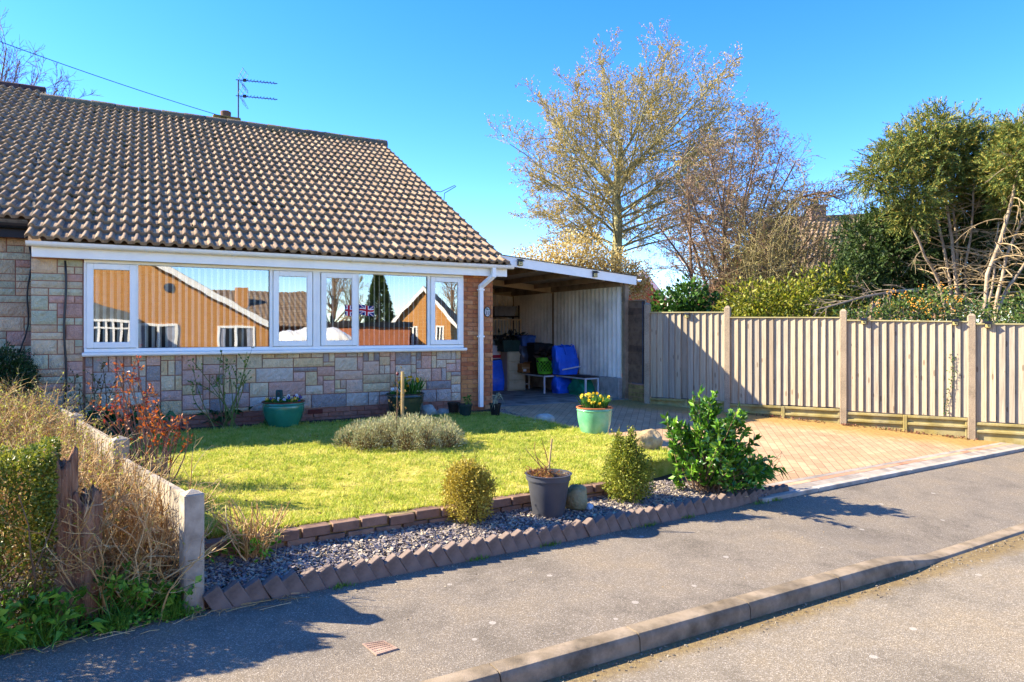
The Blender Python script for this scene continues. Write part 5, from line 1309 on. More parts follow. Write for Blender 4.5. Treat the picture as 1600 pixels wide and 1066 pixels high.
# --- russet many-stemmed tree
rg = np.random.default_rng(55)
t2 = thing('russet_tree', 'many stemmed tree with russet twigs behind the fence', 'tree', (at(1125, 480, 17.5)[0], 17.5, .3)); sub = [[], [], []]; limbs = []
for k, (x, y) in enumerate([(1075, 260), (1105, 225), (1150, 205), (1190, 210), (1215, 240), (1240, 250), (1290, 290), (1060, 320), (1255, 300), (1180, 235), (1130, 260), (1030, 350), (1230, 330), (1280, 350), (1200, 290), (1260, 380), (1180, 340), (1060, 270)]):
    e = at(x, y, 17.5 + rg.normal(0, .8)) - np.array(t2.location); b = np.array([rg.normal(0.15, .25), rg.normal(0, .2), 0]); m_ = b * .5 + e * .5; m_[0] = b[0] + (e[0] - b[0]) * .25; u = np.linspace(0, 1, 9)[:, None]
    c = b * (1 - u) ** 2 + 2 * m_ * u * (1 - u) + e * u * u + rg.normal(0, .04, (9, 3)) * u; limbs.append((c, np.linspace(.075, .012, 9)))
    ramify(rg, c, .07, 0, [dict(n=20, a=55, l=.26, s=.22, r=.4, rm=.009, k=4, up=.05, w=.2), dict(n=9, a=48, l=.45, s=.1, rm=.007, k=3, w=.25, up=.02), dict(n=3, a=50, l=.5, s=.2, rm=.006, k=2, w=.2)], sub, np.linalg.norm(e - b))
# one long limb leaning right
c = np.array([at(1160, 420, 17.3), at(1205, 350, 17.2), at(1245, 310, 17), at(1285, 300, 16.8), at(1322, 315, 16.6)]) - np.array(t2.location); limbs.append((c, np.linspace(.06, .012, 5)))
ramify(rg, c, .05, 0, [dict(n=16, a=60, l=.22, s=.3, rm=.009, k=4, up=.12), dict(n=7, a=48, l=.5, s=.1, rm=.007, k=3, w=.2), dict(n=2, a=50, l=.5, rm=.006, k=2)], sub, 4.0)
g = Geo(); g.tubes(limbs, 7); g.build('trunk', M_BARK2, t2, smooth=True); g = Geo(); g.tubes(sub[0], 4); g.tubes(sub[1], 3); g.tubes(sub[2], 3); g.build('branches', M_TWIG2, t2)
P, D = foliage(rg, sub[1] + sub[2], 2, .8); g = Geo(); g.leaves(P, D, rg.uniform(.02, .05, len(P)), rg.uniform(.015, .03, len(P)), rng=rg); g.build('buds', M_BUD2, t2)

# --- tangled bare shrub in front of the far tiled roof
rg = np.random.default_rng(58); t4 = thing('bare_shrub', 'tangle of olive bare twigs covering the lower part of the far tiled roof', 'shrub', (at(1230, 480, 16.2)[0], 16.2, .3)); sub = [[], []]; limbs = []
for k in range(36):
    e = at(rg.uniform(1150, 1345), rg.uniform(305, 430), 16.2 + rg.normal(0, .5)) - np.array(t4.location); b = np.array([e[0] * .45 + rg.normal(0, .2), rg.normal(0, .2), 0]); m_ = (b + e) / 2 + [rg.normal(0, .2), 0, .3]; u = np.linspace(0, 1, 7)[:, None]; c = b * (1 - u) ** 2 + 2 * m_ * u * (1 - u) + e * u * u
    limbs.append((c, np.linspace(.03, .008, 7))); ramify(rg, c, .025, 0, [dict(n=14, a=55, l=.34, s=.3, rm=.007, k=4, w=.22, up=.02), dict(n=7, a=48, l=.45, rm=.006, k=3, w=.22)], sub, np.linalg.norm(e - b))
M_OTW = mat('olive_twig', ['#6f6440', '#857850', '#988a60'], island=True); g = Geo(); g.tubes(limbs, 5); g.tubes(sub[0], 4); g.tubes(sub[1], 3); g.build('twigs', M_OTW, t4)
P, D = foliage(rg, sub[1], 2, .8); g = Geo(); g.leaves(P, D, rg.uniform(.03, .06, len(P)), .025, rng=rg); g.build('buds', leafm('olive_bud', ['#6f6a30', '#857c3c', '#948a50']), t4)

# --- bare tree far left behind the roof
rg = np.random.default_rng(66)
t3 = thing('bare_tree', 'leafless tree showing above the roof at the left picture edge', 'tree', (at(-30, 0, 30)[0], 30, 0)); sub = [[], [], []]; limbs = [(np.array([[0, 0, 0], [0, 0, 6.], [.2, 0, 10]]), np.array([.3, .25, .15]))]
for k, (x, y) in enumerate([(-60, 40), (-20, 60), (10, 75), (30, 95), (60, 115), (90, 140), (118, 158), (-90, 80), (45, 150), (10, 110)]):
    e = at(x, y, 30 + rg.normal(0, 1)) - np.array(t3.location); b = np.array([.1, 0, 7 + rg.random() * 2]); u = np.linspace(0, 1, 7)[:, None]; m_ = (b + e) / 2 + [0, 0, -.3]; c = b * (1 - u) ** 2 + 2 * m_ * u * (1 - u) + e * u * u; limbs.append((c, np.linspace(.08, .02, 7)))
    ramify(rg, c, .07, 0, [dict(n=14, a=35, l=.35, s=.2, rm=.016, k=4, up=.1), dict(n=7, a=38, l=.45, s=.2, rm=.012, k=3, up=.08), dict(n=2, a=35, l=.6, rm=.010, k=2)], sub, np.linalg.norm(e - b))
M_GTWIG = mat('grey_twig', ['#6a6470', '#7d7680', '#8f8580'], island=True)
g = Geo(); g.tubes(limbs, 7); g.build('trunk', M_BARK2, t3, smooth=True); g = Geo(); g.tubes(sub[0], 4); g.tubes(sub[1], 3); g.tubes(sub[2], 3); g.build('branches', M_GTWIG, t3)

# --- generic leafy masses
def mass(rng, ells, n, depth=.35):
    """points in a set of ellipsoids, thick near their skins; returns P, outward D"""
    vol = np.array([r[0] * r[1] * r[2] for _, r in ells]) ** .75; cnt = (n * vol / vol.sum()).astype(int); P, D = [], []
    for (c, r), k in zip(ells, cnt):
        d = rng.normal(size=(k, 3)); d /= np.linalg.norm(d, axis=1, keepdims=True); a = np.arctan2(d[:, 1], d[:, 0])
        lump = 1 + .10 * np.sin(a * 5 + d[:, 2] * 7 + c[0]) + .08 * np.sin(a * 9 - d[:, 2] * 11) ; q = (1 - np.abs(rng.normal(0, depth, k))).clip(.05, 1.1) * lump
        P.append(np.array(c) + d * q[:, None] * np.array(r)); D.append(d)
    return np.concatenate(P), np.concatenate(D)
def bush(name, label, cat, loc, ells, n, L, W, m, seed, depth=.3, jit=.7, up=.25, twigs=0, twm=None, group=None, droop=0., part='foliage', tr=.004, stray=0):
    rng = np.random.default_rng(seed); o = thing(name, label, cat, loc, group=group); P, D = mass(rng, ells, n, depth)
    P[:, 2] = np.maximum(P[:, 2], .005)
    g = Geo(); g.leaves(P, D + rng.normal(0, jit, P.shape) + [0, 0, up], rng.uniform(.7, 1.25, len(P)) * L, rng.uniform(.7, 1.2, len(P)) * W, rng=rng, droop=droop); g.build(part, m, o)
    if stray:
        sg, T2 = Geo(), []; far_ = np.argsort(-np.linalg.norm((P - np.array(ells[0][0])) / np.array(ells[0][1]), axis=1))[:len(P) // 5]
        for i in rng.choice(far_, stray):
            c = path(rng, P[i] - D[i] * .04, D[i] * [1, 1, .6] + [0, 0, .7], rng.uniform(.05, .13), 4, .15, .1); T2.append((c, np.linspace(.0016, .0008, 5)))
            k = 9; q = rng.random(k); j = np.minimum((q * 4).astype(int), 3); sg.leaves(c[j] + (c[j + 1] - c[j]) * (q * 4 - j)[:, None], rng.normal(0, .6, (k, 3)) + [0, 0, .6], L * rng.uniform(.7, 1.1, k), W * .9, rng=rng)
        sg.build('shoots', m, o); q = Geo(); q.tubes(T2, 4); q.build('shoot_stems', twm or M_BARK2, o)
    if twigs:
        T_ = []
        for k in range(twigs):
            e, dd = P[rng.integers(len(P))], None; b = np.array([rng.normal(0, .05), rng.normal(0, .05), 0.0]) + np.array([ells[0][0][0], ells[0][0][1], 0]) * .6; mm = (b + e) / 2 + [0, 0, .1 * np.linalg.norm(e)]
            u = np.linspace(0, 1, 5)[:, None]; c = b * (1 - u) ** 2 + 2 * mm * u * (1 - u) + e * u * u; T_.append((c, np.linspace(tr * 2, tr, 5)))
        g = Geo(); g.tubes(T_, 4); g.build('twigs', twm or M_BARK2, o)
    return o
M_YG = leafm('yellow_green_leaf', ['#5c6a14', '#7c841c', '#9a9628', '#465814', '#aca038'])
M_DG = leafm('ivy_leaf', ['#1f3a14', '#33551c', '#4a6e26', '#5f7f36'], rough=.35)
def pxe(loc, L):     # list of (x, y, depth, rx, ry, rz) -> local ellipsoids
    return [(at(x, y, d) - np.array(loc), (a, b, c)) for x, y, d, a, b, c in L]
l = at(1225, 500, 14.2); l[2] = .35
bush('golden_shrub', 'bright yellow green shrub showing over the middle fence panel', 'shrub', l, pxe(l, [(1180, 480, 14.2, .75, .6, .6), (1235, 478, 14.0, .7, .6, .62), (1290, 470, 14.4, .8, .6, .75), (1215, 520, 14.2, 1.4, .7, .9), (1150, 500, 14.4, .5, .5, .5)]), 6500, .10, .05, M_YG, 3, depth=.3, twigs=30)
l = at(1062, 500, 15.3); l[2] = .35
bush('ivy_bush', 'dark glossy ivy bush over the first fence panel', 'shrub', l, pxe(l, [(1045, 478, 15.3, .45, .4, .4), (1078, 468, 15.3, .4, .4, .5), (1100, 485, 15.2, .5, .4, .4), (1065, 510, 15.3, .9, .5, .6)]), 2600, .12, .08, M_DG, 4, twigs=20)
# forsythia-like blossom behind the carport
M_BLOS = leafm('cream_yellow_blossom', ['#c9ae5c', '#d8c27c', '#e0d09a', '#b89a48', '#a38a42'], transl=.35)
l = at(890, 480, 19.6); l[2] = .4
bush('blossom_shrub', 'large cream yellow blossoming shrub behind the carport roof', 'shrub', l, pxe(l, [(845, 412, 19.5, 1.0, .8, .55), (900, 400, 19.6, 1.0, .8, .75), (945, 415, 19.6, .9, .8, .6), (985, 432, 19.8, .7, .7, .55), (810, 424, 19.3, .6, .6, .4), (900, 450, 19.6, 1.8, .8, .9), (1000, 455, 19.8, .4, .5, .5)]), 15000, .075, .05, M_BLOS, 5, depth=.4, jit=1.0, twigs=90, tr=.008)

# --- evergreens to the right: pale bare stems below, sprays above
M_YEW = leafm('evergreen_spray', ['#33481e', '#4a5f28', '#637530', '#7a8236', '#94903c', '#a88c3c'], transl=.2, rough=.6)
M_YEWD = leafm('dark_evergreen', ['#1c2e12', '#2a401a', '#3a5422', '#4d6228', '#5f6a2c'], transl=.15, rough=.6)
M_PBARK = mat('pale_bare_stem', ['#80705c', '#988670', '#aa9880'], ns=8, dirt=.4)
M_DEADT = mat('dead_twig', ['#8a7656', '#a08a66', '#b09a78'], island=True)
def sprays(rng, G, ells, n, L=.34, per=22, lw=(.085, .017), out=.8, droop=.12):
    P, D = mass(rng, ells, n, .35); bt = []
    D = unit_rows(D * out + rng.normal(0, .45, P.shape) + [0, 0, .05]); ll = rng.uniform(.55, 1.3, n := len(P)) * L
    u = (np.arange(per) + .5) / per
    C_ = P[:, None] + D[:, None] * (ll[:, None] * u[None])[:, :, None]; C_[:, :, 2] -= droop * ll[:, None] * u[None] ** 2
    S = np.cross(D, rng.normal(size=D.shape)); S = unit_rows(S); sg = np.where(np.arange(per) % 2 == 0, 1, -1)
    LD = D[:, None] * .9 + S[:, None] * sg[None, :, None] * (1.0 - .5 * u)[None, :, None] + rng.normal(0, .15, (len(P), per, 3))
    ln = (lw[0] * (1.15 - .6 * u))[None] * rng.uniform(.8, 1.2, (len(P), per))
    G.leaves(C_.reshape(-1, 3), LD.reshape(-1, 3), ln.ravel(), lw[1], rng=rng)
def unit_rows(v): return v / (np.linalg.norm(v, axis=-1, keepdims=True) + 1e-9)
def evergreen(label, base, stems, ells, dark, n, nd, seed, dead):
    rng = np.random.default_rng(seed); o = thing('evergreen_tree', label, 'tree', base, group='evergreens behind the fence'); B = np.array(base); T_ = []; S0 = []; S1 = [[], []]
    for pts, r in stems:
        c = np.array([at(*p) for p in pts]) - B; u = np.linspace(0, len(c) - 1, 9); c = np.array([np.interp(u, range(len(c)), c[:, k]) for k in range(3)]).T + rng.normal(0, .015, (9, 3)); T_.append((c, np.linspace(r * .75, r * .35, 9)))
    g = Geo(); g.tubes(T_, 8); g.build('trunk', M_PBARK, o, smooth=True)
    for k in range(dead):
        c, r = T_[rng.integers(len(T_))]; p, d = along(c, rng.uniform(.1, .9)); a = rng.uniform(0, 2 * pi); dr = np.array([cos(a), sin(a) * .8 - .3, rng.uniform(-.1, .6)])
        q = path(rng, p, dr, rng.uniform(.4, 1.25), 6, .10, -.10); S0.append((q, np.linspace(.013, .004, 7))); ramify(rng, q, .010, 0, [dict(n=5, a=40, l=.4, s=.3, rm=.0035, k=3, up=-.06)], S1, 1.0)
    g = Geo(); g.tubes(S0, 4); g.tubes(S1[0], 3); g.build('dead_branches', M_DEADT, o)
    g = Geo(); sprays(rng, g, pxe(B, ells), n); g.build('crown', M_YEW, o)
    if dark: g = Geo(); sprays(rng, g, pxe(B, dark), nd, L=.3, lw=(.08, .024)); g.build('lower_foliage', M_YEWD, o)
    return o
evergreen('evergreen with pale bare stems and an olive crown against the sky', at(1492, 500, 13.6) * [1, 1, 0] + [0, 0, .3],
    [([(1490, 520, 13.6), (1468, 445, 13.5), (1424, 352, 13.3)], .055), ([(1495, 520, 13.6), (1486, 440, 13.6), (1463, 330, 13.7), (1440, 250, 13.8)], .05), ([(1498, 520, 13.6), (1494, 430, 13.5), (1480, 310, 13.5), (1462, 215, 13.6)], .055), ([(1503, 520, 13.7), (1497, 420, 13.8), (1492, 330, 13.9), (1490, 200, 14)], .045), ([(1508, 520, 13.6), (1508, 430, 13.6), (1524, 315, 13.5), (1525, 230, 13.6)], .04)],
    [(1450, 215, 13.6, .62, .6, .42), (1400, 255, 13.5, .55, .5, .38), (1380, 278, 13.4, .5, .5, .28), (1480, 250, 13.7, .75, .7, .55), (1425, 300, 13.4, .6, .6, .34), (1520, 245, 13.8, .7, .6, .6), (1460, 190, 13.6, .3, .3, .28), (1505, 198, 13.7, .28, .3, .26), (1360, 272, 13.4, .35, .35, .14), (1390, 232, 13.5, .3, .3, .2), (1540, 285, 13.9, .5, .5, .5), (1430, 335, 13.4, .4, .5, .25), (1500, 300, 14.2, .8, .5, .5), (1545, 230, 13.9, .5, .5, .5), (1440, 245, 13.7, .6, .6, .5)],
    [(1480, 340, 14.6, 1.2, .5, .6), (1400, 400, 14.4, 1.0, .6, .7), (1350, 375, 14.6, .6, .5, .5), (1450, 440, 14.7, 1.3, .5, .8), (1330, 440, 14.4, .7, .5, .5), (1530, 400, 14.8, 1.2, .5, 1.0), (1470, 400, 14.9, 1.2, .4, 1.0), (1540, 340, 15, .9, .4, .6), (1390, 350, 14.3, .6, .4, .4)], 3600, 4200, 7, 95)
evergreen('evergreen cut off by the right picture edge with a golden green crown', at(1565, 500, 12.6) * [1, 1, 0] + [0, 0, .3],
    [([(1532, 520, 12.6), (1545, 430, 12.5), (1577, 330, 12.5), (1592, 265, 12.5), (1605, 220, 12.5)], .055), ([(1550, 520, 12.7), (1560, 440, 12.7), (1590, 360, 12.8), (1625, 290, 12.8)], .05), ([(1545, 520, 12.6), (1570, 460, 12.5), (1610, 400, 12.4), (1660, 340, 12.4)], .045), ([(1540, 520, 12.8), (1552, 430, 13.0), (1560, 350, 13.1)], .035)],
    [(1590, 250, 12.5, .42, .5, .45), (1620, 225, 12.6, .6, .6, .5), (1570, 275, 12.6, .35, .4, .28), (1660, 280, 12.6, .8, .7, .7), (1600, 205, 12.5, .25, .3, .25), (1585, 320, 13.0, .3, .3, .25), (1690, 200, 12.8, .6, .6, .6), (1575, 230, 12.9, .35, .4, .4), (1610, 300, 13.2, .5, .5, .45)],
    [(1590, 380, 13.8, .9, .5, 1.0), (1600, 470, 13.4, .9, .5, .6), (1660, 430, 13.2, .9, .6, 1.2), (1690, 340, 13.3, .8, .6, 1.1), (1570, 400, 14.0, .8, .4, 1.1), (1570, 320, 14.2, .6, .4, .6)], 2600, 3600, 8, 80)
# fallen limb lying across the shrubs
rg = np.random.default_rng(5); c = np.array([at(1440, 453, 12.6), at(1400, 455, 12.4), at(1350, 464, 12.2), at(1310, 475, 12.0), at(1272, 485, 11.9)]); S1 = [[], []]; base = np.array([c[0][0], c[0][1], 0]); c = c - base
o = thing('broken_limb', 'long pale broken limb lying sideways above the third fence panel', 'branch', base); g = Geo(); g.tubes([(c, np.linspace(.035, .010, 5))], 6); ramify(rg, c, .02, 0, [dict(n=22, a=50, l=.35, s=.1, rm=.005, k=4, up=-.10), dict(n=4, a=40, l=.4, rm=.003, k=3)], S1, 1.5); g.tubes(S1[0], 4); g.tubes(S1[1], 3); g.build('limb', M_PBARK, o)
# berrying shrub and undergrowth against the fence
M_PYR = leafm('berry_shrub_leaf', ['#2c4218', '#47602a', '#5f7530', '#7a7a3a'], rough=.4); M_BERRY = mat('orange_berry', ['#c9862a', '#d89a3a', '#b8742a'], island=True, dirt=.1)
l = at(1450, 500, 11.9); l[2] = .2
o = bush('berry_shrub', 'shrub flecked with orange berries along the top of the third fence panel', 'shrub', l, pxe(l, [(1400, 495, 11.9, .5, .4, .38), (1450, 482, 11.9, .55, .4, .42), (1350, 505, 12, .6, .4, .35), (1470, 515, 11.9, 1.1, .5, .7), (1560, 505, 11.3, .7, .4, .4), (1620, 495, 11.0, .7, .4, .45)]), 6500, .07, .03, M_PYR, 9, twigs=40)
rg = np.random.default_rng(15); P, D = mass(rg, pxe(l, [(1405, 488, 11.8, .5, .4, .36), (1455, 472, 11.8, .5, .4, .36), (1480, 465, 11.8, .25, .3, .2)]), 900, .12); g = Geo(); cl = P[rg.integers(len(P), size=55)]; Q = (cl[:, None] + rg.normal(0, .03, (55, 6, 3))).reshape(-1, 3)
V = np.array([[1, 0, 0], [-1, 0, 0], [0, 1, 0], [0, -1, 0], [0, 0, 1], [0, 0, -1]]) * .013; F = np.array([[0, 2, 4], [2, 1, 4], [1, 3, 4], [3, 0, 4], [2, 0, 5], [1, 2, 5], [3, 1, 5], [0, 3, 5]])
g.add((Q[:, None] + V[None]).reshape(-1, 3), (np.arange(len(Q)) * 6)[:, None, None].repeat(8, 1).reshape(-1, 1) + np.tile(F, (len(Q), 1))); g.build('berries', M_BERRY, o)['kind'] = 'stuff'

# --- near planting -------------------------------------------------------------
M_BOX = leafm('box_leaf', ['#857a24', '#a3922e', '#b8a33c', '#cab450', '#968a26'], transl=.25)
M_BOX2 = leafm('green_box_leaf', ['#5c6c1e', '#788626', '#949a32', '#aca640', '#6c7a22'], transl=.25)
P = gnd(730, 828, .10) + [0, .13, 0]
bush('box_bush', 'olive yellow box bush in the slate left of the charcoal pot', 'shrub', P, [((0, 0, .25), (.215, .2, .28)), ((-.04, 0, .38), (.15, .14, .16)), ((.07, 0, .33), (.14, .13, .17))], 11500, .022, .013, M_BOX, 11, depth=.36, twigs=60, tr=.002, stray=90)
P = gnd(985, 790, .11) + [0, .14, 0]
bush('box_bush', 'rounder green box bush right of the mossy boulder', 'shrub', P, [((0, 0, .25), (.235, .22, .27)), ((-.02, 0, .42), (.15, .15, .18)), ((-.09, 0, .56), (.04, .04, .10)), ((.04, 0, .58), (.04, .04, .12))], 12500, .024, .014, M_BOX2, 12, depth=.34, twigs=70, tr=.002, stray=110)

def shoots(rng, tips, base, spread, leafn, L, W, u0=.35, r=.006, bend=.15, ang=1.0, seg=6, G=None, T_=None, droop=0.0, m=0):
    """canes from round the base to each tip, leaves set round their upper part"""
    for t in tips:
        b = np.array(base) + np.array([rng.normal(0, spread), rng.normal(0, spread), 0]); t = np.array(t, float); mm = (b + t) / 2 + np.array([rng.normal(0, bend), rng.normal(0, bend), .25 * abs(rng.normal(0, bend)) + .1 * bend]); u = np.linspace(0, 1, seg)[:, None]
        c = b * (1 - u) ** 2 + 2 * mm * u * (1 - u) + t * u * u; T_.append((c, np.linspace(r, r * .45, seg)))
        k = leafn if isinstance(leafn, int) else int(rng.integers(*leafn))
        if k:
            q = u0 + (1 - u0) * np.sqrt(rng.random(k)); i = np.minimum((q * (seg - 1)).astype(int), seg - 2); f = (q * (seg - 1) - i)[:, None]; P = c[i] * (1 - f) + c[i + 1] * f; d = unit_rows(c[i + 1] - c[i])
            D = d * .7 + unit_rows(rng.normal(size=P.shape)) * ang + [0, 0, .15]; G.leaves(P, D, rng.uniform(.65, 1.2, k) * L, rng.uniform(.8, 1.15, k) * W, m=m, rng=rng, droop=droop)
rg = np.random.default_rng(23)
P = np.array([1.98, 6.88, .06]); o = thing('laurel_bush', 'glossy green laurel bush at the end of the lawn wall by the drive', 'shrub', P); tips = []
for x, y, n, sp in [(1110, 625, 9, .08), (1095, 655, 12, .11), (1125, 660, 10, .12), (1065, 672, 7, .06), (1150, 650, 6, .06), (1080, 700, 16, .14), (1120, 700, 18, .16), (1150, 700, 10, .12), (1075, 725, 12, .12), (1110, 735, 14, .16), (1145, 730, 12, .14), (1175, 735, 7, .08), (1052, 660, 4, .04)]:
    for _ in range(n): tips.append(at(x, y, 6.88) - P + rg.normal(0, sp, 3) * [1, 1.2, .8])
g, T_ = Geo(), []; shoots(rg, tips, (0, 0, 0), .06, 26, .085, .040, .5, .007, .10, 1.0, G=g, T_=T_)
M_LAUR = leafm('laurel_leaf', ['#2c4f12', '#3d6a18', '#548222', '#6f9a2c', '#88a83a'], transl=.2, rough=.28, spec=.5); gt_ = Geo(); gt_.tubes(T_, 5); gt_.build('stems', M_BARK2, o); g.build('foliage', M_LAUR, o)
P = gnd(1150, 770, .05) + [.05, .12, 0]; o = thing('leafy_perennial', 'clump of drooping mid green leaves in front of the laurel bush', 'plant', P); g, T_ = Geo(), []
tips = [np.array([rg.normal(0, .20), rg.normal(0, .12), rg.uniform(.14, .36)]) for _ in range(60)]; shoots(rg, tips, (0, 0, 0), .07, 14, .11, .036, .45, .004, .06, .8, G=g, T_=T_, droop=.35)
M_PER = leafm('perennial_leaf', ['#33601c', '#447a24', '#5c9230', '#3a6a20'], rough=.35); gt_ = Geo(); gt_.tubes(T_, 4); gt_.build('stems', M_BARK2, o); g.build('foliage', M_PER, o)
g, T_ = Geo(), []; o = thing('dry_twigs', 'few bare brown twigs poking out right of the laurel bush', 'twigs', P + [.12, .1, 0]); shoots(rg, [np.array([rg.uniform(0, .5), rg.normal(0, .1), rg.uniform(.15, .42)]) for _ in range(22)], (0, 0, 0), .05, 0, .1, .1, G=g, T_=T_, r=.003); gt_ = Geo(); gt_.tubes(T_, 4); gt_.build('canes', M_BARK2, o)

# lavender mound with a ring of pale clumps
rg = np.random.default_rng(40); LC = gnd(624, 710, .30) + [0, .38, -.02]
M_LAVL = leafm('lavender_leaf', ['#8f9662', '#a4a878', '#b8b78a', '#a08f5a', '#c8c096'], transl=.15, rough=.8); M_LAVS = mat('lavender_stem', ['#5d4528', '#7a5c36', '#8f7146'], island=True)
o = thing('lavender_clump', 'oval mound of grey green lavender in the middle of the lawn', 'shrub', LC); g = Geo(); T_ = []
heads = [(np.array([rg.uniform(-1, 1) * .64, rg.uniform(-1, 1) * .33, 0]), rg.uniform(.16, .23)) for _ in range(400)]
hd = []
for c, r in heads:
    if (c[0] / .68) ** 2 + (c[1] / .38) ** 2 < 1 and all(np.linalg.norm(c - q[0]) > .17 for q in hd): hd.append((c, r))
for c, r in hd:
    h = .29 + .08 * (1 - (c[0] / .7) ** 2) + rg.normal(0, .04); n = 900; d = rg.normal(size=(n, 3)); d[:, 2] = np.abs(d[:, 2]) * 1.1; d = unit_rows(d); rad = np.array([r, r, h * .85])
    q = rg.uniform(.8, 1.05, (n, 1)); P = c + [0, 0, .07] + d * rad * q; D = d + rg.normal(0, .35, d.shape) + [0, 0, .5]
    g.leaves(P, D, rg.uniform(.02, .045, n), rg.uniform(.006, .011, n), rng=rg)
    n = 46; e = c + [0, 0, .05] + d[:n] * rad * .92; b = np.broadcast_to(c + [0, 0, 0], e.shape) + rg.normal(0, .03, e.shape) * [1, 1, 0]
    for k in range(n): T_.append((np.array([b[k], (b[k] + e[k]) / 2 + [0, 0, .02], e[k]]), np.array([.004, .003, .002])))
    for k in range(3):
        b_ = c + d[k] * rad * .9 + [0, 0, .06]; T_.append((np.array([b_, b_ + [rg.normal(0, .02), rg.normal(0, .02), .09]]), np.array([.0015, .0025])))
gt_ = Geo(); gt_.tubes(T_, 3); gt_.build('stems', M_LAVS, o); g.build('foliage', M_LAVL, o)
# standard rose tied to the stake
o = thing('staked_rose', 'thin bare rose with one dark red bud tied to the wooden stake', 'plant', LC + [-.12, 0, 0]); g, T_ = Geo(), []; zt_ = at(617, 585, LC[1])[2] - LC[2]
c = np.array([[.0, 0, 0], [.02, 0, .3], [.03, .0, .55], [.035, 0, zt_]]); T_.append((c, np.array([.009, .008, .006, .003]))); ramify(rg, c, .006, 0, [dict(n=7, a=40, l=.25, s=.35, rm=.0025, k=3, up=.1)], [T_], zt_); P, D = foliage(rg, T_, 5, .8, .3); g.leaves(P, D, .03, .018, rng=rg)
gt_ = Geo(); gt_.tubes(T_, 5); gt_.build('canes', M_BARK2, o); g.build('leaves', leafm('rose_tan_leaf', ['#7a6a2c', '#957f38', '#8f5a3a']), o); q = Geo(); q.lathe([(0, -.02), (.014, -.008), (.018, .008), (.010, .024), (0, .03)], 10, o=(.035, 0, zt_)); q.build('bud', mat('red_bud', ['#5c1420'], rough=.5), o)

# red leaved roses by the boundary
M_REDL = leafm('red_rose_leaf', ['#7a2a24', '#a03c2c', '#b85a30', '#c67a34', '#8a4430', '#a8863c'], transl=.35); M_CANE = mat('rose_cane', ['#7a5a48', '#93705a', '#6a5a3a'], island=True)
def rose(label, base, tips, ln, L, seed, m, n_each=3, sp=.06, cane=None, ang=1.0, grp=None):
    rng = np.random.default_rng(seed); o = thing('rose_bush', label, 'rose bush', base, group=grp); g, T_ = Geo(), []; S1 = [[]]
    tp_ = [at(x, y, d) - np.array(base) + rng.normal(0, sp, 3) for x, y, d in tips for _ in range(n_each)]
    shoots(rng, tp_, (0, 0, 0), .07, ln, L, L * .55, .62, .008, .10, ang, G=g, T_=T_, seg=7)
    for c, r in list(T_): ramify(rng, c, .006, 0, [dict(n=3, a=38, l=.22, s=.45, rm=.0025, k=3, up=.1)], S1, np.linalg.norm(c[-1] - c[0]))
    P, D = foliage(rng, S1[0], max(2, ln // 4), .8, .4); g.leaves(P, D, rng.uniform(.6, 1.1, len(P)) * L, L * .5, rng=rng)
    gt_ = Geo(); gt_.tubes(T_, 5); gt_.tubes(S1[0], 4); gt_.build('canes', cane or M_CANE, o); g.build('leaves', m, o); return o
b = np.array([-3.42, 6.35, .30]); rose('taller rose with fresh red leaves in front of the stone wall', b, [(200, 575, 6.4), (175, 600, 6.3), (215, 562, 6.4), (190, 622, 6.3), (230, 612, 6.4), (160, 628, 6.2), (205, 640, 6.3)], 9, .044, 61, M_REDL)
b = np.array([-3.0, 5.75, .27]); rose('shorter rose with orange red leaves leaning over the lawn edge', b, [(255, 640, 5.7), (280, 648, 5.7), (235, 635, 5.8), (265, 668, 5.7), (240, 660, 5.75), (285, 672, 5.7)], 9, .042, 62, leafm('orange_rose_leaf', ['#8f3a1e', '#b0501e', '#c9781e', '#a04a2a', '#7a5a2c'], transl=.35))
M_GROSE = leafm('green_rose_leaf', ['#3a5a1a', '#4f7524', '#6a8a30', '#7f8a38']); M_GCANE = mat('green_cane', ['#5a6a2a', '#6f7a38', '#7a6a44'], island=True)
P = hw(-3.72, -.38, -.02); d = P[1]
rose('green caned rose trained against the stone wall under the window', P, [(345, 552, d), (378, 560, d), (360, 570, d), (300, 572, d), (330, 590, d), (385, 575, d), (310, 600, d)], 7, .05, 63, M_GROSE, 2, .04, M_GCANE)
P = hw(-5.25, -.45, -.02); d = P[1]
rose('sparse brown caned rose at the left end of the stone wall', P, [(150, 575, d), (165, 585, d), (115, 590, d), (180, 600, d), (125, 610, d)], 6, .05, 64, leafm('dull_rose_leaf', ['#4a5a22', '#6a6a2c', '#6a4a2c']), 2, .05, M_BARK2)
P = gnd(325, 668, .34) + [0, .12, 0]; rgp = np.random.default_rng(71)
def broad(name, label, P, n, rx, ry, h, L, W, m, seed, droop=.3):
    rng = np.random.default_rng(seed); o = thing(name, label, 'plant', P); g, T_ = Geo(), []
    tips = [np.array([rng.normal(0, rx), rng.normal(0, ry), rng.uniform(.3, 1) * h]) for _ in range(n)]; shoots(rng, tips, (0, 0, 0), rx * .5, 4, L, W, .75, .004, .03, .7, G=g, T_=T_, droop=droop)
    gt_ = Geo(); gt_.tubes(T_, 4); gt_.build('stems', m, o); g.build('leaves', m, o); return o
M_BERG = leafm('broad_dark_leaf', ['#1f4020', '#2d5428', '#3d6830', '#4a7838'], transl=.15, rough=.35)
broad('broad_leaved_plant', 'dark broad leaved clump under the wall beside the dark green pot', P, 75, .22, .10, .26, .12, .065, M_BERG, 71)
broad('broad_leaved_plant', 'dark leaves beneath the sparse rose at the left end of the wall', hw(-5.0, -.55, -.02), 60, .28, .10, .36, .13, .06, M_BERG, 72)
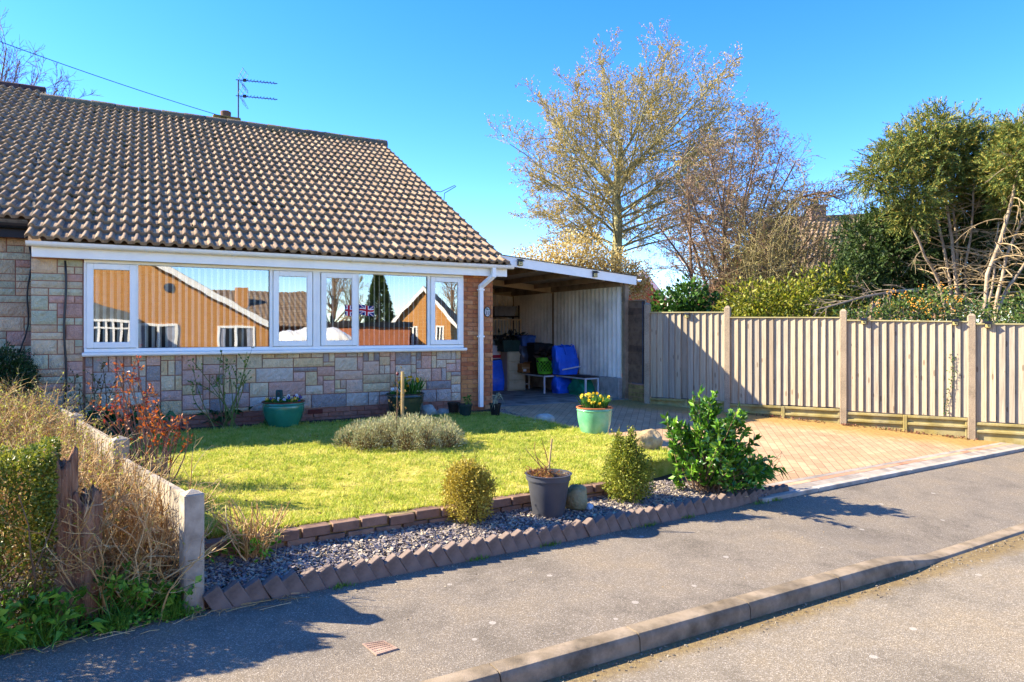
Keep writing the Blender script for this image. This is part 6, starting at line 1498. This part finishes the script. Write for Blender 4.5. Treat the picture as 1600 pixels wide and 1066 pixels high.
P = gnd(414, 668, .34); broad('primrose_plant', 'small pale green primrose tuft at the foot of the dark green pot', P, 22, .07, .04, .07, .08, .03, leafm('primrose_leaf', ['#4a7a34', '#6a9a4a', '#7fa85a']), 73)
broad('withered_plant', 'withered pale strands drooping from the small black pot', PG + [0, 0, .19], 12, .05, .04, .14, .13, .012, mat('withered', ['#a8a080', '#8f8a6a'], island=True), 74, 1.0)
broad('potted_plant', 'few green shoots in the small dark green pot', PF + [.04, 0, .18], 12, .05, .04, .12, .06, .03, M_GROSE, 75)
# bare plant and ferny tuft in the charcoal pot
rng = np.random.default_rng(81); o = thing('potted_shrub', 'almost bare twiggy shrub in the charcoal pot', 'plant', PD + [0, 0, .33]); g, T_ = Geo(), []
shoots(rng, [at(x, y, PD[1]) - PD - [0, 0, .33] for x, y in [(820, 700), (836, 690), (846, 686), (838, 715), (862, 735), (868, 722), (872, 745), (850, 730), (830, 740)]], (0, 0, 0), .03, 5, .016, .009, .3, .0045, .04, 1.0, G=g, T_=T_)
shoots(rng, [np.array([rng.normal(-.04, .09), rng.normal(0, .07), rng.uniform(.02, .09)]) for _ in range(70)], (-.04, 0, 0), .06, 5, .025, .010, .2, .002, .03, G=g, T_=T_)
gt_ = Geo(); gt_.tubes(T_, 4); gt_.build('twigs', mat('red_twig', ['#7a4a30', '#8f6a48', '#6a4434'], island=True), o); g.build('leaves', leafm('russet_leaf', ['#7a5a24', '#94602c', '#8a7a30', '#a0481e']), o)
# dry cut-back shrub in the slate
P = gnd(385, 885, .10) + [0, .10, 0]; rng = np.random.default_rng(82); o = thing('cutback_shrub', 'dry cut back shrub with fresh green shoots in the slate by the concrete post', 'shrub', P); g, T_ = Geo(), []; S1 = [[]]
shoots(rng, [np.array([rng.uniform(-.28, .26), rng.normal(0, .14), rng.uniform(.18, .42)]) for _ in range(70)], (0, 0, 0), .05, 0, .1, .1, G=g, T_=T_, r=.006, bend=.06)
for c, r in list(T_): ramify(rng, c, .004, 0, [dict(n=4, a=38, l=.35, s=.3, rm=.0016, k=3, up=.08)], S1, .35)
shoots(rng, [np.array([rng.normal(x_, .05), rng.normal(-.03, .05), rng.uniform(.08, .22)]) for x_ in (-.18, -.12, .14) for _ in range(10)], (0, 0, 0), .10, 9, .05, .022, .3, .002, .03, G=g, T_=T_)
gt_ = Geo(); gt_.tubes(T_, 4); gt_.tubes(S1[0], 3); M_TAN = mat('tan_twig', ['#8f6c40', '#b08a54', '#c8a66c', '#d8bc88'], island=True); gt_.build('twigs', M_TAN, o); g.build('leaves', leafm('fresh_leaf', ['#4f8a1e', '#6aa52a', '#86b83a']), o)

# --- left-hand neighbour's strip: half dead hedge, clipped box, weeds
BNL = np.array([-BD[1], BD[0]])                      # towards the neighbour
rng = np.random.default_rng(90); hb = thing('dry_hedge', 'half dead tan twiggy hedge growing along the concrete boundary fence', 'hedge', (*BO, 0)); T_, S1, Lf, Ld = [], [[], []], [], []
for k in range(1500):
    a = rng.uniform(.0, 5.2); q = rng.uniform(.04, .68) + .25 * (a / 5) ; b2 = BD * a + BNL * q; X, Y = BO + b2; z0 = float(gz(X, Y)) - .02
    if sw(X, Y)[1] < .1: continue
    h = (.70 + .10 * sin(a * 2) + .10 * min(1, a / 3)) * rng.uniform(.65, 1.12); lean = rng.normal(0, .10, 2)
    c = path(rng, (b2[0], b2[1], z0), (lean[0], lean[1], 1), h, 6, .26, .06); T_.append((c, np.linspace(.007, .0025, 7)))
    ramify(rng, c, .006, 0, [dict(n=7, a=48, l=.36, s=.15, rm=.0022, k=3, w=.3, up=.03), dict(n=2, a=45, l=.5, s=.2, rm=.0016, k=2)], S1, h)
g = Geo(); g.tubes(T_, 4); g.tubes(S1[0], 3); g.tubes(S1[1], 3); g.build('twigs', M_TAN, hb)
P, D = foliage(rng, S1[0], 3, .8, .3); pr = np.clip(.38 + 1.0 * (np.linalg.norm(P[:, :2], axis=1) - 1.4) / 2.6, .1, .9); kk = rng.random(len(P)) < pr; P, D = P[kk], D[kk]
g = Geo(); g.leaves(P, D, rng.uniform(.018, .034, len(P)), rng.uniform(.010, .018, len(P)), rng=rng); g.build('leaves', leafm('lime_leaf', ['#8a8f2a', '#a5a838', '#bab85a', '#7a7a2c'], transl=.4), hb)
print('hedge', len(T_), len(S1[0]), len(S1[1]), len(P))
# clipped box hedge
rng = np.random.default_rng(91); bx = thing('box_hedge', 'clipped green box hedge at the left picture edge', 'hedge', (*st(-.80, .06), 0), SANG)
n = 42000; lo = np.array([-1.9, 0, .06]); hi = np.array([.02, .62, 1.02]); u = rng.random((n, 3)); f = rng.random(n); dep = np.abs(rng.normal(0, .05, n)); P = lo + u * (hi - lo)
P[f < .40, 1] = lo[1] + dep[f < .40]; m_ = (f >= .40) & (f < .62); P[m_, 2] = hi[2] - dep[m_]; m_ = (f >= .62) & (f < .85); P[m_, 0] = hi[0] - dep[m_]
rnd = .10; P[:, 2] -= np.where(P[:, 1] < rnd, (1 - np.sqrt(np.clip(1 - (1 - P[:, 1] / rnd) ** 2, 0, 1))) * rnd, 0) * (P[:, 2] > .8); P += .03 * np.sin(P[:, [1, 2, 0]] * 14 + 1); D = rng.normal(0, .8, (n, 3)) + np.where((f < .4)[:, None], [0, -.8, .3], np.where((f < .62)[:, None], [0, 0, 1], [.6, 0, .3]))
dead = (P[:, 2] < .48 + .12 * np.sin(P[:, 0] * 9)) & (rng.random(n) < .75)
g = Geo(); g.leaves(P[~dead], D[~dead], rng.uniform(.018, .03, (~dead).sum()), .016, rng=rng); g.build('foliage', leafm('hedge_leaf', ['#455a18', '#657420', '#868a2c', '#a29c3a', '#4e641c'], rough=.4), bx)
g = Geo(); g.leaves(P[dead], D[dead], rng.uniform(.015, .026, dead.sum()), .012, rng=rng); g.build('dead_foliage', leafm('dead_hedge_leaf', ['#6a5836', '#8a7650', '#a08c68', '#5a4a2c'], transl=.15), bx)
T_ = []
for k in range(120):
    b = np.array([rng.uniform(-1.8, -.06), rng.uniform(.1, .5), 0]); T_.append((path(rng, b, (rng.normal(0, .3), rng.normal(-.1, .3), 1), .9, 5, .12, .05), np.linspace(.008, .002, 6)))
g = Geo(); g.tubes(T_, 4); g.build('twigs', M_BARK2, bx)
# weeds at the back of the pavement
M_WEED = leafm('weed_leaf', ['#3f6a1e', '#558a28', '#70a032', '#8aae40'], rough=.4, transl=.25)
M_WGR = grass_mat('verge_grass', ['#41681e', '#5a8426', '#769c34', '#92aa48'])
def weed(label, s, w, n, rx, ry, h, L, W, seed): 
    x, y = st(s, w); return broad('weed', label, (x, y, float(gz(x, y)) - .01), n, rx, ry, h, L, W, M_WEED, seed)
weed('broad leaved weed spreading beneath the clipped hedge at the left picture edge', -1.08, -.02, 55, .14, .07, .27, .10, .035, 1)
weed('leafy weed growing against the taller rotten post', -.78, .02, 60, .13, .07, .30, .085, .032, 2)
weed('leafy weed among the dry twigs beside the shorter rotten post', -.42, .14, 60, .13, .08, .30, .07, .034, 3)
weed('low weed at the foot of the nearest concrete post', -.16, .08, 36, .07, .05, .17, .055, .036, 4)
xy = np.array([st(rng.uniform(-3, -.02), abs(rng.normal(0, .10)) - .05) for _ in range(5200)]); cl = vnoise(xy[:, 0], xy[:, 1], 7, 5) > .42; xy = xy[cl]; G = Geo(); blades(G, xy, gz(xy[:, 0], xy[:, 1]) - .005, .085, .006, .7, rng=rng); structure(G.build('verge_grass', M_WGR), kind='stuff')
pts = np.array([st(rng.uniform(-2.6, .0), abs(rng.normal(0, .11)) - .06) for _ in range(2600)]); Z = gz(pts[:, 0], pts[:, 1]); G = Geo(); G.leaves(np.c_[pts, Z + rng.random(len(pts)) * .05], rng.normal(size=(len(pts), 3)) * [1, 1, .35] + [0, 0, .3], .026, .019, rng=rng); structure(G.build('ground_cover', M_WEED), kind='stuff')
# straw-like litter on the pavement and dry leaves
T_ = []
for k in range(120):
    x, y = st(rng.uniform(-1.6, .55), -abs(rng.normal(0.02, .10)) + .02); a = rng.uniform(0, pi); z = float(gz(x, y)) + .006; l = rng.uniform(.04, .22); T_.append((np.array([[x, y, z], [x + cos(a) * l * .5, y + sin(a) * l * .5, z + .012], [x + cos(a + .2) * l, y + sin(a + .2) * l, z + .004]]), np.full(3, .0018)))
G = Geo(); G.tubes(T_, 4); structure(G.build('dead_twigs', M_TAN), kind='stuff')
pts = np.array([st(rng.uniform(-2.4, 6), rng.choice([-abs(rng.normal(0, .10)), rng.uniform(-1.35, 0)], p=[.7, .3])) for _ in range(420)]); G = Geo(); G.leaves(np.c_[pts, gz(pts[:, 0], pts[:, 1]) + .004], rng.normal(size=(len(pts), 3)) * [1, 1, .12], rng.uniform(.008, .022, len(pts)), .010, rng=rng); structure(G.build('leaf_litter', leafm('litter', ['#8a7250', '#a89470', '#b8ab90', '#6a5438'])), kind='stuff')
xy = scatter(LAWN, 260); G = Geo(); G.leaves(np.c_[xy, turf_z(xy[:, 0], xy[:, 1]) + .012], rng.normal(size=(len(xy), 3)) * [1, 1, .3], rng.uniform(.015, .035, len(xy)), .016, rng=rng); structure(G.build('fallen_leaves', leafm('fallen_leaf', ['#4a3420', '#6a4c2c', '#86683c', '#3a2c1c'])), kind='stuff')
# little weeds in the foot of the edging and fence
xy = np.concatenate([np.array([st(c + rng.normal(0, .05), -.05 + rng.normal(0, .015)) for _ in range(45)]) for c in (.85, 1.9, 2.55, 3.6, 4.1, 5.1, 5.35)]); G = Geo(); blades(G, xy, gz(xy[:, 0], xy[:, 1]) - .004, .035, .006, .8, rng=rng); structure(G.build('edging_weeds', M_WGR), kind='stuff')
xy = np.concatenate([np.array([FP + FD * (c + rng.normal(0, .14)) + FN * (.10 + abs(rng.normal(0, .03))) for _ in range(70)]) for c in (.75, 1.25, 1.95, 2.5, 2.9, 3.4)]); G = Geo(); G.leaves(np.c_[xy, gz(xy[:, 0], xy[:, 1]) + rng.random(len(xy)) * .03], rng.normal(size=(len(xy), 3)) + [0, 0, .8], .035, .02, rng=rng); structure(G.build('fence_foot_weeds', leafm('red_weed', ['#6a3a34', '#7a4a3a', '#8a5a48', '#6a6a34'])), kind='stuff')
# grit in the channel
pts = np.array([st(rng.uniform(-1, 9), 0) for _ in range(700)]); ss_ = sw(pts[:, 0], pts[:, 1])[0]; ww_ = kerb_w(ss_) - .14 - np.abs(rng.normal(0, .10, len(pts))); pts = np.array([st(a, b) for a, b in zip(ss_, ww_)])
G = Geo(); chips(G, pts, np.full(len(pts), ROAD_Z + .004), rng, .003, .010); structure(G.build('grit', mat('grit', ['#6a6052', '#7d7363', '#8f8472', '#544c42'], island=True)), kind='stuff')
# dark yew by the neighbour's wall
P = at(2, 580, 8.45) * [1, 1, 0] + [0, 0, .36]; bush('dark_bush', 'dense dark green bush against the neighbouring stone wall', 'shrub', P, [((0, 0, .50), (.40, .36, .62)), ((.0, 0, .85), (.36, .3, .30))], 9000, .05, .018, leafm('yew_leaf', ['#16280e', '#223a14', '#34501e', '#2a441a'], transl=.15), 33, depth=.25, twigs=40)
# ================================================================== houses beyond and across the road
def tile_sheet(name):
    k = NT(name); b = k.n('ShaderNodeTexBrick'); k.l(k.mapping(rot=(0, 0, 0)), b.inputs[0])
    b.inputs['Scale'].default_value = 1; b.inputs['Brick Width'].default_value = .22; b.inputs['Row Height'].default_value = .30; b.inputs['Mortar Size'].default_value = .03; b.offset = 0.0
    b.inputs['Color1'].default_value = C('#8f7a58'); b.inputs['Color2'].default_value = C('#a18a63'); b.inputs['Mortar'].default_value = C('#4a3f30')
    return k.bsdf(k.mix(1., b.outputs[0], k.ramp(k.noise(1.2, 7, .7), [(.75, .75, .72, 1), (1.05, 1.03, 1, 1)]), 'MULTIPLY'), .9, .15, 0, k.math('MULTIPLY', b.outputs['Fac'], -1), .8, .03)
M_FTILE = tile_sheet('far_tiles')
kb2 = NT('orange_brick'); bt = kb2.n('ShaderNodeTexBrick'); kb2.l(kb2.mapping(rot=(pi / 2, 0, 0)), bt.inputs[0]); bt.inputs['Scale'].default_value = 1; bt.inputs['Brick Width'].default_value = .225; bt.inputs['Row Height'].default_value = .075; bt.inputs['Mortar Size'].default_value = .008
bt.inputs['Color1'].default_value = C('#bf8446'); bt.inputs['Color2'].default_value = C('#b0763a'); bt.inputs['Mortar'].default_value = C('#c29c6a'); M_OBRICK = kb2.bsdf(bt.outputs[0], .9, .2)
M_WINDK = mat('dark_window', ['#22262c'], rough=.1, spec=.6, dirt=0)
M_CURT = mat('grey_curtain', ['#8a8a92', '#a5a5ad'], ns=9)
def tiled_slope(parent, A, B, Cc, Dd, name='roof', m=None, rib=.22, row=.32):
    """A-B eave, D-C ridge: stepped courses with rolled ribs"""
    A, B, Cc, Dd = [np.array(p, float) for p in (A, B, Cc, Dd)]; W = np.linalg.norm(B - A); H = np.linalg.norm(Dd - A); nu = int(W / rib) * 4 + 1; nr = int(H / row); N = unit(np.cross(B - A, Dd - A))
    u = np.linspace(0, 1, nu)[:, None]; off = (.5 + .5 * np.cos(np.arange(nu) * pi / 2))[:, None] * .045; g = Geo()
    for j in range(nr):
        v0, v1 = j / nr, (j + 1) / nr + .01; rows = []
        for v, lift in ((v0, 0.0), (v0, .045), (min(v1, 1), .005)): L_ = A + (Dd - A) * v; R_ = B + (Cc - B) * v; rows.append(L_ * (1 - u) + R_ * u + N * (off + lift))
        g.grid(np.array(rows))
    return g.build(name, m or M_TILE, parent)
# house behind the russet tree: long low roof
D1 = 27.0; dE = 25.5; dR = 31.5
A = at(1128, 505, dE); B = at(1480, 500, dE); Rl = at(1192, 345, dR); Rr_ = at(1480, 332, dR); base = np.array([A[0], dE, .3])
o = thing('house', 'house with a tall sweep of brown tiles seen behind the russet tree', 'house', base); T0 = lambda p: np.array(p) - base
rf_ = tiled_slope(o, T0(A), T0(B), T0(Rr_), T0(Rl)); Lw = A + [.3, .4, 0]
g = Geo(); wall = [T0(A + [.35, .5, -.2]), T0(B + [0, .5, -.2]), T0(B + [0, 11, -.2]), T0(A + [.35, 11, -.2])]
g.extrude([(p[0], p[1], 0) for p in wall], (0, 0, T0(A)[2] - .1)); g.extrude([T0(A + [.4, .5, -.35]), T0(Rl + [.25, 0, -.3]), T0(A + [.4, 11.5, -.35])], (.1, 0, 0)); g.build('wall', M_PBRICK, o)
g = Geo(); g.extrude([T0(Rl), T0(Rr_), T0(Rr_) + [0, 6, -3.9], T0(Rl) + [0, 6, -3.9]], (0, 0, -.05)); g.tube([T0(Rl), T0(Rr_)], .12, 8); g.build('back_slope', M_RIDGE, rf_)
cb = at(1275, 340, dR); g = Geo(); g.cbox((-.35, -.3, -.9), (.35, .3, .42), .02, o=T0(cb)); g.cbox((-.4, -.35, .43), (.4, .35, .55), .02, o=T0(cb)); c_ = g.build('chimney', mat('old_brick', ['#85685a', '#957868'], ns=9, dirt=.4), rf_)
g = Geo(); g.lathe([(.13, 0), (.11, .3), (.08, .3)], 12, o=T0(cb) + [.0, 0, .55]); g.build('chimney_pot', M_RIDGE, c_)
# red brick gable glimpsed between carport and trees
dg = 36; base = at(1000, 500, dg); base[2] = .3; o = thing('house', 'red brick gable with a white bargeboard glimpsed beyond the carport', 'house', base); T0 = lambda p: np.array(p) - base
ap = at(1005, 425, dg); rr1 = at(1052, 482, dg); ll = ap * 2 - rr1; ll[2] = rr1[2]
g = Geo(); g.extrude([T0(ll) * [1, 1, 0], T0(rr1) * [1, 1, 0], T0(rr1), T0(ap), T0(ll)], (0, 8, 0)); g.build('wall', mat('red_gable', ['#9a5238', '#a86044'], ns=5), o)
g = Geo()
for q in (rr1, ll): a, b = T0(ap) + [0, -.1, .1], T0(q) + (T0(q) - T0(ap)) * .12 + [0, -.1, .1]; g.extrude([a, b, b + [0, 0, -.28], a + [0, 0, -.28]], (0, .09, 0))
bb = g.build('bargeboard', M_WHITE, o); g = Geo()
for q in (rr1, ll): a, b = T0(ap) + [0, -.05, .16], T0(q) + (T0(q) - T0(ap)) * .14 + [0, -.05, .14]; g.extrude([a, b, b + [0, 0, -.10], a + [0, 0, -.10]], (0, 8.2, 0))
g.build('roof', M_RIDGE, o)

# ---- across the road: seen mirrored in the bay window
CT0 = float(-HO @ HU); CD0 = float(HO @ HB)
def refl(x, y, D):
    t = t_of(x); z = z_of(x, y) + HZ; k = (CD0 + D) / CD0; tt = CT0 + (t - CT0) * k; zz = EYE + (z - EYE) * k; p = HO + HU * tt - HB * D
    return tt, zz
def opp(name, label, cat, D):                      # frame: x along the facade, y away from our house
    p = HO - HB * D; return thing(name, label, cat, (p[0], p[1], 0), HANG + pi)
def ox(t): return -t
def gable_house(label, D, apex, foot, brick, depth=9, wins=(), g0=-.1, turn=0.0):
    o = opp('house', label, 'house', D)
    if turn:
        p = HO + HU * apex[0] - HB * D; o.location = (p[0], p[1], 0); o.rotation_euler[2] += turn; t00 = apex[0]; apex = (0, apex[1]); foot = (foot[0] - t00, foot[1]); wins = [(a - t00, b - t00, c, d) for a, b, c, d in wins]
    ta_, za = apex; tf, zf_ = foot; tl_ = 2 * ta_ - tf
    g = Geo(); g.extrude([(-tl_, 0, g0), (-tf, 0, g0), (-tf, 0, zf_), (-ta_, 0, za), (-tl_, 0, zf_)], (0, depth, 0)); 
    g.build('wall', brick, o)
    rf_ = Geo(); sl_ = (za - zf_) / (tf - ta_)
    for sg, te in ((1, tf), (-1, tl_)):
        e = te + .35 * sg * (1 if tf > ta_ else -1); ze = zf_ - abs(e - te) * abs(sl_); rf_.extrude([(-ta_, -.25, za + .12), (-e, -.25, ze + .12), (-e, -.25, ze + .02), (-ta_, -.25, za + .02)], (0, depth + .5, 0))
    rf_ = rf_.build('roof', M_RIDGE, o); g = Geo()
    for sg, te in ((1, tf), (-1, tl_)):
        e = te + .4 * sg * (1 if tf > ta_ else -1); ze = zf_ - abs(e - te) * abs(sl_); g.extrude([(-ta_, -.29, za + .10), (-e, -.29, ze + .10), (-e, -.29, ze - .16), (-ta_, -.29, za - .16)], (0, .035, 0))
    g.build('bargeboard', M_WHITE, o)
    for (t0, t1, z0, z1) in wins:
        a, b = -max(t0, t1), -min(t0, t1); g = Geo(); frame(g, a, b, z0, z1, .09, -.05, .0); g.cbox(((a + b) / 2 - .05, -.049, z0 + .09), ((a + b) / 2 + .05, -.001, z1 - .09), .005); w = g.build('window', M_WHITE, o)
        g = Geo(); g.box((a + .08, -.012, z0 + .08), (b - .08, -.002, z1 - .08)); g.build('pane', M_WINDK, w)
        g = Geo(); g.box((a + .09, -.015, z0 + .09), (a + (b - a) * .25, -.0125, z1 - .09)); g.box((b - (b - a) * .2, -.015, z0 + .09), (b - .09, -.0125, z1 - .09)); g.build('curtain', M_CURT, w)
    return o
D = 20.0; f = refl(419, 507, D); p0 = refl(252, 415.5, D); sl_ = (p0[1] - f[1]) / (f[0] - p0[0]); ta_ = f[0] - 7.0
W1a, W1b = refl(216, 507, D), refl(277, 545, D); W2a, W2b = refl(341, 509.5, D), refl(397, 545, D)
oh = gable_house('orange brick gable across the road mirrored in the wide left pane', D, (ta_, f[1] + sl_ * 7.0), f, M_OBRICK, wins=[(W1a[0], W1b[0], .55, W1a[1]), (W2a[0], W2b[0], .55, W2a[1])])
q = refl(264, 449, D); g = Geo(); g.lathe([(0, .06), (.17, .05), (.19, .02), (.19, 0)], 20); v = g.build('wall_vent', M_ALU, oh); v.rotation_euler = (pi / 2, 0, 0); v.location = (-q[0], -.001, q[1])
# lean-to conservatory beside the gable
DC = 18.4; l0 = refl(125, 466, DC); l1 = refl(204, 489, DC); zb_ = refl(160, 501, DC)[1]; o = opp('conservatory', 'white framed lean-to conservatory mirrored in the narrow left pane', 'conservatory', DC); xa, xb = -l1[0], -l0[0]
g = Geo(); g.extrude([(xa, 0, zb_ + .05), (xb, 0, zb_ + .05), (xb, 0, l0[1]), (xa, 0, l1[1])], (0, 1.5, 0)); g.build('roof', mat('grey_polycarbonate', ['#5d605f', '#70736f'], rough=.5), o)
g = Geo(); g.box((xa, -.06, zb_ - .06), (xb, .0, zb_ + .045)); g.box((xa, -.05, zb_ - .32), (xb, -.01, zb_ - .26))
for k in range(7): x = xa + .04 + (xb - xa - .08) * k / 6; g.box((x - .04, -.04, -.1), (x + .04, .0, zb_ - .061))
g.build('frame', M_WHITE, o); g = Geo(); g.box((xa + .02, .01, -.1), (xb - .02, .03, zb_ - .07)); g.build('pane', M_WINDK, o)
# long tiled roof with a chimney
D = 36.0; a = refl(335, 505, D); b = refl(500, 505, D); r0 = refl(335, 446, D); o = opp('house', 'brown roofed house with a brick chimney mirrored beside the orange gable', 'house', D)
g = Geo(); g.box((-b[0], 0, -.1), (-a[0] + 2, 9, a[1])); g.build('wall', M_PBRICK, o); e0, e1 = -b[0] - .3, -a[0] + 2.3
rf_ = tiled_slope(o, (e0, -.4, a[1] - .2), (e1, -.4, a[1] - .2), (e1, 5.5, r0[1]), (e0, 5.5, r0[1]), rib=.3, row=.4); g = Geo(); g.extrude([(e0, 5.5, r0[1]), (e1, 5.5, r0[1]), (e1, 11, a[1]), (e0, 11, a[1])], (0, 0, -.05)); g.build('back_slope', M_RIDGE, rf_)
q = refl(386, 437, D); g = Geo(); g.cbox((-q[0] - .45, 2.5, r0[1] - 3.0), (-q[0] + .45, 3.2, q[1] - .3), .02); g.build('chimney', M_OBRICK, rf_)
# flat roofed garage, small gable
D = 25.0; a = refl(548, 505, D); b = refl(640, 505, D); o = opp('garage', 'flat roofed brick garage mirrored below the flags', 'garage', D); g = Geo(); g.box((-b[0], 0, -.1), (-a[0], 6, a[1] - .2)); g.build('wall', mat('salmon_brick', ['#a8623f', '#b8724c', '#98553a'], ns=14, nd=2), o); g = Geo(); g.box((-b[0] - .1, -.12, a[1] - .19), (-a[0] + .1, 6.1, a[1] + .08)); g.build('roof', M_BLACKP, o)
D = 27.0; ap = refl(661, 449, D); f = refl(700, 499, D); W1 = refl(637, 509, D), refl(653, 540, D); W2 = refl(678, 510, D), refl(691, 540, D)
gable_house('small orange gable with white bargeboards mirrored in the right panes', D, ap, f, M_OBRICK, wins=[(W1[0][0], W1[1][0], .7, W1[0][1]), (W2[0][0], W2[1][0], .7, W2[0][1])], turn=radians(27))
# trees over there
def far_tree(label, x, y0, D, r, m, seed, h=None, ever=False):
    t, z = refl(x, y0, D); o = opp('tree', label, 'tree', D); rng = np.random.default_rng(seed); B = np.array([-t, 0, 0]); g = Geo(); g.tubes([(B + np.array([[0, 0, -.2], [0, 0, z * .5], [0, 0, z * .92]]), np.array([.22, .16, .03]))], 7); S = [[], [], []]
    c = B + np.array([[0, 0, z * .12], [0, 0, z * .4], [0, 0, z * .7], [0, 0, z]])
    if ever:
        P = []; n = 7000; v = rng.random(n) ** .8; a = rng.uniform(0, 2 * pi, n); rad = r * (1 - v) ** .8 * rng.uniform(.5, 1.05, n); P = B + np.c_[np.cos(a) * rad, np.sin(a) * rad, .3 + v * z]; gg = Geo(); gg.leaves(P, np.c_[np.cos(a), np.sin(a), rng.normal(0, .4, n)], .35, .12, rng=rng); gg.build('crown', m, o); g.build('trunk', M_BARK2, o)
    else:
        ramify(rng, c, .16, 0, [dict(n=26, a=45, l=.42, s=.1, rm=.03, k=4, up=.12, t=.7), dict(n=9, a=40, l=.42, rm=.02, k=3, up=.06), dict(n=4, a=40, l=.5, rm=.014, k=2)], S, z); g.build('trunk', M_BARK2, o); gg = Geo(); gg.tubes(S[0], 4); gg.tubes(S[1], 3); gg.tubes(S[2], 3); gg.build('crown', m, o)
    return o
far_tree('tall dark conifer mirrored in the pane with the flag', 592, 425, 44, 1.5, M_YEWD, 1, ever=True)
far_tree('brown bare tree mirrored in the narrow middle pane', 520, 425, 42, 3, M_TWIG2, 2)
far_tree('olive bare tree mirrored left of the conifer', 548, 430, 46, 3, M_BARK1, 3)
far_tree('leafless tree mirrored behind the small gable', 705, 420, 48, 3, M_TWIG2, 4)
# covered trailer
D = 14.2; t0, zz = refl(432, 510, D); t1, _ = refl(546, 510, D); o = opp('covered_trailer', 'white tarpaulin over a parked trailer mirrored in the middle panes', 'trailer', D); L = abs(t1 - t0); cx_ = -(t0 + t1) / 2
u = np.linspace(-1, 1, 40); a = np.linspace(0, pi, 22); rng = np.random.default_rng(3); P = np.zeros((40, 22, 3))
for i, q in enumerate(u):
    k = (1 - abs(q) ** 5) ** .5; hh = (.55 + .06 * sin(q * 9)) * k; P[i] = np.c_[np.full(22, cx_ + q * L / 2), np.cos(a) * .95 * (.6 + .4 * k) + .02 * np.sin(a * 9 + q * 20), 1.25 + np.sin(a) ** .7 * hh + .025 * np.sin(q * 31 + a * 4)]
g = Geo(); g.grid(P); g.build('cover', M_WHITE, o, smooth=True); g = Geo(); g.cbox((cx_ - L / 2 + .1, -.8, .45), (cx_ + L / 2 - .1, .8, 1.24), .08); g.build('body', mat('pale_green_paint', ['#8fa898', '#a0b5a5']), o)
for sx in (-1, 1):
    for sy in (-.72, .72):
        g = Geo(); g.lathe([(.0, -.09), (.30, -.09), (.33, -.06), (.33, .06), (.30, .09), (0, .09)], 22); w = g.build('wheel', M_BLACKP, o); w.rotation_euler = (pi / 2, 0, 0); w.location = (cx_ + sx * .6, sy, .21)
# ================================================================== daylight and camera
SUN_EL, SUN_AZ = radians(33), radians(5)
sd = np.array([-cos(SUN_AZ) * cos(SUN_EL), sin(SUN_AZ) * cos(SUN_EL), sin(SUN_EL)])
W = bpy.data.worlds.new('World'); SC.world = W; W.use_nodes = True
nt = W.node_tree; nt.nodes.clear(); sky = nt.nodes.new('ShaderNodeTexSky'); sky.sky_type = 'NISHITA'; sky.sun_disc = False
sky.sun_elevation = SUN_EL; sky.sun_rotation = atan2(sd[0], sd[1]); sky.altitude = 1200; sky.air_density = 1.0; sky.dust_density = 0.3; sky.ozone_density = 4.0
bg = nt.nodes.new('ShaderNodeBackground'); bg.inputs[1].default_value = 0.138; wo = nt.nodes.new('ShaderNodeOutputWorld')
hs = nt.nodes.new('ShaderNodeHueSaturation'); hs.inputs['Saturation'].default_value = 1.3; hs.inputs['Hue'].default_value = 0.514; nt.links.new(sky.outputs[0], hs.inputs['Color']); nt.links.new(hs.outputs[0], bg.inputs[0]); nt.links.new(bg.outputs[0], wo.inputs[0])
L = bpy.data.lights.new('sun', 'SUN'); L.energy = 5.0; L.angle = radians(0.53); L.color = (1.0, .89, .69)
so = bpy.data.objects.new('sun', L); COL.objects.link(so); so.rotation_euler = Vector(-sd).to_track_quat('-Z', 'Y').to_euler(); so.location = tuple(sd * 60)
cam = bpy.data.cameras.new('camera'); cam.lens = 24.0; cam.sensor_width = 36.0; cam.shift_y = -(533 - HOR) / 1600; cam.clip_end = 2000; cam.clip_start = .05
co = bpy.data.objects.new('camera', cam); COL.objects.link(co); co.location = (0, 0, EYE); co.rotation_euler = (pi / 2, 0, 0); SC.camera = co
vs = SC.view_settings; vs.view_transform = 'Standard'; vs.look = 'None'; vs.exposure = 1.9; vs.gamma = 1.0
SC.cycles.max_bounces = 8; SC.cycles.transparent_max_bounces = 16; SC.cycles.sample_clamp_indirect = 6
